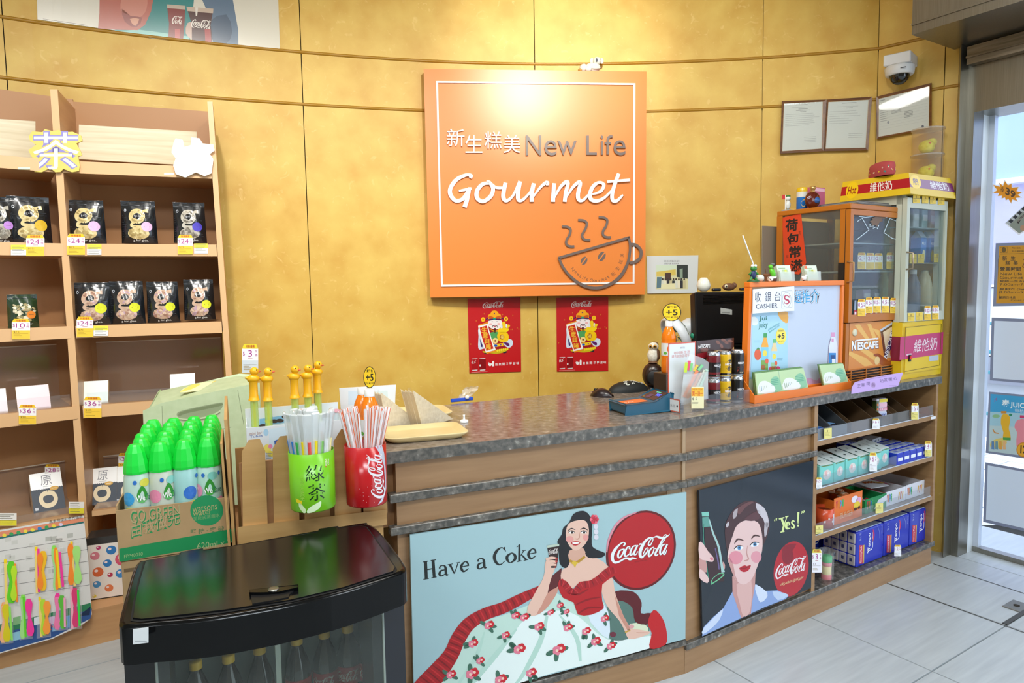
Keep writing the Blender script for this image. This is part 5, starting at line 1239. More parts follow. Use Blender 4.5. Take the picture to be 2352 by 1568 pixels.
def cert(label, outer, inner, px, draw, tilt=.04):
    o_ = wallhit(px, 300) ; a_, n_, an = wseg(px); c = hit(sum(q[0] for q in outer)/4, sum(q[1] for q in outer)/4, o_ + n_*.02, n_)
    t = thing('framed_certificate', label, 'picture frame', c, an); f = pixmap(t, o_ + n_*.02, n_)
    for i in range(4):
        j = (i+1) % 4; q = [outer[i], outer[j], inner[j], inner[i]]; m = MB()
        m.hex([f(*q[0], -.015), f(*q[1], -.015), f(*q[2], -.015), f(*q[3], -.015), f(*q[0], .004), f(*q[1], .004), f(*q[2], .001), f(*q[3], .001)]); m.build('frame_bar', FRAME, t)
    mid = [(a[0]*.28+b[0]*.72, a[1]*.28+b[1]*.72) for a, b in zip(outer, inner)]
    p = Pr(f)
    for i in range(4): j = (i+1) % 4; p.poly([mid[i], mid[j], inner[j], inner[i]], '#c9a040', 7)
    p.build('gold_lip', GOLD, t)
    p = Pr(f); p.poly(inner, '#c6cbc4', -8); g = quad_map(inner); draw(p, g); p.build('paper', INK, t)
    m = MB(); m.add([f(*q, .0008) for q in inner], [(0, 1, 2, 3)]); m.build('glass', clear('frame_glass', '#ffffff', .02, .03), t)
def certdraw(rows, extra=None):
    def d(p, g):
        def rr(x0, y0, x1, y1, c, l): p.poly([g(x0, y0), g(x1, y0), g(x1, y1), g(x0, y1)], c, l)
        for x0, x1, y, h in rows: rr(x0, y, x1, y+h, '#8a8f8c', -7)
        if extra: extra(p, g)
    return d
rows1 = [(.3, .62, .95, .012), (.2, .7, .9, .005), (.38, .62, .86, .012), (.32, .68, .83, .01), (.42, .58, .80, .012)] + [(.05, random.uniform(.6, .95), .76-.04*k, .005) for k in range(7)] + [(.55, .85, .26-.035*k, .006) for k in range(4)]
rows2 = [(.35, .7, .95, .012), (.2, .75, .88, .005), (.45, .62, .84, .012)] + [(.05, random.uniform(.5, .9), .78-.05*k, .005) for k in range(6)] + [(.55, .9, .3-.04*k, .006) for k in range(3)]
rows3 = [(.3, .65, .93, .01), (.35, .58, .88, .012), (.38, .55, .84, .012), (.28, .75, .79, .008), (.02, .12, .93, .02)] + [(.03, .97, .74-.07*k, .002) for k in range(9)] + [(.03, .18, .66-.055*k, .012) for k in range(6)] + [(.25, .45, .62-.03*k, .014) for k in range(4)] + [(.5, .68, .5-.035*k, .016) for k in range(5)]
cert('left framed certificate of the pair right of the shop sign', [(1791.6, 352.6), (1892.7, 347), (1898.7, 228.5), (1795.7, 232)], [(1797, 347), (1887, 341), (1889.8, 233), (1800.6, 238)], 1840, certdraw(rows1))
cert('right framed certificate of the pair right of the shop sign', [(1893.3, 347), (1994, 345), (2003, 222), (1899.3, 228.5)], [(1896.5, 341), (1988, 339), (1995, 229), (1903, 234)], 1950, certdraw(rows2))
cert('landscape framed certificate below the white security camera', [(2014, 319), (2140, 295), (2140, 190), (2012.7, 222)], [(2018, 314), (2133, 293), (2134.6, 198), (2018.7, 227)], 2075, certdraw(rows3, lambda p, g: (p.ell(*g(.88, .05), 3, 4, '#5a6068', -6, 14), p.ell(*g(.19, .33), 2.6, 3.4, '#8a8f94', -6, 14))))
o_ = wallhit(2066, 140); a_, n_, an = wseg(2066); cw = o_;
CWH = mat('camera_white', '#d6d9dc', .35); DOME = mat('dome_black', '#0c0d10', .06, spec=.8)
cz_ = hit(2068, 128, a_+n_*.075, n_)
cam_ = thing('security_camera', 'white dome security camera on a square wall bracket above the certificate', 'camera', V((*cz_[:2], cz_.z-.15)), an)
mk('rbox', ('bracket', CWH, cam_), -.062, .062, -.065, .074, .095, .150, .004)
mk('lathe', ('collar', CWH, cam_), [(.060, .050), (.066, .056), (.070, .090), (.066, .096), (0, .096)], 0, -.004, seg=32)
mk('ball', ('dome', DOME, cam_), (0, -.004, .052), .047, .047, .047, 24, 14)
mk('box', ('badge', mat('badge_grey', '#4a4d52', .5), cam_), .02, .045, -.0745, -.072, .068, .072)
# ---------------------------------------------------------------- large poster high up at the left
g3 = lambda x, y: (x/3.0, y/3.0)
def topart(p):
    P = lambda pts, c, l, s=0: p.poly([g3(*q) for q in (catmull(pts, s, True) if s else pts)], c, l)
    P([(1000, -260), (1360, -260), (1310, 285), (1040, 258), (790, 214)], '#2c7f7c', 1)
    P([(780, 214), (960, 205), (1300, 250), (1310, 290), (1040, 262)], '#7fb8ae', 2)
    P([(690, -260), (1060, -260), (1055, 0), (1040, 80), (1000, 170), (950, 208), (800, 205), (676, 196), (685, 90)], '#b0604e', 3); P([(860, -40), (1000, -40), (1010, 60), (960, 120), (880, 100), (830, 60)], '#c07a66', 4, 3); P([(840, 60), (900, 110), (980, 120), (940, 190), (860, 150)], '#8f463c', 4, 2); P([(895, 130), (960, 130), (930, 180)], '#cf9478', 5, 2)
    P([(1280, -260), (1560, -260), (1605, 0), (1640, 200), (1642, 312), (1465, 294), (1475, 160), (1420, 60)], '#5d7186', 3); P([(1440, 150), (1560, 100), (1600, 220), (1560, 300), (1470, 290)], '#47586c', 4, 2)
    P([(1150, 30), (1278, 40), (1270, 180), (1262, 273), (1160, 263), (1165, 160)], '#7d2a20', 5); P([(1150, 30), (1278, 40), (1276, 66), (1152, 56)], '#b9a896', 6); P([(1205, 200), (1240, 200), (1238, 268), (1206, 266)], '#b0403a', 6)
    P([(1285, 45), (1470, 60), (1452, 170), (1464, 292), (1322, 284), (1322, 170)], '#48201a', 6); P([(1285, 45), (1470, 60), (1468, 92), (1290, 76)], '#bda996', 7); P([(1410, 200), (1450, 200), (1455, 290), (1415, 288)], '#a03834', 7); P([(1345, 50), (1365, 52), (1358, 110), (1348, 108)], '#d8d0c4', 8)
    coke(p, [g3(1318, 190), g3(1455, 205), g3(1455, 140), g3(1318, 125)], '#e6dcd2', 9, 3); coke(p, [g3(1120, 160), g3(1258, 172), g3(1258, 112), g3(1120, 100)], '#e0d2c8', 9, 3, (6, 7, 8, 9, 10, 11, 12, 13, 14))
    P([(295, 128), (600, 172), (600, 176), (295, 131)], '#8a8478', 1); P([(1290, 160), (1330, 160), (1340, 240), (1320, 270), (1280, 230)], '#c0a494', 5, 2)
pc = wallhit(360, 40); p = Pr(lambda x, y, h: wallhit(x, y, .004+h) - pc); p.strip = 20
p.poly([(83, -90), (86, 44.5), (180, 58), (300, 75), (400, 87), (500, 98), (643, 113), (636, -90)], '#d3cdbc', 0)
topart(p); ob = p.build('poster', INKG); ob.location = pc
tag(ob, 'large cream poster of cola glasses high on the wall above the display shelf', 'poster')
# ================================================================ posters on the counter front
def z7(x, y): return (880+x/3.267, 1120+y/3.267)
def z8(x, y): return (1560+x/3.267, 1020+y/3.267)
SKN, SKD = '#e3bba8', '#c98f7c'
def flower(p, g, x, y, s, c1='#c81e2c', c2='#e07a90'):
    for k in range(3):
        a = random.uniform(0, 6); q = g(x+math.cos(a)*s*1.5, y+math.sin(a)*s*1.3); p.ell(*q, s*.36, s*.17, '#3f6b58', 7, 10, math.degrees(a))
    for dx, dy, c in ((0, 0, c2), (s*.9, -s*.5, c1)):
        for k in range(5): p.ell(*g(x+dx+math.cos(k*1.257)*s*.5, y+dy+math.sin(k*1.257)*s*.5), s*.17, s*.18, c, 8+.02*k, 8)
        p.ell(*g(x+dx, y+dy), s*.10, s*.10, '#f0c8b4', 8.5, 8)
def lady1(p):
    P = lambda pts, c, l, s=0: p.poly([z7(*q) for q in (catmull(pts, s, True) if s else pts)], c, l)
    S = lambda st, c, l, sm=4: p.stroke(st, c, l, sm, z7)
    E = lambda x, y, rx, ry, c, l, n=18, rot=0: p.ell(*z7(x, y), rx/3.267, ry/3.267, c, l, n, rot)
    # skirt
    P([(300, 1668), (420, 1480), (600, 1180), (700, 1010), (900, 955), (1090, 880), (1300, 790), (1440, 860), (1660, 860), (1690, 1130), (2000, 1090), (2015, 1200), (1400, 1352), (232, 1668)], '#bfdccf', 1)
    P([(620, 1560), (900, 1200), (1090, 960), (1300, 920), (1460, 960), (1690, 1140), (2005, 1110), (2010, 1200), (1300, 1380)], '#e4f0ec', 2, 3)
    for st in ([(1230, 960, 20), (1180, 1150, 40), (1050, 1400, 30), (980, 1480, 10)], [(1320, 950, 10), (1450, 1120, 34), (1480, 1300, 20)], [(1000, 1060, 14), (840, 1260, 40), (640, 1500, 30)], [(760, 1080, 10), (700, 1260, 30), (560, 1480, 20)]): S(st, '#b4d6c8', 3)
    P([(1660, 880), (1700, 1000), (1690, 1130), (1600, 1060), (1540, 960)], '#d8e6ee', 3, 2)
    # chair and ruffles
    P([(1680, 860), (1830, 850), (1880, 920), (1900, 1010), (2000, 1000), (1990, 1090), (1850, 1130), (1700, 1135)], '#56756c', 2, 2)
    P([(1745, 775), (1880, 780), (1940, 860), (1935, 940), (2010, 940), (2020, 1000), (1960, 1028), (1890, 1000), (1870, 900), (1800, 850), (1740, 840)], '#5a1018', 3, 3)
    P([(2030, 915), (2095, 975), (2128, 1080), (2120, 1175), (2000, 1205), (2015, 1090), (1985, 1015)], '#c01a20', 4, 3)
    P([(1850, 1020), (1960, 1020), (1990, 1080), (1880, 1090)], '#d8e0c0', 3, 2)
    rf = [(210, 1640, 190), (320, 1490, 165), (420, 1370, 140), (510, 1250, 115), (565, 1130, 110), (645, 1020, 100), (770, 945, 92), (900, 900, 86), (1030, 835, 80), (1175, 762, 56)]
    S(rf, '#a3131b', 4)
    L, Rr = p.ribbon(rf, 5)
    for k in range(0, len(L), 1):
        a, b = L[k], Rr[k]; S([(a[0], a[1], 3), ((a[0]+b[0])/2+4, (a[1]+b[1])/2, 12), (b[0], b[1], 4)], ('#7c0d14', '#c4242a')[k % 2], 5)
    # body
    P([(1340, 600), (1220, 700), (1200, 860), (1260, 840), (1330, 740)], '#5a1a1c', 4)
    P([(1390, 480), (1510, 480), (1600, 525), (1690, 590), (1620, 660), (1560, 700), (1470, 710), (1420, 755), (1370, 700), (1335, 690), (1340, 620), (1385, 580)], SKN, 5, 2)
    P([(1640, 700), (1715, 670), (1745, 800), (1800, 950), (1855, 1060), (1830, 1100), (1775, 1000), (1690, 900), (1645, 800)], SKN, 5, 3); P([(1735, 800), (1800, 950), (1855, 1060), (1840, 1080), (1770, 960)], SKD, 6)
    P([(1822, 1070), (1870, 1058), (1980, 1074), (2008, 1088), (1925, 1122), (1840, 1132)], SKN, 6, 2); S([(1900, 1085, 3), (1990, 1088, 4)], SKD, 7); S([(1815, 1085, 10), (1855, 1068, 10)], '#c8a040', 7)
    P([(1095, 950), (1085, 890), (1200, 680), (1212, 600), (1225, 540), (1290, 530), (1300, 580), (1268, 660), (1235, 790), (1310, 740), (1300, 790), (1230, 900), (1140, 958)], SKN, 6, 2); P([(1235, 790), (1310, 745), (1300, 800), (1225, 905), (1150, 955), (1190, 880)], SKD, 7, 2)
    P([(1310, 725), (1345, 680), (1400, 740), (1425, 765), (1475, 705), (1560, 695), (1640, 630), (1700, 590), (1748, 612), (1728, 665), (1645, 725), (1645, 850), (1655, 905), (1560, 952), (1462, 950), (1430, 860), (1350, 825)], '#b3141b', 7, 2)
    for st in ([(1470, 940, 8), (1540, 900, 14), (1640, 900, 8)], [(1440, 880, 8), (1530, 840, 14), (1630, 820, 8)], [(1390, 790, 8), (1460, 800, 14), (1540, 760, 8)]): S(st, '#8c0e15', 8)
    rr = [(1325, 715, 46), (1360, 720, 50), (1400, 770, 50), (1440, 780, 50), (1490, 730, 50), (1560, 720, 54), (1630, 680, 60), (1690, 630, 60), (1740, 620, 40)]
    S(rr, '#a4121a', 8); L, Rr = p.ribbon(rr, 5)
    for k in range(0, len(L), 2): S([(L[k][0], L[k][1], 3), (Rr[k][0], Rr[k][1], 7)], ('#c93038', '#74101a')[(k//2) % 2], 9, 0)
    # glass and hand
    P([(1230, 432), (1322, 420), (1312, 540), (1300, 600), (1262, 600), (1248, 540)], '#2c1614', 8); P([(1230, 432), (1322, 420), (1321, 436), (1232, 450)], '#b8c8b8', 9); P([(1290, 540), (1312, 520), (1300, 600), (1285, 600)], '#7c2018', 9)
    coke(p, [z7(1241, 502), z7(1312, 492), z7(1312, 452), z7(1241, 462)], '#e8e0da', 10, 3)
    for y in (530, 556, 580): S([(1222, y+10, 22), (1260, y-4, 22), (1300, y-2, 14)], SKN, 10)
    for y in (528, 554): S([(1292, y-2, 10), (1308, y, 4)], '#c8343a', 11, 0)
    # head, plain and simple
    P([(1395, 260), (1430, 195), (1500, 172), (1548, 205), (1570, 270), (1565, 420), (1600, 462), (1665, 490), (1640, 522), (1540, 524), (1500, 480), (1395, 480), (1400, 560), (1370, 602), (1325, 565), (1318, 450), (1308, 400), (1340, 350), (1352, 300)], '#14141a', 6, 3)
    P([(1400, 470), (1500, 450), (1515, 520), (1450, 560), (1395, 540)], '#d3a590', 7, 2)
    P([(1402, 262), (1500, 240), (1540, 285), (1540, 370), (1510, 430), (1450, 470), (1405, 445), (1375, 385), (1372, 320)], SKN, 8, 3)
    E(1400, 385, 30, 24, '#e09a92', 8.5); E(1520, 372, 22, 24, '#e09a92', 8.5)
    for x, y in ((1414, 335), (1505, 335)): E(x, y, 20, 9, '#f2ece8', 9, 14); E(x+3, y, 9, 9, '#2a2220', 9.4, 12); S([(x-24, y-2, 4), (x, y-13, 6), (x+24, y-2, 4)], '#2a1c1a', 9.6)
    S([(1388, 322, 4), (1412, 305, 9), (1442, 314, 4)], '#1c1414', 9); S([(1480, 314, 4), (1506, 302, 9), (1536, 318, 4)], '#1c1414', 9)
    S([(1470, 330, 3), (1474, 365, 6), (1462, 384, 8), (1440, 382, 4)], '#c08a78', 9)
    P([(1408, 410), (1445, 400), (1482, 408), (1460, 430), (1430, 432)], '#b8242c', 9, 2); P([(1418, 412), (1446, 408), (1474, 411), (1458, 420), (1430, 421)], '#f4eeea', 10, 2)
    S([(1398, 545, 18), (1450, 560, 20), (1515, 515, 18)], '#b58a2a', 9); P([(1430, 545), (1448, 555), (1468, 560), (1450, 575), (1440, 600), (1428, 575), (1410, 566)], '#d8b43a', 10)
    for k in range(6): E(1585+math.cos(k*1.05)*18, 236+math.sin(k*1.05)*20, 16, 17, ('#d8344a', '#e8687c')[k % 2], 9, 10)
    E(1585, 236, 10, 10, '#b81e34', 9.5, 10)
    for y in (290, 330, 370): E(1588+y*.03, y, 18, 20, '#d8d4de', 8, 12)
    for x, y, s in ((985, 962, 22), (1050, 975, 24), (785, 1035, 26), (1160, 1045, 26), (910, 1110, 22), (665, 1172, 26), (1010, 1215, 32), (1305, 1220, 34), (1378, 1052, 24), (1515, 1080, 24), (1585, 1156, 26), (1702, 1190, 24), (1655, 985, 22), (1250, 938, 18), (500, 1405, 26), (655, 1400, 34), (870, 1445, 32), (1100, 1392, 28), (1322, 885, 18), (1370, 932, 16), (720, 1300, 22)): flower(p, z7, x, y, s)
    E(1862, 1040, 22, 16, '#d8a0a0', 5); E(1725, 1100, 24, 20, '#6a2a38', 4)
    # disc, lettering
    p.ell(1472, 1263.3, 80.6, 90.5, '#5e0d12', 3, 40, 0, -.16); p.ell(1472.4, 1263, 75.5, 85.5, '#b3131b', 4, 40, 0, -.16)
    p.stroke([(1393.6, 1268, 3), (1398, 1240, 4.5), (1413, 1208, 5), (1434, 1188, 4.5), (1462, 1176.5, 2)], '#d88a98', 5)
    g = lambda x, y: (1380+x/7.84, 1160+y/7.84)
    for dx, c, l in ((5, '#4a0a2a', 5), (0, '#e6ecec', 6.5)):
        for i, st in enumerate(COKE): p.stroke([(x+dx, y+dx*.6, w_+(5 if dx else 2)) for x, y, w_ in st], c, l+.02*i, 4, g)
    p.text('TRADE MARK REG.', [(1457, 1292), (1487, 1286.5), (1487, 1284), (1457, 1289.5)], '#5a1016', 5)
    h = lambda x, y: (950+x/7.84, 1230+y/7.84); INKD = '#141c1c'
    a1 = [[(468, 592, 30), (482, 548, 20), (540, 536, 20), (574, 572, 42), (588, 695, 42), (628, 697, 12)], [(562, 612, 14), (492, 632, 32), (466, 690, 44), (500, 722, 24), (566, 690, 18)]]
    e1 = [[(862, 560, 14), (995, 535, 16)], [(988, 540, 28), (970, 482, 28), (920, 468, 18), (866, 530, 44), (860, 590, 48), (905, 642, 32), (995, 588, 8)]]
    words = [[(215, 465, 55), (230, 776, 55)], [(350, 440, 52), (372, 748, 52)], [(240, 610, 20), (350, 590, 20)], [(165, 472, 14), (264, 458, 14)], [(308, 446, 14), (407, 430, 14)], [(178, 785, 14), (275, 768, 14)], [(318, 759, 14), (416, 740, 14)]] + a1 + \
        [[(652, 515, 42), (735, 680, 22)], [(802, 488, 18), (735, 682, 12)], [(613, 522, 12), (706, 505, 12)], [(760, 491, 12), (833, 477, 12)]] + e1 + [[(x+690, y-127, w_) for x, y, w_ in s] for s in a1] + \
        [[(1655, 278, 10), (1628, 236, 18), (1580, 214, 18), (1500, 270, 46), (1455, 370, 56), (1480, 470, 50), (1555, 522, 24), (1655, 448, 8)], [(1634, 202, 16), (1658, 282, 14)], [(1770, 305, 16), (1690, 365, 46), (1688, 430, 48), (1740, 486, 16), (1824, 425, 46), (1826, 355, 48), (1772, 305, 16)],
         [(1905, 160, 34), (1905, 456, 44)], [(1868, 467, 12), (1946, 450, 12)], [(1858, 204, 10), (1915, 158, 14)], [(1930, 356, 12), (1990, 265, 16)], [(1955, 272, 12), (2027, 259, 12)], [(1945, 340, 18), (2032, 436, 42)], [(1982, 446, 12), (2066, 426, 12)]] + [[(x+1213, y-231, w_) for x, y, w_ in s] for s in e1]
    for i, st in enumerate(words): p.stroke(st, INKD, 3+.03*i, 4, h)
CF1 = PC + N1*.0015
flat('advert_board', 'pale blue drink advert board with red-dressed lady leaning on the counter front', 'poster', [(951, 1630), (1573, 1466), (1575.4, 1129.8), (941.2, 1227.7)], CF1, N1, '#9fbfc4', .003, lady1, None, INKG, .006)
def lady2(p):
    P = lambda pts, c, l, s=0: p.poly([z8(*q) for q in (catmull(pts, s, True) if s else pts)], c, l)
    S = lambda st, c, l, sm=4: p.stroke(st, c, l, sm, z8)
    E = lambda x, y, rx, ry, c, l, n=20, rot=0: p.ell(*z8(x, y), rx/3.267, ry/3.267, c, l, n, rot)
    SK, SH_ = '#e6c3bf', '#c8958f'
    p.ell(*z8(840, 935), 40.3, 62.5, '#b8202c', 1, 36, 0, -.27)
    P([(770, 820), (790, 760), (880, 745), (850, 800), (860, 850), (820, 900), (780, 880)], '#8a1a28', 1.4, 2)
    P([(172, 1440), (182, 1372), (250, 1300), (330, 1230), (400, 1105), (470, 1150), (560, 1060), (580, 1050), (640, 1100), (740, 1095), (820, 1135), (800, 1160), (640, 1222)], '#8ca5d6', 3)
    P([(182, 1380), (260, 1300), (330, 1235), (300, 1320), (230, 1390), (175, 1425)], '#ccd8ee', 4, 2); P([(570, 1050), (660, 1110), (650, 1160), (610, 1185), (585, 1140)], '#d4def0', 4, 2); P([(700, 1105), (790, 1115), (815, 1138), (740, 1170)], '#c0d0ea', 4, 2)
    P([(398, 990), (575, 940), (568, 1060), (545, 1200), (538, 1272), (465, 1302), (440, 1230), (400, 1110)], SH_, 5); P([(430, 1050), (540, 1010), (540, 1200), (520, 1275), (480, 1290), (455, 1200)], '#dcb0aa', 6, 2)
    P([(352, 760), (345, 610), (400, 500), (480, 432), (570, 428), (640, 480), (680, 590), (660, 690), (625, 770), (610, 800), (400, 800), (380, 860)], '#46292c', 5, 3)
    P([(432, 610), (500, 570), (590, 585), (622, 680), (622, 800), (592, 900), (545, 1010), (480, 1052), (420, 1010), (385, 920), (362, 860), (372, 780), (400, 690)], SK, 7, 3)
    P([(362, 850), (400, 880), (420, 980), (440, 1030), (400, 970)], SH_, 8, 2)
    E(425, 850, 52, 50, '#df8f9c', 8); E(578, 845, 40, 44, '#e09aa4', 8)
    for x, y in ((448, 778), (566, 752)): E(x, y, 34, 17, '#f0eef0', 9, 16, -14); E(x+2, y-1, 14, 15, '#4a86b8', 9.4, 14); E(x+2, y-2, 6, 7, '#14161c', 9.6, 10); S([(x-36, y+8, 5), (x-8, y-17, 8), (x+34, y-14, 5)], '#3a2220', 9.8)
    S([(415, 745, 6), (440, 712, 13), (484, 722, 5)], '#4a2a28', 9); S([(540, 712, 5), (566, 684, 13), (604, 690, 6)], '#4a2a28', 9)
    S([(512, 760, 3), (508, 820, 6), (520, 862, 10), (488, 874, 6)], '#c48e88', 9)
    P([(450, 930), (490, 908), (508, 914), (538, 906), (520, 945), (480, 958)], '#b81e2e', 9, 3); S([(455, 930, 3), (498, 928, 4), (535, 910, 3)], '#7c1420', 10)
    for pts, c in (([(575, 440), (640, 480), (672, 570), (660, 640), (630, 560), (590, 510)], '#c9c2c8'), ([(440, 480), (520, 432), (560, 434), (500, 470), (450, 530)], '#6a4242'), ([(490, 560), (560, 510), (610, 500), (600, 560), (540, 575)], '#5a3438'), ([(640, 600), (668, 590), (655, 680), (640, 690)], '#b8aeb4'), ([(405, 510), (440, 480), (430, 540), (405, 560)], '#b0a4a8'), ([(352, 600), (372, 580), (372, 610), (356, 625)], '#c0b8bc')): P(pts, c, 8.6, 2)
    # bottle and fingers
    b = [(196, 515, 46), (202, 575, 50), (222, 640, 66), (244, 730, 104), (262, 830, 118), (276, 930, 120), (282, 1030, 112)]
    S(b, '#3a2428', 4); S([(196, 508, 56), (198, 540, 52)], '#7fc4b4', 5, 0); S([(196, 545, 48), (205, 620, 60)], '#5f9c90', 5); S([(224, 560, 8), (252, 660, 14), (296, 770, 16), (318, 900, 18), (330, 960, 26)], '#a4c8c4', 6); S([(270, 780, 6), (292, 880, 10), (300, 940, 8)], '#6a5a8a', 6); S([(185, 600, 5), (182, 700, 6), (200, 860, 5), (222, 1020, 8)], '#3f8a72', 6)
    S([(240, 1050, 8), (300, 1010, 8), (336, 975, 8), (300, 970, 5), (250, 1010, 5), (240, 1050, 6)], '#6fc08f', 6)
    P([(148, 735), (180, 745), (215, 800), (258, 850), (250, 882), (200, 872), (151, 850)], SK, 8, 2); E(243, 858, 14, 10, '#d87a8a', 9, 12, 40); P([(151, 850), (200, 870), (205, 960), (153, 940)], SH_, 7, 2); P([(153, 935), (195, 965), (222, 1010), (210, 1042), (154, 1005)], SK, 8, 2); P([(328, 880), (344, 905), (340, 940), (325, 930)], SH_, 5, 2)
    # lettering
    Yc = '#d9e79a'
    for i, st in enumerate([[(767, 553, 17), (786, 608, 15)], [(808, 543, 7), (788, 606, 8)], [(748, 560, 9), (790, 549, 9)], [(796, 545, 8), (820, 538, 8)], [(787, 604, 15), (775, 658, 15)], [(760, 660, 8), (790, 652, 8)],
                            [(800, 612, 6), (830, 604, 7)], [(829, 606, 10), (820, 584, 10), (804, 600, 17), (806, 630, 17), (832, 630, 5)], [(866, 582, 8), (856, 572, 10), (844, 586, 12), (858, 606, 14), (864, 622, 13), (846, 630, 8), (840, 618, 6)],
                            [(895, 508, 16), (892, 560, 13), (892, 594, 6)]]): p.stroke(st, Yc, 3+.03*i, 4, z8)
    E(892, 610, 8, 8, Yc, 4)
    for x, y in ((716, 566), (730, 561)): S([(x+5, y-8, 4), (x, y+2, 7), (x+2, y+10, 9)], Yc, 4)
    for x, y in ((921, 508), (935, 504)): S([(x, y-6, 9), (x+2, y+2, 7), (x-4, y+12, 4)], Yc, 4)
    coke(p, [z8(722, 1018), z8(955, 946), z8(955, 828), z8(722, 900)], '#f0eaea', 3, 4)
    p.text('the global high-sign', [z8(760, 1068), z8(928, 1015), z8(926, 987), z8(758, 1040)], '#e8cf9a', 3, 0, .2)
flat('advert_board', 'dark glossy drink advert board with a curly-haired lady looking up and Yes lettering', 'poster', [(1612.6, 1460.8), (1861.5, 1349), (1867, 1056.7), (1604.4, 1125.6)], PC + N2*.0015, N2, '#1f2933', .003, lady2, None, printed('board_gloss', .16), .006)
# ================================================================ ON THE COUNTER
def CT(px, py): return Z(px, py, HT+.0005)
MAPLE = noisy('tray_wood', '#d6be84', '#e2cf9c', (1, 1, 6), 4, .4, 4)
def plate(label, c, yaw, w_, d):
    t = thing('wooden_tray', label, 'tray', V((c[0], c[1], HT+.0005)), yaw, 'pale wooden sandwich trays')
    def rr(s, z):
        P = []; a, b, r = w_/2*s, d/2*s, .035*s
        for sx, sy, a0 in ((1, -1, -90), (1, 1, 0), (-1, 1, 90), (-1, -1, 180)):
            for k in range(6): q = R(a0+18*k); P.append(V((sx*(a-r)+r*math.cos(q), sy*(b-r)+r*math.sin(q), z)))
        return P
    m = MB(); m.smooth = True
    rows = [rr(.80, 0), rr(.86, .002), rr(1, .017), rr(1.0, .020), rr(.965, .0205), rr(.86, .010), rr(.80, .007)]
    m.sweep(rows, True); m.smooth = False; m.add(rows[-1], [tuple(range(24))]); m.add(rows[0], [tuple(reversed(range(24)))])
    m.build('tray', MAPLE, t); return t
plate('pale wooden tray with two sandwiches at the left counter end', (-.292, 2.168), 18.5, .268, .192)
plate('pale wooden tray behind the one with the sandwiches', (-.372, 2.512), 18.5, .268, .192)
BREAD = noisy('wheat_bread', '#d6c4a0', '#e8d9b8', (1, 1, 1), 90, .85, 3, .35, .65, bump=.15); CRUST = mat('crust', '#dcc79e', .8); FILL = noisy('sandwich_filling', '#e6d9a8', '#f0e8c8', (1, 1, 1), 40, .6); WRAP = clear('food_wrap', '#ffffff', .10, .1)
def sandwich(label, bl, br, ap):
    zb = HT+.0085; A = Z(*bl, zb); B = Z(*br, zb); d = V((B.x-A.x, B.y-A.y, 0)); an = math.degrees(math.atan2(d.y, d.x)); L = d.length; n = nrm(an)
    P = hit(*ap, A, n); t = thing('sandwich', label, 'sandwich', A, an, 'wrapped triangle sandwiches on the tray'); q = loc_of(t, P)
    tri = [(0, 0), (L, 0), (q.x, q.z)]
    def pr(nm, y0, y1, mt, s=1):
        cx = sum(p[0] for p in tri)/3; cz = sum(p[1] for p in tri)/3
        T = [(cx+(x-cx)*s, cz+(z-cz)*s) for x, z in tri]; m = MB(); m.prism(T, y0, y1, 'y'); m.build(nm, mt, t, bevel=.004 if nm == 'bread_slice' else None)
    pr('bread_slice', 0, .019, BREAD); pr('filling', .019, .034, FILL, .93); pr('bread_slice', .034, .053, BREAD)
    mk('prism', ('crust', CRUST, t), [(0, 0), (.001, 0), (q.x+.001, q.z), (q.x-.002, q.z), (-.002, .0)], .001, .052, 'y')
    pr('wrap', -.003, .057, WRAP, 1.05)
    m = MB(); v = []; random.seed(5)
    for k in range(5): v.append((q.x-.012+.008*k+random.uniform(-.002, .002), .0+.012*k, q.z+.004+random.uniform(0, .012)))
    m.sweep([[(q.x-.012+.006*k, .01*k, q.z-.006) for k in range(5)], v]); m.build('wrap_end', WRAP, t)
sandwich('left wrapped triangle sandwich standing on the wooden tray', (890, 987), (962, 972), (877, 906))
sandwich('right wrapped triangle sandwich standing on the wooden tray', (971, 979), (1036, 961), (951, 901))
hk = thing('suction_hook', 'small white round hook base lying on the worktop beside the tray', 'hook', CT(1066, 969), 0)
mk('lathe', ('base', CAPW, hk), [(.015, 0), (.015, .005), (.013, .008), (.005, .009)], seg=24)
mk('lathe', ('pin', CAPW, hk), [(.004, .008), (.0035, .022), (.0045, .026), (0, .027)], seg=14)
a, b = CT(1037, 924), CT(1087, 919); d = b-a
bs = thing('blue_strip', 'short bright blue plastic strip at the back of the worktop', 'strip', a, math.degrees(math.atan2(d.y, d.x)))
mk('rbox', ('strip', mat('blue_plastic', '#2350c8', .3), bs), 0, d.length, 0, .012, 0, .014, .002)
mk('ball', ('white_knob', CAPW, bs), (d.length*.70, -.004, .016), .009, .008, .009, 12, 8)
cp = thing('plastic_scrap', 'crumpled clear plastic wrapper sticking up behind the blue strip', 'wrapper', a + d*.1 + V((0, .02, 0)), 20)
random.seed(4); m = MB(); m.smooth = False
rows = [[V((.012*i + .010*j + random.uniform(-.006, .006), random.uniform(-.012, .012), .012*j + random.uniform(-.003, .003)*(j > 0))) for i in range(6)] for j in range(6)]
m.sweep(rows); m.build('wrapper', clear('scrap', '#ffffff', .35, .15), cp); random.seed(11)
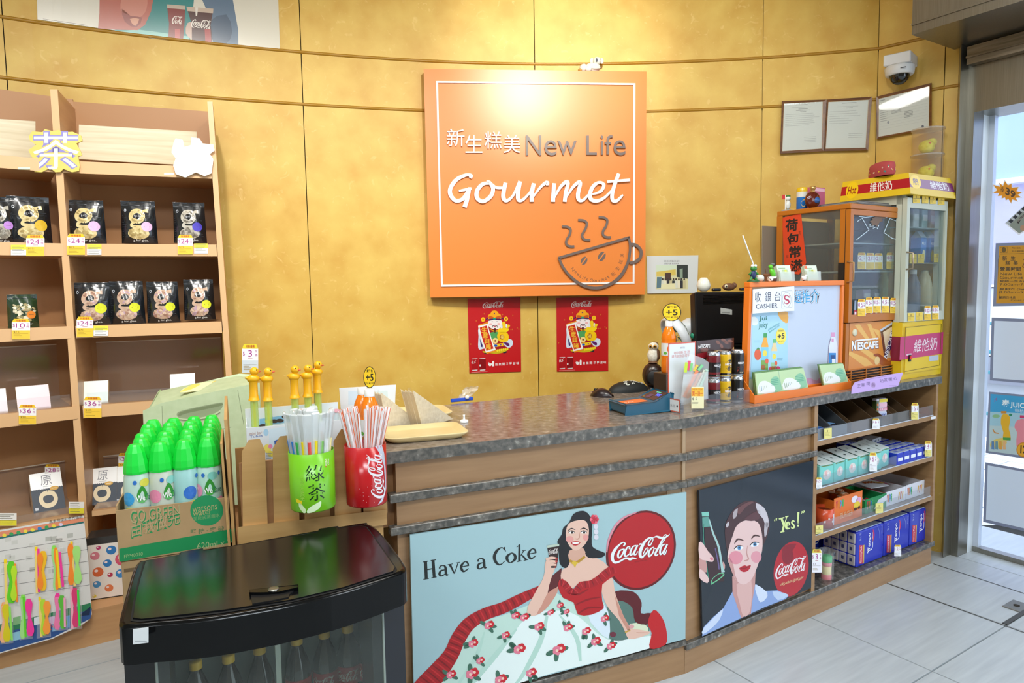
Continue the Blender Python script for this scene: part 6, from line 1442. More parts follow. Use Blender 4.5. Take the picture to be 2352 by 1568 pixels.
# ---------------------------------------------------------------- mouse and wrist pad
q = CT(1383, 910); ms = thing('computer_mouse', 'dark maroon-black computer mouse on the worktop', 'mouse', q, -35)
m = MB(); m.smooth = True
rows = []
for k in range(9):
    u = k/8; w_ = .032*math.sin(pi*min(.98, max(.04, u*.9+.06)))**.5; h = .036*math.sin(pi*min(.97, .05+u*.9))**.7
    rows.append([V((-.05+.1*u, w_*math.cos(pi*j/10), max(0.0, h*math.sin(pi*j/10)))) for j in range(11)])
m.sweep(rows); m.build('shell', mat('mouse_shell', '#221418', .25), ms)
mk('tube', ('button_seam', mat('seam', '#050505', .6), ms), [(-.048, 0, .014), (-.035, 0, .026), (-.02, 0, .034)], .0014, 6)
m = MB(); m.lathe([(.002, -.003), (.006, -.002), (.006, .002), (.002, .003)], seg=12); o = m.build('wheel', BLKM, ms); o.rotation_euler = (pi/2, 0, 0); o.location = (-.033, 0, .027)
q = CT(1432, 902) + V((.03, .05, 0)); wr = thing('wrist_pad', 'black arched cushion with white scroll pattern behind the mouse', 'cushion', q, 22)
def pad(x, y, h): r = 1-(x/.10)**2-(y/.05)**2; return V((x, y, .046*max(0, r)**.5 + h))
m = MB(); m.smooth = True; m.sweep([[pad(.10*math.cos(2*pi*k/28)*s, .05*math.sin(2*pi*k/28)*s, 0) for k in range(28)] for s in (1, .97, .9, .75, .5, .25, .02)], True); m.build('cushion', mat('pad_black', '#14191a', .6), wr)
p = Pr(lambda x, y, h: pad(x, y, h+.0012)); random.seed(8)
for k in range(16):
    x = random.uniform(-.03, .075); y = random.uniform(-.036, .005); s = random.uniform(.008, .014); a = random.uniform(0, 6)
    p.stroke([(x+s*math.cos(a+t)*(.3+t*.15), y+s*.7*math.sin(a+t)*(.3+t*.15), .0035) for t in (0, .8, 1.6, 2.4, 3.2, 4)], '#c9cfc8', 1, 3)
p.build('scroll_pattern', INK, wr); random.seed(11)
# ---------------------------------------------------------------- payment reader
q = CT(1436, 955); rd = thing('card_reader', 'teal payment reader with orange pad and small lit screen on the counter edge', 'card reader', q, 20.4)
TEALP = mat('reader_teal', '#0c5470', .3)
m = MB(); prof = [(0.003, 0.004), (.201, .004), (.203, .066), (.190, .068), (.125, .044), (0, .040)]
m.prism(prof, 0, .116, 'y'); m.build('case', TEALP, rd, bevel=.005)
m = MB()
for x, y in ((.02, .015), (.18, .015), (.02, .1), (.18, .1)): pass
m.box(.01, .19, .01, .106, 0, .005); m.build('rubber_base', BLKM, rd)
p = Pr(lambda x, y, h: V((x, y, (.0405+.032*x+h) if x < .125 else .0443+(x-.125)*.37+h)), .0004)
p.poly([(.012, .015), (.108, .015), (.108, .075), (.012, .075)], '#e8743a', 1); p.text('PAY', (.02, .03, .06, .045), '#f4d8c8', 2); p.poly([(.012, .078), (.108, .078), (.108, .108), (.012, .108)], '#3a5e72', 1); p.build('orange_pad', INK, rd)
p = Pr(lambda x, y, h: V((x, y, .0445+(x-.125)*.37+h)), .0006)
p.poly([(.128, .012), (.190, .012), (.190, .108), (.128, .108)], '#14121a', 1); p.rect(.135, .06, .16, .085, '#43305a', 2); p.text('$', (.133, .09, .138, .1), '#d8b83a', 2); p.build('screen', INKG, rd)
LED = mat('screen_glow', '#2ad8a0', .3); nb = LED.node_tree.nodes['Principled BSDF']; nb.inputs['Emission Color'].default_value = (.05, .8, .5, 1); nb.inputs['Emission Strength'].default_value = 2
LEB = mat('screen_glow_blue', '#2a4cf0', .3); nb = LEB.node_tree.nodes['Principled BSDF']; nb.inputs['Emission Color'].default_value = (.05, .15, 1, 1); nb.inputs['Emission Strength'].default_value = 2.5
p = Pr(lambda x, y, h: V((x, y, .0445+(x-.125)*.37+h)), .0009); p.text('8 8 8 8', [(.176, .045), (.176, .072), (.182, .072), (.182, .045)], '#ffffff', 2); p.build('green_digits', LED, rd)
p = Pr(lambda x, y, h: V((x, y, .0445+(x-.125)*.37+h)), .0009); p.text('PAY', [(.155, .025), (.155, .052), (.170, .052), (.170, .025)], '#ffffff', 2, .01); p.build('blue_digits', LEB, rd)
# ---------------------------------------------------------------- clear coffee display
LP = CT(1564, 950.5); LQ = CT(1719, 925); Ld = (LQ-LP).dot(U2); NF = N2
ds = thing('acrylic_display', 'clear acrylic counter display for coffee cans with paper backing sheet', 'display stand', LP, A2)
for nm, b in (('front_lip', (0, Ld, 0, .002, 0, .055)), ('base', (0, Ld, 0, .075, 0, .002)), ('end_panel', (0, .002, 0, .075, 0, .055)), ('back_sheet', (0, Ld*.78, .073, .075, 0, .20)), ('end_panel', (Ld-.002, Ld, 0, .075, 0, .055))):
    mk('box', (nm, ACR, ds), *b)
o_s = LP - NF*.071
fpm = lambda dd: pixmap(ds, LP - NF*dd, NF)
p = Pr(fpm(.071)); sh = [(1533.8, 925), (1598, 914), (1599, 783.6), (1534.5, 788)]
p.poly(sh, '#dfe5e8', 1);
for a, b in (((1534.5, 788), (1599, 783.6)), ((1534.5, 788), (1533.8, 925)), ((1599, 783.6), (1598, 914))): p.stroke([(a[0]+(1.5 if a[0] == b[0] or abs(a[0]-b[0]) < 3 else 0)*(1 if a[0] < 1560 else -1), a[1]+1.5*(abs(a[1]-b[1]) < 9), 3), (b[0]+(1.5 if abs(a[0]-b[0]) < 3 else 0)*(1 if a[0] < 1560 else -1), b[1]+1.5*(abs(a[1]-b[1]) < 9), 3)], '#cf5a44', 2, 0)
p.text('咖啡新生活', [(1548, 814), (1585, 811), (1585, 804), (1548, 807)], '#d89088', 3); p.text('請先試飲品嚐味', [(1543, 822), (1584, 819), (1584, 812), (1543, 815)], '#d89088', 3); p.text('水仙', [(1562, 801), (1573, 800), (1573, 795), (1562, 796)], '#8a8a8a', 3); p.build('backing_paper', INKG, ds)
p = Pr(fpm(.070)); nc = [(1600, 824), (1686, 820), (1686, 775.5), (1600, 783)]
p.poly(nc, '#3a1e16', 1); p.poly([(1630, 821), (1640, 806), (1652, 803), (1672, 815), (1686, 796), (1686, 820)], '#c8a068', 2); p.ell(1655, 812, 14, 9, '#d8b890', 3, 16); p.poly([(1600, 824), (1600, 812), (1626, 808), (1630, 821)], '#8a2028', 2); p.ell(1618, 803, 9, 6, '#6a3a2c', 2, 14)
for x, y, r in ((1668, 786, 30), (1677, 783, 10), (1657, 794, 60), (1662, 781, 20), (1649, 786, 40)): p.ell(x, y, 6, 3.4, '#7a4a38', 3, 12, r)
p.text('NESCAFE', [(1604, 800.5), (1631, 797.5), (1631, 790.5), (1604, 793.5)], '#f0ecea', 4, .02); p.rect(1609, 790.5, 1628, 791.6, '#f0ecea', 4); p.build('coffee_card', INKG, ds)
p = Pr(lambda x, y, h: V((-.0006-h, x, y))); p.poly([(.004, .003), (.072, .003), (.072, .052), (.004, .052)], '#c05a44', 1); p.poly([(.008, .007), (.068, .007), (.068, .048), (.008, .048)], '#d8dcdc', 2)
p.text('水仙', (.052, .02, .03, .032), '#5a5a5a', 3); p.ell(.018, .026, .004, .004, '#3a3a3a', 3, 12); p.build('end_label', INK, ds)
CANP = [(.0225, 0), (.0255, .006), (.0265, .012), (.0265, .080), (.0255, .087), (.0245, .0895), (.0255, .093), (.0245, .097), (.0235, .1005), (.0235, .104), (.0215, .1045), (.0212, .1015), (0, .1012)]
SILV = mat('can_silver', '#c8ccd0', .2, .9)
def can(style):
    base, band, word = style
    t = thing('coffee_can', 'x', 'can', (0, 0, 0), 0, 'stacked coffee cans in the clear display')
    mk('lathe', ('can', SILV, t), CANP, seg=28)
    p = Pr(cylmap(.0266)); p.smooth = True
    for z0, z1, c in ((.010, .086, base), (.028, .066, band), (.012, .020, '#1a1412')):
        p.col(c); e = .0002 if c == base else .0005; p.sweep([[V(((.0266+e)*math.cos(2*pi*k/28), (.0266+e)*math.sin(2*pi*k/28), z)) for k in range(29)] for z in (z0, z1)])
    p.smooth = False; p.col(base); p.sweep([[V((r*math.cos(2*pi*k/28), r*math.sin(2*pi*k/28), z)) for k in range(29)] for r, z in ((.0268, .086), (.0258, .092))])
    if word == 'gold': p.ell(.004, .050, .018, .022, '#15120f', 3, 20)
    if word == 'fire': p.poly([(-.020, .014), (-.016, .040), (-.010, .032), (-.006, .058), (.002, .036), (.008, .046), (.012, .016)], '#8a2a1c', 3)
    p.text('NESCAFE', (-.016, .050, .020, .058), '#f0eef0', 5, .02); p.rect(-.012, .0592, .019, .0600, '#f0eef0', 5); p.text({'gold': 'CREMA', 'fire': 'ROAST', 'red': 'RICH'}[word], (-.009, .015, .009, .019), '#d8c8a8', 5)
    p.rect(.006, .044, .018, .0465, '#d8d8d8', 5); p.build('wrap_print', INKG, t)
    return t
cst = {'red': ('#6a141a', '#1c1214', 'red'), 'gold': ('#d8ac14', '#cfa21a', 'gold'), 'fire': ('#141416', '#1a1a1c', 'fire')}
cps = {k: can(v) for k, v in cst.items()}
for key, px, lab in (('red', 1638, 'dark red'), ('gold', 1663, 'yellow'), ('fire', 1692, 'black')):
    g_ = hit(px, 910, LP - NF*.040, NF)
    for row in (0, 1):
        o = cps[key] if row == 0 else copy_tree(cps[key])
        place(o, V((g_.x, g_.y, HT+.003+row*.1045)), A2-8, '%s coffee can, %s of its two-can stack in the clear display' % (lab, ('lower', 'upper')[row]))
        o['group'] = 'stacked coffee cans in the clear display'
bg = thing('straw_bag', 'clear bag of coloured spoon straws standing in the acrylic display', 'bag', hit(1596, 935, LP - NF*.028, NF), A2)
f = pixmap(bg, LP - NF*.030, NF); m = MB()
for y_, lab in ((-.018, 0), (.022, 1)):
    pass
p = Pr(f); p.poly([(1562, 926), (1625, 914), (1628, 832), (1614, 822), (1584, 812), (1572, 842)], '#ffffff', -18); p.poly([(1564, 930), (1627, 916), (1626, 852), (1598, 858), (1570, 860)], '#ffffff', 34); p.build('bag', clear('bag_clear', '#f6fafa', .34, .16), bg)
for x0, y0, x1, y1, c, w_ in ((1571, 912, 1602, 850, '#ef8a5a', 7), (1578, 916, 1612, 856, '#e8a078', 7), (1574, 855, 1577, 832, '#c8e02a', 7), (1581, 850, 1584, 828, '#e8486a', 6), (1590, 910, 1620, 850, '#d8d8c0', 8), (1586, 852, 1589, 834, '#7fd07a', 6), (1600, 908, 1624, 848, '#b8d8c0', 7), (1594, 852, 1602, 838, '#e8c83a', 6), (1604, 850, 1614, 838, '#7fd090', 6)):
    p = Pr(f); p.slab([(x0, y0, w_), (x1, y1, w_)], c, -.003, .003, 0); p.build('straw', PLAS, bg)
def buytag(p):
    p.rect(1588, 890, 1616, 910, '#f2b82c', 1); p.text('NEW ITEM', (1591, 896, 1613, 892), '#c8641a', 2); p.text('買一送一', (1590, 909, 1614, 898), '#d8421a', 2, .012); p.rect(1588, 910, 1616, 937, '#f0e8b8', 1); p.text('$ 5', (1590, 919, 1601, 913), '#3a3a3a', 2); p.line_rows(1590, 923, 1606, 3, 3, .8, '#8a8468', 2)
flat('price_tag', 'orange and cream two-for-one price tag on the clear display lip', 'price tag', R4(1588, 888, 1616, 938), LP + NF*.003, NF, '#f0e8b8', .0015, buytag)
# ---------------------------------------------------------------- bottle, disc, owl, speaker, fan
q = hit(1536, 854, LP - NF*.17, NF); zb = q.z
bx = thing('wooden_block', 'dark brown block standing under the tall orange juice bottle', 'block', V((q.x, q.y, HT+.0005)), A2)
mk('rbox', ('block', mat('block_brown', '#3a2a20', .3), bx), -.045, .045, -.04, .04, 0, zb-HT-.001, .003)
juice('tall orange juice bottle by the paper sheet, white cap under a yellow disc', V((q.x, q.y, zb)), hit(1537, 737, V((q.x, q.y, 0)), NF).z-zb)
disc('yellow +5 disc over the tall juice bottle beside the monitor', 1543, 717, 21.5, 20.5, V((q.x, q.y+.01, 0)), (0, -1, 0))
q = CT(1500, 893); sp = thing('round_speaker', 'round black tabletop speaker with brown shell under the white owl', 'speaker', q, -8)
mk('ball', ('shell', mat('speaker_brown', '#2e1c16', .25), sp), (0, .02, .062), .048, .042, .058, 20, 14)
m = MB(); m.lathe([(.036, 0), (.036, .006), (.030, .010), (0, .011)], seg=28); o = m.build('driver', mat('driver_black', '#0a0a0b', .5), sp); o.rotation_euler = (pi/2, 0, 0); o.location = (.006, -.016, .055)
mk('lathe', ('foot', BLKM, sp), [(.030, 0), (.026, .010), (.014, .014)], 0, .02, seg=20)
ow = thing('owl_figure', 'white owl figurine with brown wing perched on the round black speaker', 'figurine', q + V((.004, .022, .1195)), -20)
OWW = noisy('owl_white', '#d8d2c0', '#f0ece0', (1, 1, 1), 120, .7, 2, bump=.4); OWB = noisy('owl_brown', '#5a3a24', '#7a5436', (1, 1, 1), 60, .6)
mk('ball', ('body', OWW, ow), (0, 0, .032), .026, .024, .034, 18, 12)
mk('ball', ('head', OWW, ow), (.002, 0, .072), .024, .022, .020, 18, 12)
mk('ball', ('wing', OWB, ow), (.020, .004, .034), .012, .018, .028, 12, 8); mk('ball', ('crown', OWB, ow), (.004, .010, .082), .020, .014, .012, 12, 8)
for x in (-.007, .012):
    m = MB(); m.lathe([(.0085, 0), (.0085, .003), (0, .004)], seg=16); o = m.build('eye', mat('owl_eye', '#c8902a', .3), ow); o.rotation_euler = (pi/2, 0, 0); o.location = (x, -.019, .074)
    mk('ball', ('pupil', mat('eye_black', '#111111', .3), ow), (x, -.0235, .074), .0035, .002, .004, 8, 6)
m = MB(); m.lathe([(.003, 0), (0, .009)], seg=8); o = m.build('beak', mat('owl_beak', '#3a2a1c', .4), ow); o.rotation_euler = (R(120), 0, 0); o.location = (.0025, -.021, .068)
mk('lathe', ('perch', OWB, ow), [(.024, 0), (.020, .006)], seg=14)
FW = mat('fan_white', '#d3d8dc', .35)
q = D(1552, 770, 3.02); fa = thing('desk_fan', 'white desk fan with open grille and green knob behind the juice bottle', 'fan', V((q.x, q.y, HT+.0005)), 35)
hz = q.z-HT; rf_ = .085
T_ = Matrix.Translation((0, 0, hz)) @ Matrix.Rotation(R(62), 4, 'Y') @ Matrix.Rotation(R(20), 4, 'X')
m = MB(); m.T = T_; m.lathe([(rf_, -.02), (rf_+.006, -.018), (rf_+.006, .018), (rf_, .02), (rf_-.005, .018), (rf_-.005, -.018), (rf_, -.02)], seg=32, caps=False); m.build('guard_ring', FW, fa)
for k in range(24):
    a = 2*pi*k/24; m = MB(); m.T = T_; m.tube([(.030*math.cos(a), .030*math.sin(a), .048), (.065*math.cos(a), .065*math.sin(a), .034), (rf_*math.cos(a), rf_*math.sin(a), .014)], .0016, 5); m.build('grille_wire', mat('wire_pale', '#c8d4cc', .4), fa)
m = MB(); m.T = T_; m.lathe([(.024, -.022), (.024, -.010), (0, -.008)], seg=20); m.build('hub', FW, fa)
for k in range(4):
    a = 2*pi*k/4; m = MB(); m.T = T_; m.smooth = True
    m.sweep([[(.02*math.cos(a), .02*math.sin(a), -.006), (.02*math.cos(a+.5), .02*math.sin(a+.5), .006)], [(.07*math.cos(a+.1), .07*math.sin(a+.1), -.008), (.07*math.cos(a+.8), .07*math.sin(a+.8), .008)]]); m.build('blade', mat('fan_green', '#1d5a4c', .3), fa)
m = MB(); m.T = T_; m.lathe([(.030, .040), (.040, .046), (.042, .085), (.034, .105), (0, .110)], seg=24); m.build('motor', FW, fa)
kq = loc_of(fa, D(1592, 771, 2.965)); mk('ball', ('knob', mat('knob_green', '#1f8a6a', .3), fa), kq, .013, .013, .013, 14, 9)
mk('tube', ('stem', FW, fa), [(0, .02, 0), (0, .02, hz-.07)], .012, 10); mk('lathe', ('base', FW, fa), [(.06, 0), (.055, .012), (.015, .018)], 0, .02, seg=24)
# ---------------------------------------------------------------- monitor
MO = D(1660, 770, 2.99); NMo = nrm(24)
mo = thing('monitor', 'back of a large black monitor behind the coffee display', 'monitor', V((MO.x, MO.y, HT+.0005)), 24)
def mm(px, py, o=0): return loc_of(mo, hit(px, py, MO - NMo*o, NMo))
q_ = [mm(1601, 862), mm(1790, 862), mm(1790, 668), mm(1596, 670)]; b_ = [V((p.x+(.012 if i in (0, 3) else -.012), .05, p.z-(.012 if i > 1 else 0))) for i, p in enumerate(q_)]
m = MB(); m.hex([q_[0], q_[1], b_[1], b_[0], q_[3], q_[2], b_[2], b_[3]]); m.build('housing', BLKM, mo, bevel=.006)
for k in range(7):
    m = MB(); z = q_[3].z-.018-.006*k; m.box(q_[0].x+.03, q_[1].x-.03, -.0018, .001, z, z+.0028); m.build('vent_slat', BLK, mo)
mk('rbox', ('stand_cover', BLK, mo), -.03, .17, -.016, .002, q_[0].z+.02, q_[0].z+.13, .012)
mk('rbox', ('neck', BLKM, mo), .03, .11, -.01, .03, .004, q_[0].z+.05, .004); mk('rbox', ('foot', BLKM, mo), -.05, .19, -.05, .12, 0, .012, .004)
p = Pr(pixmap(mo, MO, NMo)); p.poly([(1655, 720), (1681.5, 723), (1681.5, 711), (1655, 706.5)], '#b8bcb8', 4); p.line_rows(1658, 716, 1680, 2, 2, 1, '#6a6e6a', 5); p.build('serial_label', INK, mo)
mtop = HT + q_[3].z + .001
def ontop(px, py, dd=.022): return V((*hit(px, py, MO - NMo*dd, NMo)[:2], mtop))
jr = thing('white_jar', 'small glossy white egg-shaped jar on top of the monitor', 'jar', ontop(1616, 668), 0)
mk('lathe', ('jar', mat('china_white', '#dcdcd0', .12), jr), [(.012, 0), (.026, .010), (.030, .026), (.024, .046), (.014, .058), (.011, .060), (.009, .058), (.0, .052)], seg=26)
kc = thing('owl_keyring', 'brown owl-shaped trinket lying on top of the monitor', 'trinket', ontop(1674, 666), 15)
mk('ball', ('body', OWB, kc), (0, 0, .018), .032, .016, .017, 16, 10)
mk('ball', ('tuft', OWB, kc), (.026, 0, .024), .012, .013, .013, 12, 8)
mk('ball', ('eye', mat('owl_cream', '#cfc6a8', .5), kc), (-.020, -.010, .020), .008, .006, .009, 12, 8); mk('ball', ('pupil', BLKM, kc), (-.021, -.0155, .020), .003, .002, .004, 8, 6)
for x, y, lab in ((1645, 668, 'dark folded glasses case left of the owl trinket on the monitor'), (1708, 667, 'small dark gadget at the right end of the monitor top')):
    g_ = thing('dark_gadget', lab, 'gadget', ontop(x, y), 10); mk('rbox', ('case', BLKM, g_), -.020, .020, -.010, .010, 0, .013, .005, 2); mk('rbox', ('inset', mat('gadget_blue', '#1c2a4a', .3), g_), -.012, .004, -.0106, -.009, .004, .009, .0005)
# ---------------------------------------------------------------- cashier board
BP = CT(1733, 927); BQ = CT(1955, 892); BA = 32.0; NBd = nrm(BA); UBd = hdir(BA); BL_ = (BQ-BP).dot(UBd)
cb_ = thing('menu_board', 'orange framed white cashier board with a front ledge standing on the counter', 'board', BP, BA)
OR_ = mat('board_orange', '#ea7a22', .4)
def bm_(px, py, o=.055): return loc_of(cb_, hit(px, py, BP - NBd*o, NBd))
for nm, b in (('front_ledge', (0, BL_, 0, .004, 0, .032)), ('ledge_floor', (0, BL_, .004, .055, 0, .004))):
    mk('box', (nm, OR_, cb_), *b)
for x0, x1 in ((0, .004), (BL_-.004, BL_)):
    mk('prism', ('side_gusset', OR_, cb_), [(.004, .0), (.075, .0), (.075, .095), (.060, .095), (.004, .032)], x0, x1, 'x')
tl, tr, br, bl = bm_(1720.5, 647), bm_(1938, 643.5), bm_(1931, 897), bm_(1711, 905)
bl.z = .004; br.z = .004
def bar(p0, p1, p2, p3):
    m = MB(); m.hex([V((p0.x, .050, p0.z)), V((p1.x, .050, p1.z)), V((p1.x, .080, p1.z)), V((p0.x, .080, p0.z)), V((p3.x, .050, p3.z)), V((p2.x, .050, p2.z)), V((p2.x, .080, p2.z)), V((p3.x, .080, p3.z))]); m.build('frame_bar', OR_, cb_, bevel=.003)
W_ = .0165
bar(V((tl.x, 0, tl.z-.022)), V((tr.x, 0, tr.z-.022)), tr, tl); bar(bl, br, V((br.x, 0, .03)), V((bl.x, 0, .03)))
bar(bl, bl+V((W_, 0, 0)), tl+V((W_, 0, -.022)), tl+V((0, 0, -.022))); bar(br-V((W_, 0, 0)), br, tr-V((0, 0, .022)), tr-V((W_, 0, .022)))
mk('hex', ('panel', mat('whiteboard', '#c2cde0', .3), cb_), [V((bl.x+.01, .062, .02)), V((br.x-.01, .062, .02)), V((br.x-.01, .072, .02)), V((bl.x+.01, .072, .02)), V((tl.x+.01, .062, tl.z-.02)), V((tr.x-.01, .062, tr.z-.02)), V((tr.x-.01, .072, tr.z-.02)), V((tl.x+.01, .072, tl.z-.02))])
p = Pr(pixmap(cb_, BP - NBd*.0615, NBd))
p.poly([(1728, 659), (1820, 654), (1820, 658), (1728, 664)], '#c8a060', 1)
T4 = lambda t, a, b, c_, d_, col, lay, bold=0: p.text(t, [a, b, c_, d_], col, lay, bold)
for bo_, c, l in ((.05, '#1c2a4a', 2), (.022, '#f2f6fa', 3), (.0, '#28a0d8', 4)):
    e = {.05: 2.5, .022: 1.4, .0: 0}[bo_]; p.text('精選推介', [(1803-e, 697+e), (1881+e, 694+e), (1881+e, 665-e), (1803-e, 668-e)], c, l, bo_)
p.poly([(1718, 905), (1724, 870), (1729, 716), (1809, 716), (1809, 900)], '#a8d4ea', 1); p.poly([(1721, 905), (1722, 870), (1740, 878), (1760, 900)], '#d8e4c8', 1.5, 2); p.poly([(1787, 716), (1809, 716), (1809, 741), (1800, 739), (1791, 730)], '#e8a42a', 2, 2); p.poly([(1727, 728), (1736, 728), (1742, 738), (1738, 746), (1728, 746)], '#dfe6e0', 1.6, 2)
p.text('Jui', [(1743, 739), (1761, 738), (1762, 725), (1744, 726)], '#2f7a6a', 3, .02); p.text('Juicy', [(1742, 757), (1763, 755), (1764, 738), (1743, 740)], '#2f7a6a', 3, .02)
for k, w_ in enumerate((30, 36)): p.text('蔬果100%活力Up', [(1764+2*k, 761+6*k), (1790, 745+5*k), (1791, 739+5*k), (1765+2*k, 755+6*k)], '#2a9a8a', 3)
for x, s, cap, juice_, lab in ((1756, 1.0, '#2f9a4a', '#f0a82a', '#7fc8e4'), (1777.5, .86, '#5fb87a', '#e8cf9a', '#a8d8ea')):
    y0 = 849 if s == 1 else 851; q = lambda X, Y: (x+X*s+(Y*.02), y0-Y*s)
    p.poly([q(-4, 74), q(4, 74), q(4, 84), q(-4, 84)], cap, 4); p.poly([q(-3, 74), q(3, 74), q(8, 55), q(8, 52), q(-8, 52), q(-8, 56)], juice_, 4); p.poly([q(-8, 52), q(8, 52), q(8, 22), q(-8, 22)], lab, 4.2); p.poly([q(-8, 22), q(8, 22), q(8, 0), q(-8, 0)], '#9fc89a' if s < 1 else '#7fa84a', 4); p.ell(*q(0, 38), 5*s, 7*s, '#f0d84a', 5, 14); p.ell(*q(5, 20), 4*s, 6*s, '#e8603a', 6, 12); p.ell(*q(-3, 6), 5*s, 6*s, '#a8642a', 5, 12)
p.ell(1740.5, 814, 8, 13, '#e05a2a', 4, 18); p.poly([(1737, 803), (1741, 797), (1746, 802)], '#3f8a3a', 5)
for x in (1772, 1780, 1787): p.ell(x, 847, 5.5, 6.5, '#d84a72', 4, 14)
p.ell(1794, 772, 12, 19, '#f2d84a', 5, 24); p.ell(1794, 772, 11, 18, '#f6e04e', 5.5, 24); p.text('+5', [(1786, 779), (1802, 777), (1802, 764), (1786, 766)], '#2a2418', 6, .02); p.text('買麵包', [(1788, 762), (1800, 761), (1800, 756.5), (1788, 757.5)], '#3a3018', 6); p.text('GIVE ME FIVE', [(1787, 785), (1801, 784), (1801, 781.5), (1787, 782.5)], '#5a4c20', 6)
p.line_rows(1733, 782, 1748, 2, 3, .8, '#5a8aa0', 3); p.line_rows(1785, 823, 1800, 2, 3, .8, '#5a8aa0', 3)
p.poly([(1909, 763), (1918, 763), (1918, 774), (1909, 774)], '#d89ac0', 3); p.poly([(1909, 774), (1918, 774), (1924, 795), (1924, 838), (1902, 838), (1903, 798)], '#e0e4ee', 3, 0); p.stroke([(1909, 775, 1), (1904, 795, 1.4), (1902, 838, 1.4)], '#8a7a9a', 4, 3); p.rect(1904, 810, 1920, 836, '#3a8ad0', 4); p.rect(1908, 815, 1917, 824, '#1c4a8a', 5); p.rect(1911, 824, 1919, 836, '#eef2f6', 5); p.rect(1910, 777, 1915, 785, '#d89ac0', 4)
p.poly([(1845, 905), (1850, 872), (1862, 868), (1876, 874), (1890, 858), (1905, 850), (1925, 838), (1928, 893)], '#d0a8cc', 1.2, 2); p.build('poster_print', INKG, cb_)
def cash(p):
    NV = '#2c3050'
    for ch, x in (('收', 1734), ('銀', 1757), ('台', 1779.5)): p.text(ch, [(x, 694-(x-1734)*.045), (x+14, 693-(x-1734)*.045), (x+14, 670-(x-1734)*.03), (x, 671-(x-1734)*.03)], NV, 1)
    p.text('CASHIER', [(1736.5, 709.5), (1786, 707), (1786, 696), (1736.5, 698.5)], NV, 1, .008)
    for a, b in (((1795, 708), (1819, 706)), ((1795, 669), (1819, 667)), ((1795, 708), (1795, 669)), ((1819, 706), (1819, 667))): p.stroke([(*a, .6), (*b, .6)], '#6a6a78', 1, 0)
    for k in range(28):
        a, b = 2*pi*k/28, 2*pi*(k+1)/28; p.stroke([(1807+10*math.cos(a), 688+17*math.sin(a), .6), (1807+10*math.cos(b), 688+17*math.sin(b), .6)], '#6a6a78', 1, 0)
    p.stroke([(1812, 682, 1.5), (1808, 678.5, 2), (1802.5, 680.5, 3.2), (1803, 686, 3.8), (1810.5, 690, 4.2), (1811.5, 694.5, 3.6), (1807, 697.5, 2), (1801.5, 694.5, 1.5)], '#b82044', 2, 5); p.stroke([(1812.4, 678.5, 1), (1812.2, 684, 1.2)], '#b82044', 2, 0); p.stroke([(1801.6, 692, 1.2), (1801.4, 697.5, 1)], '#b82044', 2, 0)
flat('cashier_card', 'white cashier card with a red S clipped on the orange framed board', 'sign', [(1728, 720), (1823, 713.5), (1823, 657), (1729, 664)], BP - NBd*.046, NBd, '#e6eaee', .003, cash, None, INKG)
def leaf(seed, two):
    def d(p):
        xs = [q[0] for q in p.px];
        g = quad_map(p.px); rnd = random.Random(seed)
        P = lambda pts, c, l, s=2: p.poly([g(*q) for q in catmull(pts, s, True)], c, l)
        for k in range(2 if two else 1):
            o = .5*k if two else 0; w_ = .5 if two else 1
            P([(o+.05*w_, .1), (o+.15*w_, .55), (o+.4*w_, .62), (o+.62*w_, .45), (o+.72*w_, .3), (o+.68*w_, .05)], '#eef2ee', 2)
            P([(o+.55*w_, .08), (o+.62*w_, .6), (o+.75*w_, .75), (o+.95*w_, .7), (o+.98*w_, .1)], '#8fc8a0', 1.5)
            for q in range(5): x = o+(.12+.07*q)*w_; p.poly([g(x, .15+.04*q), g(x+.03*w_, .15+.04*q), g(x+.035*w_, .4), g(x+.005*w_, .4)], rnd.choice(['#c8ccb8', '#a8b8a0', '#8aa8b8']), 3)
            for q in range(4): p.poly([g(o+.62*w_, .62-.08*q), g(o+.92*w_, .62-.08*q), g(o+.92*w_, .645-.08*q), g(o+.62*w_, .645-.08*q)], '#5fa88a', 3)
        if two: p.poly([g(.495, 0), g(.505, 0), g(.505, 1), g(.495, 1)], '#b8d8b8', 4)
    return d
def booklet(label, px, layers, seed, two):
    for k in range(layers):
        def dr(p, k=k):
            if k == layers-1: p.px = px; leaf(seed, two)(p)
        dx = -2.0*(layers-1-k); q = [(x+dx, y-(1.2*(layers-1-k) if i > 1 else 0)) for i, (x, y) in enumerate(px)]
        flat('booklet', label % ('front' if k == layers-1 else ['back', 'second', 'third'][k]), 'booklet', q, BP - NBd*(.014+.006*(layers-1-k)), NBd, '#c2dca8' if k == layers-1 else ('#7fa86a' if k % 2 else '#5f8a4e'), .003, dr, 'green and white booklets on the board ledge', INKG, .001)
booklet('wide green and white booklet on the left of the board ledge, %s of its stack', [(1739, 909), (1856, 891), (1843.7, 845), (1733, 857.6)], 4, 1, True)
booklet('green and white booklet at the right end of the board ledge, %s of its stack', [(1892, 885), (1947, 876), (1935, 834.6), (1881, 838.5)], 3, 2, False)
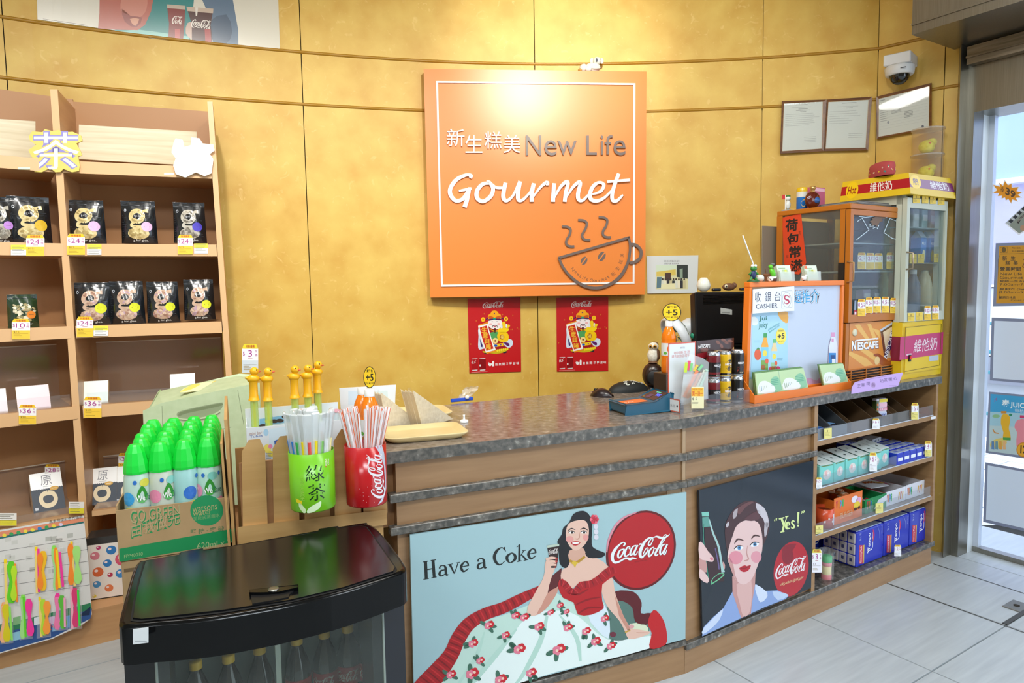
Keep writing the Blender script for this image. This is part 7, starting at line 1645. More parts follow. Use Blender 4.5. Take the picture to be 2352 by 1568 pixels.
# ---- small things along the top of the board
btz = HT + tl.z + .0008
def bt(px, dd=.065): q = hit(px, 645, BP - NBd*dd, NBd); return V((q.x, q.y, btz))
FG = mat('frog_green', '#2f7a2c', .35); FL = mat('lime_green', '#5fc02a', .35); FB = mat('frog_navy', '#22305a', .5)
fr_ = thing('frog_figure', 'small green frog figurine in a blue coat on the left end of the board', 'figurine', bt(1730, .062), 10)
mk('lathe', ('stand', mat('frog_base', '#1f5a2c', .5), fr_), [(.024, 0), (.024, .004), (.020, .006)], seg=18)
mk('ball', ('coat', FB, fr_), (0, 0, .028), .013, .010, .018, 14, 9); mk('ball', ('head', FG, fr_), (0, -.002, .052), .014, .012, .010, 14, 9)
for x in (-.012, .012):
    mk('tube', ('leg', FG, fr_), [(x*.6, 0, .018), (x, -.002, .006)], .006, 8); mk('tube', ('arm', FG, fr_), [(x*.8, 0, .038), (x*1.6, -.004, .028)], .004, 8)
    mk('ball', ('eye', mat('eye_white', '#e8eae0', .4), fr_), (x*.55, -.004, .063), .006, .006, .006, 10, 7)
wst = thing('white_wand', 'thin white stick leaning on the board top behind the frog', 'stick', bt(1744, .085), 0)
m = MB(); e_ = loc_of(wst, hit(1706, 541, BP - NBd*.085, NBd)); m.tube([(0, 0, .004), e_], .0028, 8); m.build('stick', CAPW, wst); mk('ball', ('foot', mat('pale_plastic', '#cfd6cc', .3), wst), (.004, 0, .014), .016, .014, .015, 12, 8)
pt = thing('clay_pot', 'tiny brown pot behind the green bird figurine on the board', 'pot', bt(1764, .10), 0)
mk('lathe', ('pot', mat('terracotta', '#8a5a3c', .7), pt), [(.012, 0), (.015, .02), (.018, .026), (.018, .032), (.014, .032), (.012, .02)], seg=16); mk('tube', ('twig', OWB, pt), [(-.008, 0, .028), (-.012, 0, .05)], .0016, 6)
bd_ = thing('bird_figure', 'lime green bird figurine with grey head and patched base on the board', 'figurine', bt(1773, .066), 0)
mk('ball', ('body', FL, bd_), (.002, 0, .036), .011, .011, .019, 14, 9, Matrix.Rotation(R(-25), 3, 'Y')); mk('ball', ('head', FL, bd_), (-.006, 0, .060), .009, .009, .009, 12, 8)
mk('ball', ('cap', mat('bird_grey', '#6a6e6c', .5), bd_), (.002, .002, .070), .009, .008, .005, 10, 6); mk('tube', ('tail', FL, bd_), [(.006, 0, .024), (.018, 0, .012)], [.006, .002], 8)
mk('rbox', ('base', noisy('patched', '#e8e4dc', '#4a2a22', (1, 1, 1), 60, .5, 1, .5, .54), bd_), -.016, .018, -.012, .012, 0, .020, .005, 2); m = MB(); m.lathe([(.002, 0), (0, .008)], seg=6); o = m.build('beak', FG, bd_); o.rotation_euler = (0, R(-90), 0); o.location = (-.014, 0, .060)
def holder(label, px, orange):
    t = thing('card_holder', label, 'card holder', bt(px, .075), 24, 'clear holders of leaflets on the board top')
    HC = clear('holder_clear', '#eaf0ea', .35, .12)
    mk('hex', ('front_pocket', HC, t), [(-.035, -.018, 0), (.042, -.018, 0), (.042, -.016, 0), (-.035, -.016, 0), (-.045, -.022, .040), (.034, -.022, .040), (.034, -.020, .040), (-.045, -.020, .040)])
    mk('prism', ('side', HC, t), [(-.018, 0), (.016, 0), (.002, .055), (-.022, .04)], -.046, -.044, 'x')
    for k in range(4):
        y = -.012+.0045*k; m = MB(); m.col(('#d8e4cc', '#c8dcc0', '#dfe8d8', '#cfe0c4')[k]); m.hex([(-.038, y, .001), (.036, y, .001), (.036, y+.003, .001), (-.038, y+.003, .001), (-.052, y+.004, .066-.002*k), (.022, y+.004, .066-.002*k), (.022, y+.007, .066-.002*k), (-.052, y+.007, .066-.002*k)]); m.build('leaflet', INKG, t)
    p = Pr(lambda x, y, h: V((-.038+.074*x-.014*y, -.0125-h+.004*y, .001+.065*y)))
    p.rect(.1, .80, .6, .84, '#9ab08a', 1); p.rect(.35, .45, .75, .72, '#b8cc9a', 1); p.ell(.6, .6, .10, .12, '#dfe44a', 2, 12)
    if orange: p.rect(.02, .78, .24, .98, '#e8754a', 2); p.rect(.5, .4, .85, .7, '#efe8b8', 2)
    p.build('leaflet_print', INK, t)
holder('left of two clear leaflet holders on top of the orange board', 1801, False)
holder('right of two clear leaflet holders on top of the board, orange corner', 1862, True)
m_ = thing('dove_figure', 'tiny white dove ornament between the two leaflet holders', 'figurine', bt(1846, .058), 0)
m = MB(); m.ball((0, 0, .012), .012, .008, .009, 12, 8); m.ball((.009, 0, .022), .006, .006, .006, 10, 7); m.build('body', CAPW, m_); mk('ball', ('wing', CAPW, m_), (-.004, -.006, .016), .009, .003, .006, 10, 6); mk('tube', ('stand', BLKM, m_), [(0, 0, 0), (0, 0, .006)], .004, 8)
# ================================================================ DRINK WARMERS on the right wing
FO = mat('warmer_orange', '#b46a1c', .35); FOD = mat('warmer_dark', '#1a140e', .6); GLS = clear('warmer_glass', '#d8e4e4', .06, .03)
F0 = Z(1945, 881, .968); F1 = Z(2065, 862, .968); FA = 32.5; NFr = nrm(FA); UF = hdir(FA); FW_ = (F1-F0).dot(UF)-.012
wa_ = thing('drink_warmer', 'orange framed glass drink warmer with coffee print on its lower door', 'warmer', V((F0.x, F0.y, HT+.0005)), FA)
FD_ = .38; FH = hit(1964, 467, F0, NFr).z - HT
def wz(py, px=1952): return loc_of(wa_, hit(px, py, F0, NFr)).z
zD = wz(741)          # bottom of the glass door
zG0, zG1 = wz(872), wz(853)
def part(T, name, mt, *b, bev=None):
    m = MB(); m.box(*b); return m.build(name, mt, T, bevel=bev)
W = FW_
part(wa_, 'base', FO, .0, W, .004, FD_, 0, wz(874)); part(wa_, 'base_body', FO, .002, W-.002, .012, FD_, wz(874), zD-.004)
part(wa_, 'top_panel', FO, 0, W, .0, FD_, FH-.024, FH, bev=.004)
for x0, x1, y0, y1 in ((0, .022, .024, .05), (W-.022, W, .024, .05), (0, .022, FD_-.03, FD_), (W-.022, W, FD_-.03, FD_)): part(wa_, 'corner_post', FO, x0, x1, y0, y1, zD, FH-.024)
part(wa_, 'side_rail', FO, 0, .02, .05, FD_-.03, zD, zD+.03)
part(wa_, 'back_panel', mat('warmer_back', '#8f8274', .6), .02, W-.02, FD_-.012, FD_, zD, FH-.04)
part(wa_, 'side_glass', GLS, .008, .011, .05, FD_-.03, zD+.03, FH-.024); part(wa_, 'side_glass', GLS, W-.011, W-.008, .05, FD_-.03, zD+.03, FH-.024)
dr_ = part(wa_, 'door', FO, 0, .024, 0, .022, zD, FH-.026)
for b in ((W-.024, W, 0, .022, zD, FH-.026), (.024, W-.024, 0, .022, zD, zD+.035), (.024, W-.024, 0, .022, FH-.05, FH-.026)):
    part(dr_, 'door_frame', FO, *b)
part(dr_, 'door_glass', GLS, .024, W-.024, .008, .012, zD+.035, FH-.05)
part(dr_, 'door_seal', FOD, -.001, .0, .022, .0245, zD, FH-.026)
m = MB(); hz0, hz1 = wz(648, 1962), wz(600, 1962); m.tube([(-.002, .010, hz0), (-.004, -.022, hz0+.006), (-.004, -.022, hz1-.006), (-.002, .010, hz1)], .004, 8); m.build('handle', mat('handle_brass', '#b9956a', .3, .7), dr_)
part(wa_, 'latch', FOD, -.008, .001, .024, .05, hz0+.01, hz1-.005)
SHM = mat('wire_shelf', '#9aa4a4', .35, .5); zs1 = wz(617, 1975); zs2 = wz(735, 1960)
zsh = [zD+.036, loc_of(wa_, hit(2010, 622, F0-NFr*.03, NFr)).z, FH-.17]
for z in zsh: part(wa_, 'shelf', SHM, .022, W-.022, .03, FD_-.02, z-.006, z)
# lower door print
f = pixmap(wa_, F0 - NFr*.011, NFr); p = Pr(f); g = lambda x, y: (1930+x/7.127, 680+y/7.127)
PP = lambda pts, c, l, s=0: p.poly([g(*q) for q in (catmull(pts, s, True) if s else pts)], c, l)
PP([(160, 440), (990, 395), (950, 1120), (130, 1210)], '#d98a3c', 1)
for pts in (([(230, 470), (320, 460), (520, 760), (470, 780)]), ([(440, 450), (500, 450), (600, 700), (540, 720)]), ([(150, 900), (420, 1010), (540, 1120), (400, 1150), (140, 960)]), ([(300, 870), (420, 860), (640, 1000), (560, 1060)]), ([(520, 520), (640, 560), (650, 700)])): PP(pts, '#e9b45c', 2)
PP([(655, 560), (880, 410), (950, 960), (900, 1010), (720, 1010)], '#d9c4a4', 3); PP([(655, 560), (880, 410), (892, 470), (665, 610)], '#5a3a2a', 4); PP([(655, 545), (880, 405), (885, 440), (662, 580)], '#b8c4d4', 5); PP([(665, 610), (700, 590), (760, 1010), (720, 1010)], '#6a4030', 4)
PP([(820, 850), (900, 800), (930, 980), (830, 1020)], '#a84a2a', 4, 2); PP([(540, 960), (620, 935), (700, 990), (800, 1060), (950, 980), (952, 1100), (700, 1135), (640, 1080), (660, 1030), (600, 1000)], '#9a4a24', 5, 2); PP([(590, 990), (640, 1000), (640, 1090), (580, 1120), (560, 1060)], '#e8c888', 6, 2)
PP([(760, 860), (850, 545), (915, 570), (880, 760), (790, 940), (745, 1020), (720, 990)], '#3a3260', 6)
p.text('NESCAFE', [g(762, 1030), g(893, 580), g(835, 548), g(712, 985)], '#f0f0f4', 8, .02)
p.text('N', [g(183, 898), g(262, 890), g(262, 716), g(188, 724)], '#2a2a5a', 6, .09); p.text('ESCAFE', [g(280, 892), g(632, 858), g(632, 722), g(280, 745)], '#2a2a5a', 6, .07)
p.text('N', [g(185, 890), g(258, 882), g(258, 722), g(190, 730)], '#f4f2f2', 8, .05); p.text('ESCAFE', [g(284, 884), g(626, 850), g(626, 730), g(284, 752)], '#f4f2f2', 8, .045); PP([(262, 714), (625, 678), (625, 700), (575, 706), (262, 740)], '#f4f2f2', 8); PP([(585, 706), (612, 684), (622, 690), (605, 712)], '#f4f2f2', 8)
p.build('coffee_print', INKG, wa_)
q = loc_of(wa_, hit(1962, 763.5, F0 - NFr*.011, NFr)); m = MB(); m.lathe([(.016, 0), (.016, .006), (.013, .008), (0, .008)], seg=24); o = m.build('lock', mat('lock_cream', '#d8d4b8', .4), wa_); o.rotation_euler = (pi/2, 0, 0); o.location = (q.x, .012, q.z)
part(wa_, 'grille_back', FOD, .01, W-.006, .008, .0118, zG0-.012, zG1+.004)
for k in range(5):
    z = zG0-.010+(zG1-zG0+.012)*k/4; part(wa_, 'grille_slat', FO, .004, W-.002, .0, .008, z, z+.0035)
for k in range(4): x = .03+(W-.06)*k/3; part(wa_, 'grille_bar', FO, x, x+.008, .001, .008, zG0-.010, zG1+.004)
# stickers on the door glass, seen from behind
f = pixmap(wa_, F0 - NFr*.006, NFr); g6 = lambda x, y: (1930+x/6.535, 460+y/6.535); p = Pr(f)
p.poly([g6(*q) for q in ((520, 185), (690, 205), (650, 240), (685, 270), (620, 280), (640, 310), (590, 330), (555, 395), (520, 365), (470, 400), (480, 345), (440, 320), (490, 290), (470, 265), (525, 250), (500, 225))], '#6f5540', 1)
for st in ([(258, 315), (330, 268), (430, 445), (245, 590)], [(930, 345), (745, 272), (655, 485), (780, 570), (915, 602)], [(280, 240), (380, 255), (520, 235)], [(680, 262), (755, 235)], [(430, 375), (470, 345), (440, 390), (500, 385), (490, 420), (540, 400), (555, 430), (580, 370)]): p.stroke([(*g6(*q), 1.6) for q in st], '#c8dce4', 1, 0)
p.build('glass_sticker', INK, dr_)
# banner on the inside of the left glass
NSd = -UF; SO_ = F0 + UF*.0062
def bann(p):
    for ch, x, y, s in (('荷', 1818, 517, 17), ('包', 1822, 549, 17), ('常', 1826, 578, 16), ('滿', 1829, 610, 16)): p.text(ch, [(x-s*.85, y+s*.95), (x+s*.85, y+s*.75), (x+s*.85, y-s*.95), (x-s*.85, y-s*.75)], '#221c1a', 1, .035)
    p.text('吉', (1834, 540, 1839, 530), '#3a2018', 1); p.text('祥', (1806, 593, 1811, 585), '#3a2018', 1)
flat('red_banner', 'red paper banner with black brush characters in the drink warmer side window', 'banner', [(1801, 605), (1818, 628), (1836, 630), (1852, 604), (1840, 489.5), (1797, 500)], SO_, NSd, '#d2421c', .001, bann, None, INK)
def rodthing(name, label, cat, px0, px1, mt, r, dd):
    a = hit(*px0, F0 + UF*dd, NSd); b = hit(*px1, F0 + UF*dd, NSd); t = thing(name, label, cat, a, FA); mk('tube', ('stick', mt, t), [(0, 0, 0), loc_of(t, b)], r, 8)
# goods on the warmer shelves
def wp(px, d, k):
    q = hit(px, 620, F0 - NFr*d, NFr); return V((q.x, q.y, HT + zsh[k] + .0012))
def bottle(name, label, cat, P, prof, body, cap, capz, group=None, lab=None, s=1):
    t = thing(name, label, cat, P, FA, group); m = MB(); m.col(body); m.lathe([(r*s, z*s) for r, z in prof], seg=18); m.build('bottle', PLAS, t)
    m = MB(); m.col(cap); m.lathe([(.0145*s, capz*s-.018*s), (.0145*s, capz*s), (0, capz*s+.002*s)], seg=16); m.build('cap', PLAS, t)
    if lab:
        p = Pr(lambda x, y, h: V(((.0325*s+h)*math.cos(R(-75)+x/.0325/s), (.0325*s+h)*math.sin(R(-75)+x/.0325/s), y))); p.ell(0, .10*s, .014*s, .017*s, lab, 1, 16); p.rect(-.02*s, .035*s, .02*s, .055*s, '#efe6cc', 1); p.build('label', INK, t)
    return t
BP2 = [(.026, 0), (.031, .005), (.032, .09), (.030, .13), (.018, .165), (.0135, .175), (.0135, .182)]
bottle('tea_bottle', 'yellow-green tea bottle on the lower shelf of the orange warmer', 'bottle', wp(2030, .10, 0), BP2, '#a89a34', '#d8a82a', .20)
for i, (x, y, c, lab) in enumerate(((1984, .09, '#8a7f9a', 'pale mauve carton at the left of the lower warmer shelf'), (2006, .11, '#3a3a3e', 'dark carton in the middle of the lower warmer shelf'), (2052, .09, '#2f3e3a', 'dark green carton at the right of the lower warmer shelf'))):
    t = thing('drink_carton', lab, 'carton', wp(x, y, 0), FA+10*i, None); m = MB(); m.col(c); m.rbox(-.03, .03, -.02, .02, 0, .11, .003); m.build('carton', PLAS, t); m = MB(); m.col('#b8b8c0'); m.rbox(-.025, .025, -.0212, -.0195, .06, .09, .0005); m.build('label', PLAS, t)
for i, (x, y) in enumerate(((1986, .12), (2010, .15), (2044, .13))):
    t = thing('bread_bag', 'clear-wrapped snack on the middle warmer shelf, ' + ('left', 'middle', 'right')[i], 'snack', wp(x, y, 1), FA); mk('ball', ('snack', mat('bun', '#9a8a78', .6), t), (0, 0, .035), .03, .024, .035, 12, 8); mk('lathe', ('wrap', WRAP, t), [(.032, .004), (.034, .04), (.02, .10), (.028, .15)], seg=10, caps=False)
for i, (x0, y0, x1, y1, pr) in enumerate(((1970, 580, 1988, 618, '21'), (1989.5, 581, 2008, 618.5, '21'), (2009, 581.5, 2026.5, 618, '21'), (2036, 580, 2054, 617, '10'))):
    price_tag('$%s tag inside the orange warmer, %s of the four on the middle shelf' % (pr, ('first', 'second', 'third', 'rightmost')[i]), (x0, y0, x1, y1), pr, F0 - NFr*.028, NFr, '12.', 'price tags in the orange warmer')
for i, (x0, y0, x1, y1) in enumerate(((1970, 687, 1987, 726), (1988, 683, 2004, 719), (2005.5, 682, 2023, 718), (2025, 681.5, 2042, 718), (2044.5, 684, 2062, 719))):
    price_tag('$15 tag in the bottom row of the orange warmer, %s from the left' % ('first', 'second', 'third', 'fourth', 'fifth')[i], (x0, y0, x1, y1), '15', F0 - NFr*.0035 + NFr*.004, NFr, '8.', 'price tags in the orange warmer')
def swipe(p):
    p.poly([(1960, 735), (2061, 729), (2063, 708), (1962, 712)], '#b03044', 1)
    for k in range(8): p.poly([(1963+12*k, 726-.6*k), (1967+12*k, 726-.6*k), (1967+12*k, 716-.6*k), (1963+12*k, 716-.6*k)], '#e8d8dc', 2)
    p.poly([(1962, 712), (1966, 712), (1967, 690), (1963, 690)], '#8a9ab0', 2); p.poly([(2000, 722), (2022, 720), (2022, 728), (2000, 731)], '#7a4a38', 3)
flat('photo_strip', 'red printed strip along the bottom of the orange warmer window', 'print', [(1960, 735), (2061, 729), (2065, 684), (1962, 688)], F0 - NFr*.003, NFr, '#3a4654', .001, swipe, None, INK)
# on top of the warmer
def wt_(px, py, dd): q = hit(px, py, F0 - NFr*dd, NFr); return V((q.x, q.y, HT + FH + .001))
ttop = HT + FH
st = thing('tray_stack', 'stack of thin grey trays on top of the orange warmer', 'tray', wt_(1952, 466, .16), FA)
for k in range(4):
    mk('rbox', ('tray', mat('tray_grey%d' % (k % 2), ('#8f8f8d', '#6f6f6e')[k % 2], .4), st), -.16+.01*k, .19-.012*k, -.13+.004*k, .16, .006*k, .006*k+.005, .0015)
nt_ = thing('white_box', 'small white paper box on the warmer top by the yellow header', 'box', wt_(2040, 470, .10) + V((.03, .02, .0)), FA+5)
mk('rbox', ('box', mat('paper_white', '#dfeae4', .5), nt_), -.055, .055, -.03, .03, 0, .022, .002); mk('box', ('edge_line', mat('line_grey', '#9aa8a4', .5), nt_), -.05, .05, -.0306, -.0300, .004, .008)
NS2 = -UF
def wside(px, py, dd): q = hit(px, py, F0 + UF*dd, NS2); return V((q.x, q.y, ttop + .001))
pf = thing('perfume_bottle', 'round amber glass bottle with gold neck on the orange warmer', 'bottle', wside(1866, 472, .045), 20)
AMB = mat('amber_glass', '#5a1c0c', .05, spec=.8)
mk('ball', ('bottle', AMB, pf), (0, 0, .040), .042, .024, .040, 20, 14); mk('lathe', ('neck', mat('gold_cap', '#c8a060', .3, .7), pf), [(.010, .078), (.010, .088), (.014, .090), (.014, .102), (0, .103)], seg=14); m = MB(); m.lathe([(.014, 0), (.014, .003), (0, .004)], seg=16); o = m.build('medallion', mat('med_blue', '#2a5a9a', .4), pf); o.rotation_euler = (pi/2, 0, R(-15)); o.location = (.004, -.0235, .036)
cn_ = thing('drink_can', 'blue and yellow drink can behind the amber bottle on the warmer', 'can', wside(1842, 474, .06), 0)
m = MB(); m.col('#1f6ab8'); m.lathe([(.024, 0), (.026, .005), (.026, .06)], seg=20); m.col('#d8d8d0'); m.lathe([(.026, .06), (.026, .085)], seg=20); m.col('#d8b41c'); m.lathe([(.026, .085), (.026, .10), (.023, .106), (0, .106)], seg=20); m.build('can', INKG, cn_); p = Pr(cylmap(.0262, 0, -100)); p.poly([(-.012, .03), (0, .012), (.014, .03), (.004, .048), (-.006, .04)], '#e8c84a', 1, 3); p.build('leaf_print', INK, cn_)
pk = thing('pink_box', 'small pink carton behind the amber bottle on the warmer', 'box', wside(1872, 470, .115), FA)
mk('rbox', ('box', mat('pink_card', '#b8587a', .5), pk), -.05, .05, -.02, .02, 0, .105, .002); mk('rbox', ('band', mat('pink_pale', '#e0b0c0', .5), pk), -.045, .045, -.0206, -.0195, .085, .10, .0004)
tf = thing('flag_figure', 'tiny white figure holding a red flag at the left of the warmer top', 'figurine', wside(1807, 478, .03), 0)
mk('lathe', ('stand', mat('stand_blue', '#8fa4b8', .4), tf), [(.024, 0), (.024, .004), (.018, .006)], seg=16); m = MB(); m.ball((.006, 0, .030), .013, .011, .022, 12, 8); m.ball((.006, 0, .060), .013, .012, .012, 12, 8); m.build('body', mat('figure_white', '#d8dcd8', .4), tf)
mk('ball', ('cap', FG, tf), (.006, 0, .072), .012, .011, .005, 10, 6); mk('tube', ('pole', CAPW, tf), [(-.010, -.006, .004), (-.010, -.006, .078)], .0018, 6); mk('box', ('flag', mat('flag_red', '#c8302a', .5), tf), -.026, -.011, -.007, -.005, .056, .078)
gb = thing('grey_board', 'plain grey-brown board standing on the worktop behind the orange warmer', 'board', wa_.matrix_basis @ V((-.06, .40, 0)), FA)
mk('rbox', ('board', mat('greybrown', '#7d7464', .6), gb), -.02, .16, 0, .006, 0, FH-.07, .001)
# ---------------------------------------------------------------- soy milk warmer
V0 = hit(2070, 864, PC - N2*.035, N2); V0.z = HT; VW = (hit(2164, 850, PC - N2*.035, N2)-V0).dot(U2)-.008; V0 = V0 + U2*.008
ym = thing('soy_warmer', 'tall cream and yellow soy drink warmer with red and yellow header', 'warmer', V((V0.x, V0.y, HT+.0005)), A2)
CRM = mat('warmer_cream', '#c2c6b4', .4); YLW = mat('warmer_yellow', '#e2be22', .35); VD = .32
def yz(py, px=2072): return loc_of(ym, hit(px, py, V0, N2)).z
yD = yz(741); yT = yz(447, 2084); W = VW
part(ym, 'lower_body', YLW, 0, W, .006, VD, .0, yD);
p = Pr(pixmap(ym, V0 + N2*.0, N2)); g = lambda x, y: (1930+x/7.127, 680+y/7.127)
part(ym, 'lower_door', YLW, .025, W-.012, 0, .006, .03, yD-.02)
p = Pr(pixmap(ym, V0 + N2*.0006, N2)); p.poly([g(985, 668), g(1688, 585), g(1675, 940), g(970, 1045)], '#c03a6e', 1)
tq = [g(1205, 930), g(1590, 870), g(1585, 665), g(1210, 715)]; p.text('維他奶', tq, '#ead6de', 3, .006, .06)
p.poly([g(1455, 985), g(1608, 960), g(1608, 1045), g(1455, 1065)], '#b8c0d0', 3); p.poly([g(1085, 945), g(1165, 935), g(1165, 965), g(1085, 975)], '#e8c8d4', 3)
for st in ([(1068, 515), (1655, 452)], [(1655, 452), (1630, 1128)], [(1068, 515), (1042, 1235)], [(1042, 1235), (1630, 1128)]): p.stroke([(*g(*q), 1.1) for q in st], '#6a5a1c', 2, 0)
p.build('door_print', INKG, ym)
part(ym, 'side_band', mat('band_dark', '#8a2038', .4), -.0012, .0, .006, VD, yz(830), yz(774))
q = loc_of(ym, hit(*g(1127, 1005), V0, N2)); part(ym, 'switch_plate', BLKM, q.x-.008, q.x+.008, -.006, 0, q.z-.018, q.z+.014); sw = part(ym, 'switch', mat('switch_red', '#e0281c', .3), q.x-.006, q.x+.006, -.010, -.006, q.z-.008, q.z+.010)
for x0, x1, y0, y1 in ((0, .02, .024, .05), (W-.02, W, .024, .05), (0, .02, VD-.02, VD), (W-.02, W, VD-.02, VD)): part(ym, 'corner_post', CRM, x0, x1, y0, y1, yD, yT)
part(ym, 'back_panel', mat('soy_back', '#9fabb8', .5), .0, W, VD-.01, VD, yD, yT); part(ym, 'side_glass', GLS, .006, .009, .05, VD-.02, yD, yT-.04); part(ym, 'top_box', CRM, 0, W, .024, VD, yT-.04, yT)
dd_ = part(ym, 'door', CRM, 0, .026, 0, .022, yD+.002, yT-.012)
for b in ((W-.020, W, 0, .022, yD+.002, yT-.012), (.026, W-.02, 0, .022, yD+.002, yD+.045), (.026, W-.02, 0, .022, yT-.058, yT-.012)): part(dd_, 'door_frame', CRM, *b)
part(dd_, 'door_glass', GLS, .026, W-.02, .008, .012, yD+.045, yT-.058)
a_, b_ = yz(619, 2085), yz(579, 2085); mk('tube', ('handle', mat('handle_steel', '#a89a84', .3, .8), dd_), [(.008, .002, a_), (.010, -.028, a_+.006), (.010, -.028, b_-.006), (.008, .002, b_)], .0045, 8)
ysh = [yD+.03, loc_of(ym, hit(2130, 603, V0-N2*.03, N2)).z, loc_of(ym, hit(2130, 523, V0-N2*.03, N2)).z]
for z in ysh: part(ym, 'shelf', SHM, .02, W-.02, .03, VD-.02, z-.005, z)
# header
h0, h1 = yT, loc_of(ym, hit(2082, 396, V0+N2*.0, N2)).z; hm = h0 + (h1-h0)*.5
fl0, fl1 = .028, .004
bot = [(-fl0, -fl0, h0), (W+fl0, -fl0, h0), (W+fl0, VD+.0, h0), (-fl0, VD, h0)]; top = [(-fl1, -fl1, h1), (W+fl1, -fl1, h1), (W+fl1, VD, h1), (-fl1, VD, h1)]
m = MB(); m.hex([V(q) for q in bot+top]); hd = m.build('header', YLW, ym)
def hface(i):
    j = (i+1) % 4; a, b, c, d = V(bot[i]), V(bot[j]), V(top[j]), V(top[i]); n = (b-a).cross(d-a).normalized()
    return lambda x, y, h: a*(1-x)*(1-y)+b*x*(1-y)+c*x*y+d*(1-x)*y + n*h
p = Pr(hface(0)); p.poly([(0, .32), (1, .32), (1, .76), (0, .76)], '#7c3468', 1); p.ell(.13, .6, .12, .33, '#f0c81c', 2, 20); p.text('熱', (.07, .45, .19, .78), '#5a3a7a', 3, .01); p.text('維他奶', (.45, .36, .88, .74), '#f0eaf0', 3, .006); p.build('header_print', INKG, hd)
p = Pr(hface(3)); p.poly([(0, .30), (1, .30), (1, .74), (0, .74)], '#b01c26', 1); p.ell(.17, .52, .095, .42, '#f2cc1c', 2, 20); p.text('Hot', (.105, .33, .235, .72), '#9a2a1c', 3, .02, .1); p.text('維他奶', (.44, .30, .76, .76), '#f2ece8', 3, .006); p.build('header_print', INKG, hd)
# goods and tags
def yp(px, d, k):
    q = hit(px, 620, V0 - N2*d, N2); return V((q.x, q.y, HT + ysh[k] + .0012))
bottle('soy_bottle', 'tall cream soy milk bottle on the lowest warmer shelf', 'bottle', yp(2124, .075, 0), [(.033, 0), (.037, .006), (.037, .12), (.034, .15), (.026, .185), (.018, .20), (.0165, .21), (.0165, .216)], '#b8ae8c', '#dcdccf', .216, None, '#2f4a2c', 1.0)
bottle('soy_bottle', 'dark bottle with pale cap left of the cream bottle in the warmer', 'bottle', yp(2098, .075, 0), BP2, '#5a6478', '#c8ccd0', .20, None, None, 1.1)
for i, x in enumerate((2108, 2128)):
    t = thing('milk_carton', 'blue milk carton on the middle warmer shelf, ' + ('left', 'right')[i], 'carton', yp(x, .09, 1), A2, 'blue milk cartons in the warmer')
    m = MB(); m.col('#1f7ac8'); m.rbox(-.026, .026, -.026, .026, 0, .125, .002); m.col('#b8c8dc'); m.hex([(-.026, -.026, .125), (.026, -.026, .125), (.026, .026, .125), (-.026, .026, .125), (-.026, -.003, .158), (.026, -.003, .158), (.026, .003, .158), (-.026, .003, .158)]); m.build('carton', INKG, t)
    p = Pr(uvmap((0, -.0262, 0), (1, 0, 0), (0, 0, 1), (0, -1, 0))); p.ell(0, .035, .014, .03, '#e8e4c0' if i == 0 else '#c8c23a', 1, 16); p.text('MILK', (-.018, .09, .018, .105), '#e8f0f8', 1, .01); p.build('carton_print', INK, t)
for i, (x, c) in enumerate(((2096, '#c8ccd4'), (2116, '#a8c4c8'), (2134, '#d8b8a4'))):
    t = thing('snack_pack', 'wrapped snack pack on the top warmer shelf, ' + ('left', 'middle', 'right')[i], 'snack', yp(x, .09, 2), A2); m = MB(); m.col(c); m.rbox(-.028, .028, -.012, .012, 0, .10, .006, 2); m.build('pack', PLAS, t); m = MB(); m.col('#f0f0f0'); m.rbox(-.02, .02, -.0128, -.011, .04, .07, .0004); m.build('label', PLAS, t)
def ytag(label, b, o):
    x0, y0, x1, y1 = b
    def dr(p): p.rect(x0+1, y0+(y1-y0)*.42, x1-1, y0+(y1-y0)*.46, '#6b5a20', 1); p.text('8', (x0+6, y0+(y1-y0)*.4, x0+9, y0+(y1-y0)*.12), '#7a6420', 1); p.line_rows(x0+1.5, y0+(y1-y0)*.55, x0+9, 3, 2.4, .7, '#9a8430', 1)
    return flat('yellow_tag', label, 'price tag', R4(*b), o, N2, '#e8c646', .001, dr, 'small yellow tags on the soy warmer')
oo = V0 + N2*.002
for i, b in enumerate(((2097, 447, 2113, 466), (2118, 449, 2132, 467), (2136, 450, 2149, 468), (2155, 452, 2169, 470))): ytag('yellow tag across the top of the soy warmer door, %s from the left' % ('first', 'second', 'third', 'fourth')[i], b, oo)
for i, b in enumerate(((2089, 583, 2105, 605), (2107, 583, 2122, 604), (2145, 582, 2160, 602))): ytag('yellow tag on the middle shelf of the soy warmer, %s' % ('behind the handle', 'second', 'rightmost')[i], b, V0 - N2*.027)
for i, b in enumerate(((2085, 719, 2100, 737.5), (2104, 717, 2119, 736))): ytag('yellow tag at the foot of the soy warmer door, %s' % ('leftmost', 'second from the left')[i], b, oo)
for i, b in enumerate(((2123, 702.5, 2138, 734), (2141, 701.5, 2156, 733))): price_tag('$10 tag at the foot of the soy warmer door, %s' % ('left one', 'right one')[i], b, '10', oo, N2, '8.', 'price tags on the soy warmer')
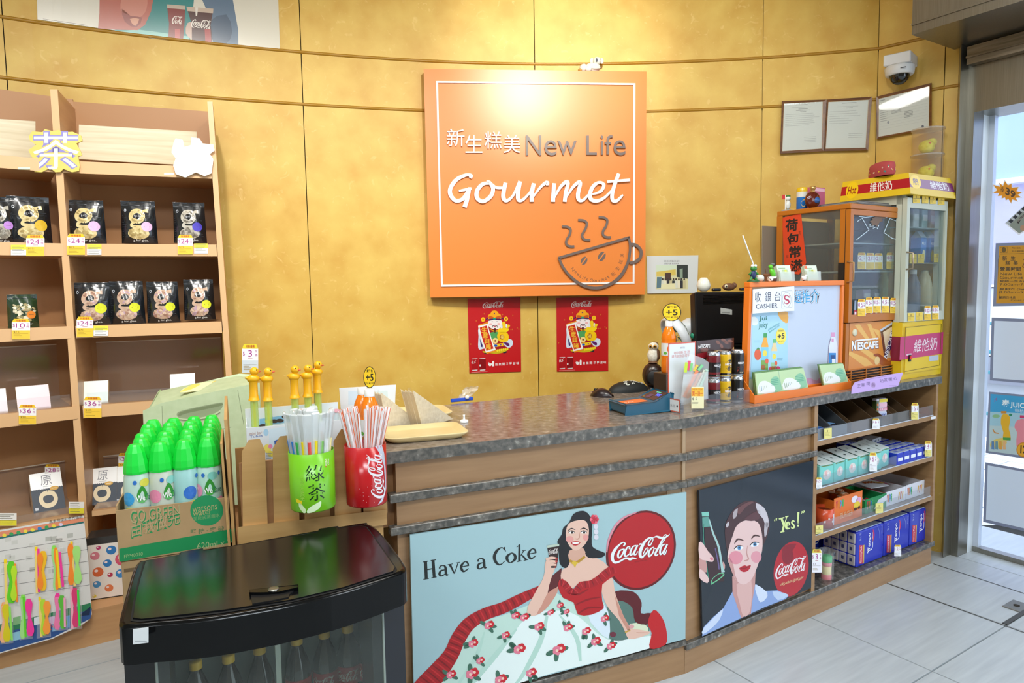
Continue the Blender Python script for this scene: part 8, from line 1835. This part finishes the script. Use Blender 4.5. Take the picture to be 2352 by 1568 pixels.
# on top of the header
yt = HT + h1 + .0015
def yh(px, py, dd): q = hit(px, py, V0 - N2*dd, N2); return V((q.x, q.y, yt))
bgq = hit(2025, 400, V0 - UF*.0 + U2*.02, -U2)
rb = thing('fabric_pouch', 'red patterned fabric pouch lying on the yellow header', 'pouch', V((bgq.x, bgq.y, yt)), A2+60)
RF = mat('fabric_red', '#b0484c', .8); m = MB(); m.smooth = True
rows = [[V((.095*math.cos(2*pi*k/24)*s*(1 if abs(math.cos(2*pi*k/24)) < .9 else .96), .038*math.sin(2*pi*k/24)*s, z)) for k in range(24)] for z, s in ((0, .90), (.012, 1), (.045, .98), (.060, .9), (.068, .6), (.070, .1))]
m.sweep(rows, True); m.build('pouch', RF, rb)
p = Pr(lambda x, y, h: V((.095*math.cos(x), .038*math.sin(x), y))*1.0 + V((h*math.cos(x), h*math.sin(x), 0))); random.seed(2)
for k in range(40): p.ell(random.uniform(0, 2*pi), random.uniform(.014, .044), .06, .004, random.choice(['#e8d8b8', '#3a8a8a', '#e0b83a', '#d8a8a0']), 2, 8)
p.build('pattern', INK, rb); random.seed(11)
JAR = clear('jar_clear', '#f4ece0', .12, .05); FLF = noisy('fluffy_yellow', '#c8c02a', '#ded84a', (1, 1, 1), 60, .9, 3, bump=.5)
jq = V((2.105, 3.497, yt))
for i in range(2):
    t = thing('clear_jar', ('lower' if i == 0 else 'upper') + ' clear round jar holding a fluffy yellow toy on the soy warmer', 'jar', jq + V((0, 0, .1275*i)), 0, 'stacked clear jars on the soy warmer')
    m = MB(); m.lathe([(.066, 0), (.070, .003), (.072, .115), (.075, .118), (.075, .126)], seg=32, caps=False); m.lathe([(.066, .0005), (0, .0005)], seg=32, caps=False); m.build('jar', JAR, t)
    mk('lathe', ('lid', clear('lid_clear', '#e8e4dc', .3, .1), t), [(.0752, .120), (.0752, .1265), (.06, .1268), (0, .1268)], seg=32)
    k = thing('fluffy_toy', 'fluffy yellow toy inside the %s clear jar' % ('lower', 'upper')[i], 'toy', jq + V((0, 0, .1275*i+.002)), 30)
    m = MB(); m.ball((-.008, 0, .036), .040, .036, .034, 14, 9); m.ball((.018, -.012, .060), .022, .021, .020, 12, 8); m.build('body', FLF, k); mk('ball', ('beak', mat('beak_red', '#e0553a', .4), k), (-.03, -.028, .05), .006, .004, .004, 8, 6)
# purple notice hanging over the edge
def purple(p):
    p.stroke([(1972, 876, .6), (2000, 870, .6), (2040, 863, .6)], '#8a6aa0', 1, 3)
    for x, y, ch in ((1969, 886, '芝'), (1978, 884, '麻'), (1990, 881, '糊')): p.text(ch, (x, y+4, x+8, y-5), '#5a4a7a', 1)
    for x, y, ch in ((2021, 875, '奶'), (2030, 873, '茶'), (2041, 871, '暖'), (2052, 869, '心')): p.text(ch, (x, y+3.5, x+8.5, y-4.5), '#5a4a7a', 1)
    p.ell(2006, 884, 5.5, 7, '#b89ac8', 1, 16); p.text('熱', (2002, 888, 2010, 879), '#6a3a7a', 2); p.line_rows(2042, 885, 2062, 1, 2, .8, '#7a5a90', 1)
flat('notice', 'purple handwritten notice hanging over the worktop edge below the orange warmer', 'notice', [(1955, 904.5), (2062, 886.5), (2066, 876), (2074, 855), (2040, 860), (1990, 869), (1963, 878), (1956, 890)], PC + N2*.008, N2, '#c9a8e2', .001, purple, None, INK)
# ================================================================ SNACK SHELVES of the right wing
def on(px, py, d): return hit(px, py, PC - N2*d, N2)
XL, XR = SX+.013, L2-.021
for i, (z0, z1) in enumerate(SHELFZ):
    t = thing('shelf_lip', 'clear plastic price lip along the %s of the three snack shelves' % ('top', 'middle', 'bottom')[i], 'lip', PC + U2*XL + V((0, 0, z1+.0005)), A2, 'clear price lips on the snack shelves')
    h = XR-XL
    for a, b in ((0, h*.49), (h*.492, h*.985)):
        m = MB(); m.box(a, b, .004, .006, 0, .052); m.box(a, b, .006, .05, 0, .0015); m.build('panel', clear('lip_clear', '#eaf0f6', .07, .08), t)
    mk('box', ('foot_strip', mat('lip_edge', '#c8d0dc', .2), t), 0, h*.985, .002, .004, 0, .004)
S1, S2, S3 = (z[1]+.0022 for z in SHELFZ)
def sp(x, y, z): return PC + U2*(XL+x) - N2*y + V((0, 0, z))
def xs(px, y, py=1000): return (on(px, py, y)-PC).dot(U2)-XL
BRC = mat('bin_brown', '#5a4126', .7); GRC = mat('bin_grey', '#4d4f50', .6)
def divider(label, px, mt, wdt):
    x = xs(px, .02); t = thing('display_bin', label, 'bin', sp(x, .012, S1), A2)
    d = .33
    for x_ in (0, wdt-.003): mk('prism', ('side_wall', mt, t), [(0, 0), (d, 0), (d, .17), (.12, .12), (0, .045)], x_, x_+.003, 'x')
    mk('box', ('front_wall', mt, t), .003, wdt-.003, 0, .003, 0, .045); mk('box', ('back_wall', mt, t), .003, wdt-.003, d-.003, d, 0, .17); mk('box', ('floor', mt, t), .003, wdt-.003, .003, d-.003, 0, .003)
    return x
bins = [divider('dark grey open display bin at the left of the top snack shelf', 1873, GRC, .10), divider('dark grey open display bin, second from the left on the top snack shelf', 1906, GRC, .115), divider('empty brown open display bin in the middle of the top snack shelf', 1951, BRC, .17), divider('brown open display bin behind the bright gum pack', 2022, BRC, .085), divider('brown open display bin at the right of the top snack shelf', 2057, BRC, .10)]
def pack(name, label, x, y, z, c, c2, w_=.07, h=.03, d=.05, tilt=0, grp=None, txt=None):
    t = thing(name, label, 'snack', sp(x, y, z), A2+tilt, grp); m = MB(); m.col(c); m.smooth = True
    rows = [[V((-w_/2+w_*i/6, (d/2)*(2*j-1)*.9, 0)) for i in range(7)] for j in (0, 1)]
    m.smooth = False; m.rbox(-w_/2, w_/2, -d/2, d/2, 0, h, min(h, d)*.3, 2); m.build('pack', FOIL, t)
    m = MB(); m.col(c2); m.rbox(-w_*.35, w_*.35, -d/2-.0008, -d/2+.002, h*.25, h*.75, .0004); m.rbox(-w_*.35, w_*.35, -d*.3, d*.3, h-.002, h+.0008, .0004); m.build('label', INK, t)
    for sx in (-1, 1):
        m = MB(); m.col(c2); m.box(sx*w_/2-.004, sx*w_/2+.004, -d*.42, d*.42, h*.42, h*.58); m.build('crimp', FOIL, t)
    return t
for i, (k, y, z) in enumerate(((0, .05, .008), (0, .13, .045), (0, .21, .075), (1, .05, .010), (1, .14, .045))):
    pack('biscuit_pack', 'black and blue biscuit pack in the %s grey bin, %s' % (('left', 'second')[k], ('front', 'middle', 'back')[i % 3]), bins[k]+.055, y+.012, S1+z, '#121722' if i % 2 else '#2a5fb0', '#7fb0e0', .075, .034, .05, 4*(i-2), 'black and blue biscuit packs in the grey bins')
gp_ = thing('gum_pack', 'upright gum pack with orange dots and pastel print on the top snack shelf', 'snack', sp(bins[3]+.038, .05, S1+.005), A2-12)
m = MB(); m.col('#d8d0dc'); m.rbox(-.033, .033, -.014, .014, 0, .115, .005, 2); m.col('#4a5a2a'); m.box(-.0335, -.020, -.0148, .010, .004, .105); m.build('pack', FOIL, gp_)
p = Pr(uvmap((-.033, -.0152, 0), (1, 0, 0), (0, 0, 1), (0, -1, 0))); p.rect(.016, .098, .066, .113, '#e2cc3a', 1); p.rect(.016, .058, .066, .072, '#d8708a', 1); p.text('SUGUS', (.02, .060, .062, .070), '#f4e8ee', 2, .02); p.rect(.018, .02, .064, .05, '#c8d0ea', 1); p.text('MIX', (.022, .028, .058, .044), '#3a52b0', 2, .02)
for k in range(4): p.ell(.006, .022+.022*k, .005, .006, '#d8702a', 2, 12)
p.rect(.018, .076, .064, .094, '#e8b8c8', 1); p.build('print', INK, gp_)
for i in range(3): pack('blue_pack', 'dark blue snack pack standing at the back right of the top snack shelf, ' + ('front', 'middle', 'back')[i], bins[4]+.05+.004*i, .20+.045*i, S1+.012+.02*i, '#1a2a78', '#b8c8d8', .075, .11, .03, 8, 'dark blue packs at the back right')
def lipt(label, b, price, low, white=False): return price_tag(label, b, price, PC + N2*.0025, N2, low, 'price tags on the snack shelves', '#e8cc2a', True, '#f2f0f4' if white else '#eadb7a')
lipt('$6 white tag in the middle of the top snack lip', (2004, 961, 2019.5, 985), '6', None, True)
lipt('$5 tag at the right of the top snack lip', (2093, 925.5, 2109, 963), '5', '3.')
lipt('tall $6 tag in the middle of the second snack lip', (1997, 1039, 2013.5, 1082), '6', '6.', True)
lipt('$4 tag at the right end of the second snack lip', (2124, 1013, 2139.5, 1048), '4', '3.')
lipt('white tag at the left end of the second snack lip', (1875, 1096, 1887, 1121), '7', None, True)
lipt('white tag hanging on the bottom stone rail below the blue tissue packs', (2054, 1251, 2069, 1277), '2', None, True)
def lemon(label, b): flat('yellow_tag', label, 'price tag', R4(*b, 0, -2), PC + N2*.0025, N2, '#e8dc82', .001, lambda p: (p.line_rows(b[0]+2, b[1]+9, b[2]-2, 3, 3, .8, '#a89a4a', 1), p.text('3', (b[0]+6, b[1]+8, b[0]+9, b[1]+3), '#8a7a2a', 1)), 'small pale yellow tags on the snack lips')
lemon('pale yellow tag at the left of the top snack lip', (1893, 984, 1910, 1008)); lemon('pale yellow tag in the middle of the third snack lip', (2011, 1156, 2028, 1179)); lemon('pale yellow tag at the left end of the third snack lip', (1873, 1207, 1890, 1226))
flat('shelf_label', 'tiny white label at the right end of the top snack shelf edge', 'label', R4(2138, 957, 2149, 963, 0, -2), PC + N2*.0005, N2, '#e8e8ea', .001)
# mint packs and small white-blue packs on the second shelf
mw = (xs(2043, .03, 1040)-xs(1877, .03, 1060))/6
mp_ = None
for i in range(6):
    P = sp(xs(1877, .03, 1060)+mw*(i+.5), .014, S2)
    if mp_ is None:
        t = mp_ = thing('mint_pack', 'x', 'tissue pack', P, A2, 'mint green packs on the second snack shelf'); w_ = mw*.94
        m = MB(); m.col('#7fd2c8'); m.rbox(-w_/2, w_/2, 0, .10, 0, .088, .006, 2); m.build('pack', INKG, t)
        m = MB(); m.col('#dbe6e2'); m.hex([(-w_*.46, .0, .0885), (w_*.46, .0, .0885), (w_*.42, .11, .108), (-w_*.42, .11, .108), (-w_*.46, .0, .0900), (w_*.46, .0, .0900), (w_*.42, .11, .1095), (-w_*.42, .11, .1095)]); m.build('flap', INK, t)
        p = Pr(uvmap((0, -.0004, 0), (1, 0, 0), (0, 0, 1), (0, -1, 0))); p.ell(0, .045, w_*.28, .022, '#dcd8d0', 1, 16); p.ell(-.006, .05, .008, .012, '#e8b8b4', 2, 10); p.ell(.008, .045, .008, .010, '#f0e8e4', 2.3, 10); p.rect(-w_*.45, .008, w_*.45, .018, '#5fbcb8', 1); p.rect(-w_*.4, .082, w_*.4, .086, '#6a7a3a', 1); p.build('front_print', INK, t)
        p = Pr(lambda x, y, h: V((x, y*.11, .0902+.0195*y+h))); p.ell(0, .35, .007, .06, '#3a4a48', 1, 10); p.ell(0, .75, .006, .05, '#3a4a48', 1, 10); p.build('flap_print', INK, t)
    else: P, t = P, copy_tree(mp_);
    place(t, P + (-N2*.012 if i == 5 else V((0, 0, 0))), A2+(-6, 3, -2, 2, -3, 4)[i], 'mint green flap-top pack, %s from the left on the second snack shelf' % ('first', 'second', 'third', 'fourth', 'fifth', 'sixth')[i])
sw_ = None; x0 = xs(2046, .03, 1030)
for r in range(5):
    for c in range(5):
        P = sp(x0+.034+.058*c-.004*r, .028+.062*r, S2+.0005)
        if x0+.034+.058*c > XR-XL-.035: continue
        if sw_ is None:
            sw_ = thing('tissue_box', 'x', 'tissue pack', P, A2, 'small tissue packets on the second snack shelf')
            m = MB(); m.col('#2438b8'); m.rbox(-.0275, .0275, -.026, .026, 0, .058, .004); m.col('#c8d4ea'); m.rbox(-.024, .024, -.022, .022, .056, .0592, .001); m.build('packet', INKG, sw_)
            m = MB(); m.col('#5a70c8'); m.rbox(-.016, .016, -.008, .008, .0585, .0598, .0004); m.col('#e8ecf4'); m.rbox(-.02, .02, -.0266, -.0255, .02, .036, .0004); m.build('print', INK, sw_)
        t = sw_ if r+c == 0 else copy_tree(sw_)
        place(t, P, A2, 'small blue tissue packet, row %s from the front, %s from the left, second snack shelf' % (('one', 'two', 'three', 'four', 'five')[r], ('first', 'second', 'third', 'fourth', 'fifth')[c]))
t = thing('tissue_box', 'single grey-white packet lying on top of the small tissue packets', 'tissue pack', sp(x0+.135, .20, S2+.061), A2+8)
m = MB(); m.col('#c4c6cc'); m.rbox(-.05, .05, -.027, .027, 0, .024, .003); m.build('packet', INKG, t); m = MB(); m.col('#5a6478'); m.rbox(-.03, -.008, -.0276, -.0265, .006, .018, .0003); m.rbox(.012, .022, -.0276, -.0265, .008, .016, .0003); m.build('print', INK, t)
# candy cartons on the third shelf
def fbox(name, label, quadpx, d, col, draw, dd=.02, grp=None, inside='#3a2a20', depth=.16):
    o_ = PC - N2*d; F = [hit(x, y, o_, N2) for x, y in quadpx]; a = F[0]; t = thing(name, label, 'carton', V((a.x, a.y, S3)), A2, grp)
    L = (F[1]-F[0]).dot(U2); h = F[3].z-S3
    m = MB(); m.col(col)
    m.box(0, L, 0, .002, 0, h); m.build('front', INKG, t)
    for x_ in (0, L-.002): m = MB(); m.col(col); m.box(x_, x_+.002, .002, depth, 0, h*.92); m.build('side', INKG, t)
    m = MB(); m.col(col); m.box(0, L, depth, depth+.002, 0, h); m.build('back', INKG, t); m = MB(); m.col(inside); m.box(.002, L-.002, .002, depth, 0, .004); m.build('bottom', INKG, t)
    p = Pr(uvmap((0, -.0004, 0), (L, 0, 0), (0, 0, h), (0, -1, 0))); draw(p); p.build('print', INK, t)
    return t, L, h
def yupi(p, x0, y0, x1, y1):
    w_ = (x1-x0)/4
    for k, (ch, c) in enumerate(zip('Yupi', ('#d83a5a', '#e8862a', '#3a9ad8', '#3aa85a'))): p.text(ch, (x0+w_*k, y0-(.06 if ch == 'p' else 0), x0+w_*(k+.82), y1), c, 3, .03)
def ory(p):
    yupi(p, .06, .62, .34, .88); p.ell(.72, .75, .12, .13, '#e8e2ee', 2, 16); p.ell(.86, .66, .1, .13, '#e8a8c8', 2, 14); p.ell(.80, .5, .12, .14, '#e8c83a', 3, 14); p.ell(.75, .36, .06, .06, '#5a2a1c', 3.4, 12); p.ell(.88, .38, .05, .06, '#5a2a1c', 3.4, 12); p.text('BURGER', (.22, .16, .66, .40), '#c84a1c', 3, .02); p.text('BURGER', (.225, .17, .655, .39), '#f2c08a', 3.4)
ob, L, h = fbox('candy_carton', 'orange burger candy display carton on the third snack shelf', [(1915, 1191), (1980, 1166), (1979, 1126), (1914, 1146)], .03, '#e8752a', ory)
for i in range(4): pack('wrapped_candy', 'clear-wrapped candy lying in the orange carton, number %s from the front' % ('one', 'two', 'three', 'four')[i], xs(1940, .06)+.02*(i % 2), .06+.03*i, S3+h*.80+.004*i, '#b86a3a', '#d8b89a', .05, .022, .03, 20*i, 'wrapped candies in the orange carton')
def can_(p):
    for k in range(5): p.ell(-.03+.018*k, .03+.014*(k % 2), .004, .005, '#f0dcd0', 1, 10)
    p.rect(.012, .012, .022, .062, '#d8dce4', 1); p.rect(.024, .01, .032, .068, '#e89ab0', 1)
q = on(1892, 1190, .055); t = thing('candy_tub', 'orange-red open tub with white dots at the left of the third snack shelf', 'tub', V((q.x, q.y, S3)), A2)
m = MB(); m.col('#d8512a'); m.lathe([(.001, 0), (.040, 0), (.042, .085), (.040, .085), (.038, .01), (.001, .01)], seg=28, caps=False); m.build('tub', INKG, t); p = Pr(cylmap(.0418, 0, -100)); can_(p); p.build('tub_print', INK, t)
m = MB(); m.col('#6a2a1c'); m.lathe([(.038, .07), (.02, .076), (0, .074)], seg=18); m.build('sweets', PLAS, t)
def grn(p): yupi(p, .08, .3, .38, .85); p.poly([(.40, .1), (1, .5), (1, .9), (.6, .7)], '#d8dce0', 2)
_, L, h = fbox('candy_carton', 'green open candy carton beside the orange one on the third shelf', [(1987, 1165), (2036, 1148), (2035, 1132), (1986, 1148)], .035, '#1f8a4a', grn)
for i in range(5): pack('wrapped_candy', 'red and white candy in the green carton, number %s from the front' % ('one', 'two', 'three', 'four', 'five')[i], xs(2000, .06)+.012*(i % 2), .06+.022*i, S3+.028, '#d8d4d8', '#b82a3a', .05, .016, .02, 10*(i % 3), 'red and white candies in the green carton')
def whi(p): yupi(p, .06, .25, .32, .8); [p.poly([(.62+.09*k, .2), (.66+.09*k, .2), (.70+.09*k, .7), (.65+.09*k, .75)], ('#d8a84a', '#c85a3a', '#e8b86a')[k], 2) for k in range(3)]
for i, (q, lab) in enumerate((([(2034, 1150), (2080, 1133), (2079, 1115), (2034, 1131)], 'left'), ([(2081, 1133), (2123, 1116), (2122, 1100), (2080, 1115)], 'right'))):
    _, L, h = fbox('candy_carton', lab + ' of two white open candy trays on the third snack shelf', q, .04, '#e2e2e8', whi, depth=.26)
    for k in range(5): pack('hotdog_candy', 'wrapped stick candy in the %s white tray, %s' % (lab, ('first', 'second', 'third', 'fourth', 'fifth')[k]), xs(q[0][0], .05)+.02+.026*k, .17, S3+.012, '#a8744a', '#c84a4a', .018, .016, .13, -4, 'wrapped stick candies in the white trays')
t = thing('printed_card', 'white printed lid card lying across the cartons of the third shelf', 'card', sp(xs(2012, .12, 1110), .15, S3+.078), A2-6)
m = MB(); m.col('#dfe0e4'); m.hex([(-.075, -.06, 0), (.06, -.06, -.006), (.075, .06, .002), (-.07, .06, .004), (-.075, -.06, .002), (.06, -.06, -.004), (.075, .06, .004), (-.07, .06, .006)]); m.build('card', INK, t)
p = Pr(lambda x, y, h: V((x, y, .0048-.0015*(x/.07)-.0+h))); [p.ell(-.03+.016*k, .01-.004*k, .008, .018, '#b8642a', 2, 12, -30) for k in range(4)]; p.ell(.035, -.02, .010, .03, '#d8a84a', 2, 12, 40); p.ell(.042, -.012, .004, .028, '#e8d8a0', 3, 12, 40); p.poly([(.05, -.058), (.058, -.058), (.072, .058), (.06, .058)], '#b82a6a', 2); p.build('print', INK, t)
# tissue family packs on the bottom
zb0 = .1175; TB = '#2233b4'
FRQ = [(1966, 1301), (2029.5, 1276)]
t0 = None; q0 = on(1966, 1300, .03); q1 = on(2029.5, 1275, .03); TW = (q1-q0).dot(U2)*.985; TH = hit(1967, 1223, PC - N2*.03, N2).z-zb0
for i in range(3):
    P = V((q0.x, q0.y, zb0)) + U2*((TW+.004)*i)
    if i == 0:
        t = t0 = thing('tissue_pack', 'x', 'tissue pack', P, A2, 'blue family tissue packs')
        m = MB(); m.col(TB); m.rbox(0, TW, 0, .17, 0, TH, .008, 2); m.build('wrap', INKG, t)
        p = Pr(uvmap((0, -.0005, 0), (TW, 0, 0), (0, 0, TH), (0, -1, 0)))
        p.text('Tempo', [(.52, .36), (.52, .86), (.40, .86), (.40, .36)], '#eef0f6', 2, .02); p.stroke([(.40, .30, .02), (.44, .36, .035), (.58, .42, .02), (.56, .86, .012)], '#eef0f6', 2); p.stroke([(.56, .55, .02), (.62, .75, .05), (.58, .92, .02)], '#d0386a', 2)
        p.poly([(.10, .10), (.24, .06), (.24, .58), (.10, .62)], '#c83a52', 2); p.poly([(.24, .06), (.28, .06), (.28, .58), (.24, .58)], '#d8b43a', 2); p.text('Economy Pack', [(.21, .11), (.21, .57), (.13, .58), (.13, .12)], '#f0dce0', 3, .01); p.text('36 x 10', [(.16, .74), (.16, .94), (.10, .94), (.10, .74)], '#b8c4e4', 2); p.stroke([(.74, .98, .01), (.82, .8, .014), (.84, .6, .01)], '#8090d8', 2); p.text('neutral', [(.93, .72), (.93, .95), (.89, .95), (.89, .72)], '#a8b4e0', 2)
        p.build('wrap_print', INKG, t)
        for r in range(3):
            for c in range(4):
                m = MB(); m.col('#bdb4b4'); y0 = .006+.040*c; z0_ = .008+(TH-.012)/3*r; m.rbox(-.004, .006, y0, y0+.036, z0_, z0_+(TH-.012)/3-.004, .003); m.col('#3a3f6a'); m.box(-.0044, -.0036, y0+.012, y0+.024, z0_+.018, z0_+.034); m.build('packet', INK, t)
        for c in range(4): m = MB(); m.col('#aebbd6'); m.rbox(.008, TW-.01, .006+.04*c, .040+.04*c, TH-.003, TH+.002, .002); m.build('top_packet', INKG, t)
    else: t = copy_tree(t0)
    place(t, P, A2, 'blue family tissue pack, %s of the three on the bottom snack shelf' % ('leftmost', 'middle', 'rightmost')[i])
tb_ = copy_tree(t0); place(tb_, V((q0.x, q0.y, zb0)) - N2*.19 - U2*.13, A2, 'blue family tissue pack set further back at the left behind the front packs')
# tub in a bag with its price card
q = on(1898, 1307, .045); t = thing('bubble_tub', 'small pastel tub with green lid in a clear bag at the bottom left snack shelf', 'toy', V((q.x, q.y, zb0)), A2)
for nm, c, z0_, z1_, r in (('base', '#d8727a', 0, .022, .022), ('body', '#e2d6a0', .022, .062, .021), ('ring', '#dc8a94', .062, .078, .022), ('lid', '#3fae6a', .078, .105, .023)):
    m = MB(); m.col(c); m.lathe([(r, z0_), (r, z1_-.003), (r-.004, z1_)] + ([(0, z1_)] if nm == 'lid' else []), seg=22); m.build(nm, PLAS, t)
m = MB(); m.smooth = False; random.seed(6); m.sweep([[V((.032*math.cos(a)*s*(1.15 if math.cos(a) > 0 else 1), .030*math.sin(a)*s, z+random.uniform(-.002, .002))) for a in [2*pi*k/10 for k in range(10)]] for z, s in ((.001, .95), (.03, 1.0), (.075, 1.02), (.11, .98), (.128, 1.12))], True); m.build('bag', WRAP, t); random.seed(11)
q = on(1879, 1240, .05); b_ = thing('bubble_toy', 'little round light blue toy in plastic above the pastel tub', 'toy', V((q.x, q.y, zb0+.112)), A2); m = MB(); m.col('#4a9ad0'); m.ball((0, 0, .014), .016, .014, .014, 14, 9); m.build('toy', PLAS, b_); mk('lathe', ('wrap', WRAP, b_), [(.02, 0), (.024, .02), (.018, .034)], seg=9, caps=False)
price_tag('$3 price card in front of the pastel tub at the bottom left snack shelf', (1865, 1261, 1887, 1314), '3', PC + N2*.004, N2, '3.3.', None, '#e2d046', True, '#f0ecf2')
# ================================================================ DOOR GLASS stickers and outside posters
oG = J2 - ND*(GO-.002)
def onglass(name, label, cat, pts, col, draw=None, lift=0, group=None): return flat(name, label, cat, pts, oG + ND*lift, ND, col, .001, draw, group, INK)
z2 = lambda x, y: (2200+x/4.61, 380+y/4.61)
bs_ = [(375, 205), (450, 225), (440, 185), (480, 215), (500, 165), (530, 210), (568, 195), (570, 235), (640, 230), (620, 270), (675, 285), (632, 310), (670, 335), (612, 342), (628, 375), (577, 357), (563, 396), (535, 352), (510, 366), (500, 337), (465, 347), (470, 318), (425, 322), (440, 290), (375, 291), (418, 260)]
bc = (525, 285)
def burst(p):
    p.poly([z2(*q) for q in bs_[::-1]], '#e8961c', 1)
    p.text('39', [z2(500, 305), z2(600, 350), z2(615, 280), z2(510, 225)], '#5a4028', 2, .03); p.text('特價', [z2(445, 270), z2(480, 285), z2(498, 225), z2(468, 218)], '#5a4028', 2, .01)
onglass('burst_sticker', 'orange starburst 39 sticker on the glass door', 'sticker', [z2(bc[0]+(x-bc[0])*1.12, bc[1]+(y-bc[1])*1.12) for x, y in bs_[::-1]], '#f0f0f6', burst)
def card39(p):
    p.poly([z2(510, 608), z2(650, 718), z2(1010, 520), z2(870, 380)], '#8a938a', 1)
    p.poly([z2(505, 605), z2(545, 632), z2(745, 440), z2(700, 425)], '#b8c0c4', 2)
    for k in range(6): x, y = 555+46*k, 590-43*k; p.poly([z2(x-20, y), z2(x+8, y+22), z2(x+36, y-6), z2(x+6, y-26)], '#2a3038', 3)
    p.stroke([(*z2(635, 610), 5), (*z2(665, 560), 5), (*z2(720, 520), 5), (*z2(780, 505), 5)], '#3a3434', 3); p.text('CHARCOAL', [z2(635, 600), z2(720, 530), z2(710, 515), z2(625, 582)], '#c8c0b8', 5); p.ell(*z2(700, 660), 9, 7, '#b08a70', 3, 14); p.ell(*z2(800, 610), 12, 9, '#a8a090', 3, 14)
onglass('photo_sticker', 'slanted grey striped food sticker with white edge on the glass door', 'sticker', [z2(495, 612), z2(645, 738), z2(1030, 525), z2(880, 365)], '#eef0f8', card39)
GRF = '#7f87a0'
def hours(p):
    B = '#4a4030'; T = lambda s, x0, y0, x1, y1, b=.012: p.text(s, [z2(x0, y1), z2(x1, y1), z2(x1, y0), z2(x0, y0)], B, 3, b)
    p.poly([z2(405, 1460), z2(1000, 1450), z2(1010, 838), z2(440, 850)], '#c98f24', 1)
    p.stroke([(*z2(450, 920), .7), (*z2(450, 865), .7), (*z2(525, 862), .7), (*z2(522, 925), .7), (*z2(450, 920), .7)], B, 2, 0); p.ell(*z2(487, 892), 5, 6, '#6a5428', 3, 16)
    T('New Life', 575, 862, 665, 880, 0); T('社企餐飲服務', 575, 898, 720, 915, 0); p.stroke([(*z2(440, 1420), .7), (*z2(425, 1000), .7), (*z2(450, 938), .7), (*z2(990, 920), .7)], B, 2, 0)
    T('新  生', 470, 958, 610, 1006); T('糕  美', 503, 1010, 637, 1056); T('營業時間', 446, 1072, 668, 1116, .02); T('New Life', 448, 1130, 680, 1162, 0); T('Gourmet', 446, 1170, 690, 1202, 0); T('星期一至五(Mon-Fri)', 444, 1212, 880, 1240); T('7:00am-7:00pm', 444, 1246, 860, 1278, 0); T('星期六 (Saturday)', 442, 1296, 850, 1322); T('8:00am-5:00pm', 440, 1326, 860, 1360, 0); T('星期日休息', 438, 1382, 612, 1410); T('Closed on Sunday', 560, 1416, 860, 1438, 0)
    p.stroke([(*z2(690, 1000), 2), (*z2(720, 985), 2), (*z2(700, 1040), 2), (*z2(690, 1075), 2), (*z2(760, 1075), 2)], '#7a4a20', 3)
onglass('hours_poster', 'yellow opening hours poster in grey frame on the glass door', 'poster', [z2(372, 1490), z2(1050, 1478), z2(1060, 806), z2(402, 822)], GRF, hours)
z9 = lambda x, y: (2200+x/2.526, 700+y/2.526)
def fr_poster(label, o, i, col, draw=None):
    def d(p): p.poly([z9(*q) for q in i], col, 1); (draw(p) if draw else None)
    onglass('framed_poster', label, 'poster', [z9(*q) for q in o], GRF, d)
fr_poster('blank white poster back in grey frame below the opening hours', [(186, 437), (640, 475), (640, 92), (197, 73)], [(202, 425), (625, 458), (625, 108), (212, 92)], '#d4e0f2')
def juice_(p):
    P = lambda pts, c, l, s=0: p.poly([z9(*q) for q in (catmull(pts, s, True) if s else pts)], c, l)
    P([(190, 516), (640, 555), (640, 640), (188, 620)], '#3f9fd0', 2); P([(188, 620), (640, 640), (640, 720), (185, 700)], '#9fc8d8', 2); p.text('泰', [z9(253, 592), z9(300, 592), z9(302, 550), z9(256, 548)], '#e8f2f6', 3, .03); p.text('JUICE', [z9(304, 600), z9(410, 612), z9(410, 572), z9(305, 562)], '#e8f2f6', 3, .02); p.text('每枝', [z9(330, 622), z9(384, 628), z9(384, 606), z9(330, 600)], '#c8dcea', 3); p.text('yf', [z9(210, 562), z9(228, 562), z9(228, 536), z9(212, 536)], '#b04a8a', 3)
    P([(255, 640), (280, 632), (302, 650), (300, 690), (296, 720), (308, 780), (262, 780), (265, 740), (250, 690)], '#e2b02a', 3, 2); P([(250, 616), (282, 616), (282, 630), (252, 630)], '#c8882a', 4); P([(262, 768), (306, 770), (306, 786), (262, 782)], '#4a9a4a', 4); P([(345, 668), (400, 668), (420, 760), (405, 830), (340, 820), (345, 740), (328, 710)], '#e08a98', 3, 2); P([(360, 640), (400, 642), (400, 658), (360, 656)], '#c83a6a', 4)
    p.ell(*z9(222, 645), 9, 4, '#8ab88a', 3, 14); p.ell(*z9(306, 638), 4, 3, '#2f8a6a', 3, 12); p.stroke([(*z9(203, 720), 2), (*z9(215, 740), 3), (*z9(238, 746), 1.5)], '#c88a4a', 3); P([(195, 790), (262, 770), (285, 800), (240, 830), (190, 826)], '#d8c46a', 2.5, 2)
    for k in range(4): P([(196+22*k, 790), (210+22*k, 790), (212+22*k, 838), (195+22*k, 836)], ('#5a82b0', '#6a94a0', '#d8a04a', '#e0b07a')[k], 3.4)
    p.ell(*z9(380, 840), 16, 17, '#c8801c', 4, 20); p.ell(*z9(380, 840), 14, 15, '#e2a42a', 4.4, 20); p.text('12', [z9(362, 860), z9(400, 862), z9(400, 815), z9(364, 813)], '#3a2a18', 5, .03)
fr_poster('juice drinks poster with yellow and pink bottles in grey frame on the glass door', [(162, 858), (640, 928), (640, 545), (182, 503)], [(178, 848), (625, 908), (625, 560), (192, 516)], '#b8cdd0', juice_)
fr_poster('lowest blank white poster back in grey frame on the glass door', [(147, 1258), (640, 1370), (640, 1000), (160, 912)], [(163, 1244), (625, 1352), (625, 1012), (174, 930)], '#d4e2f4')
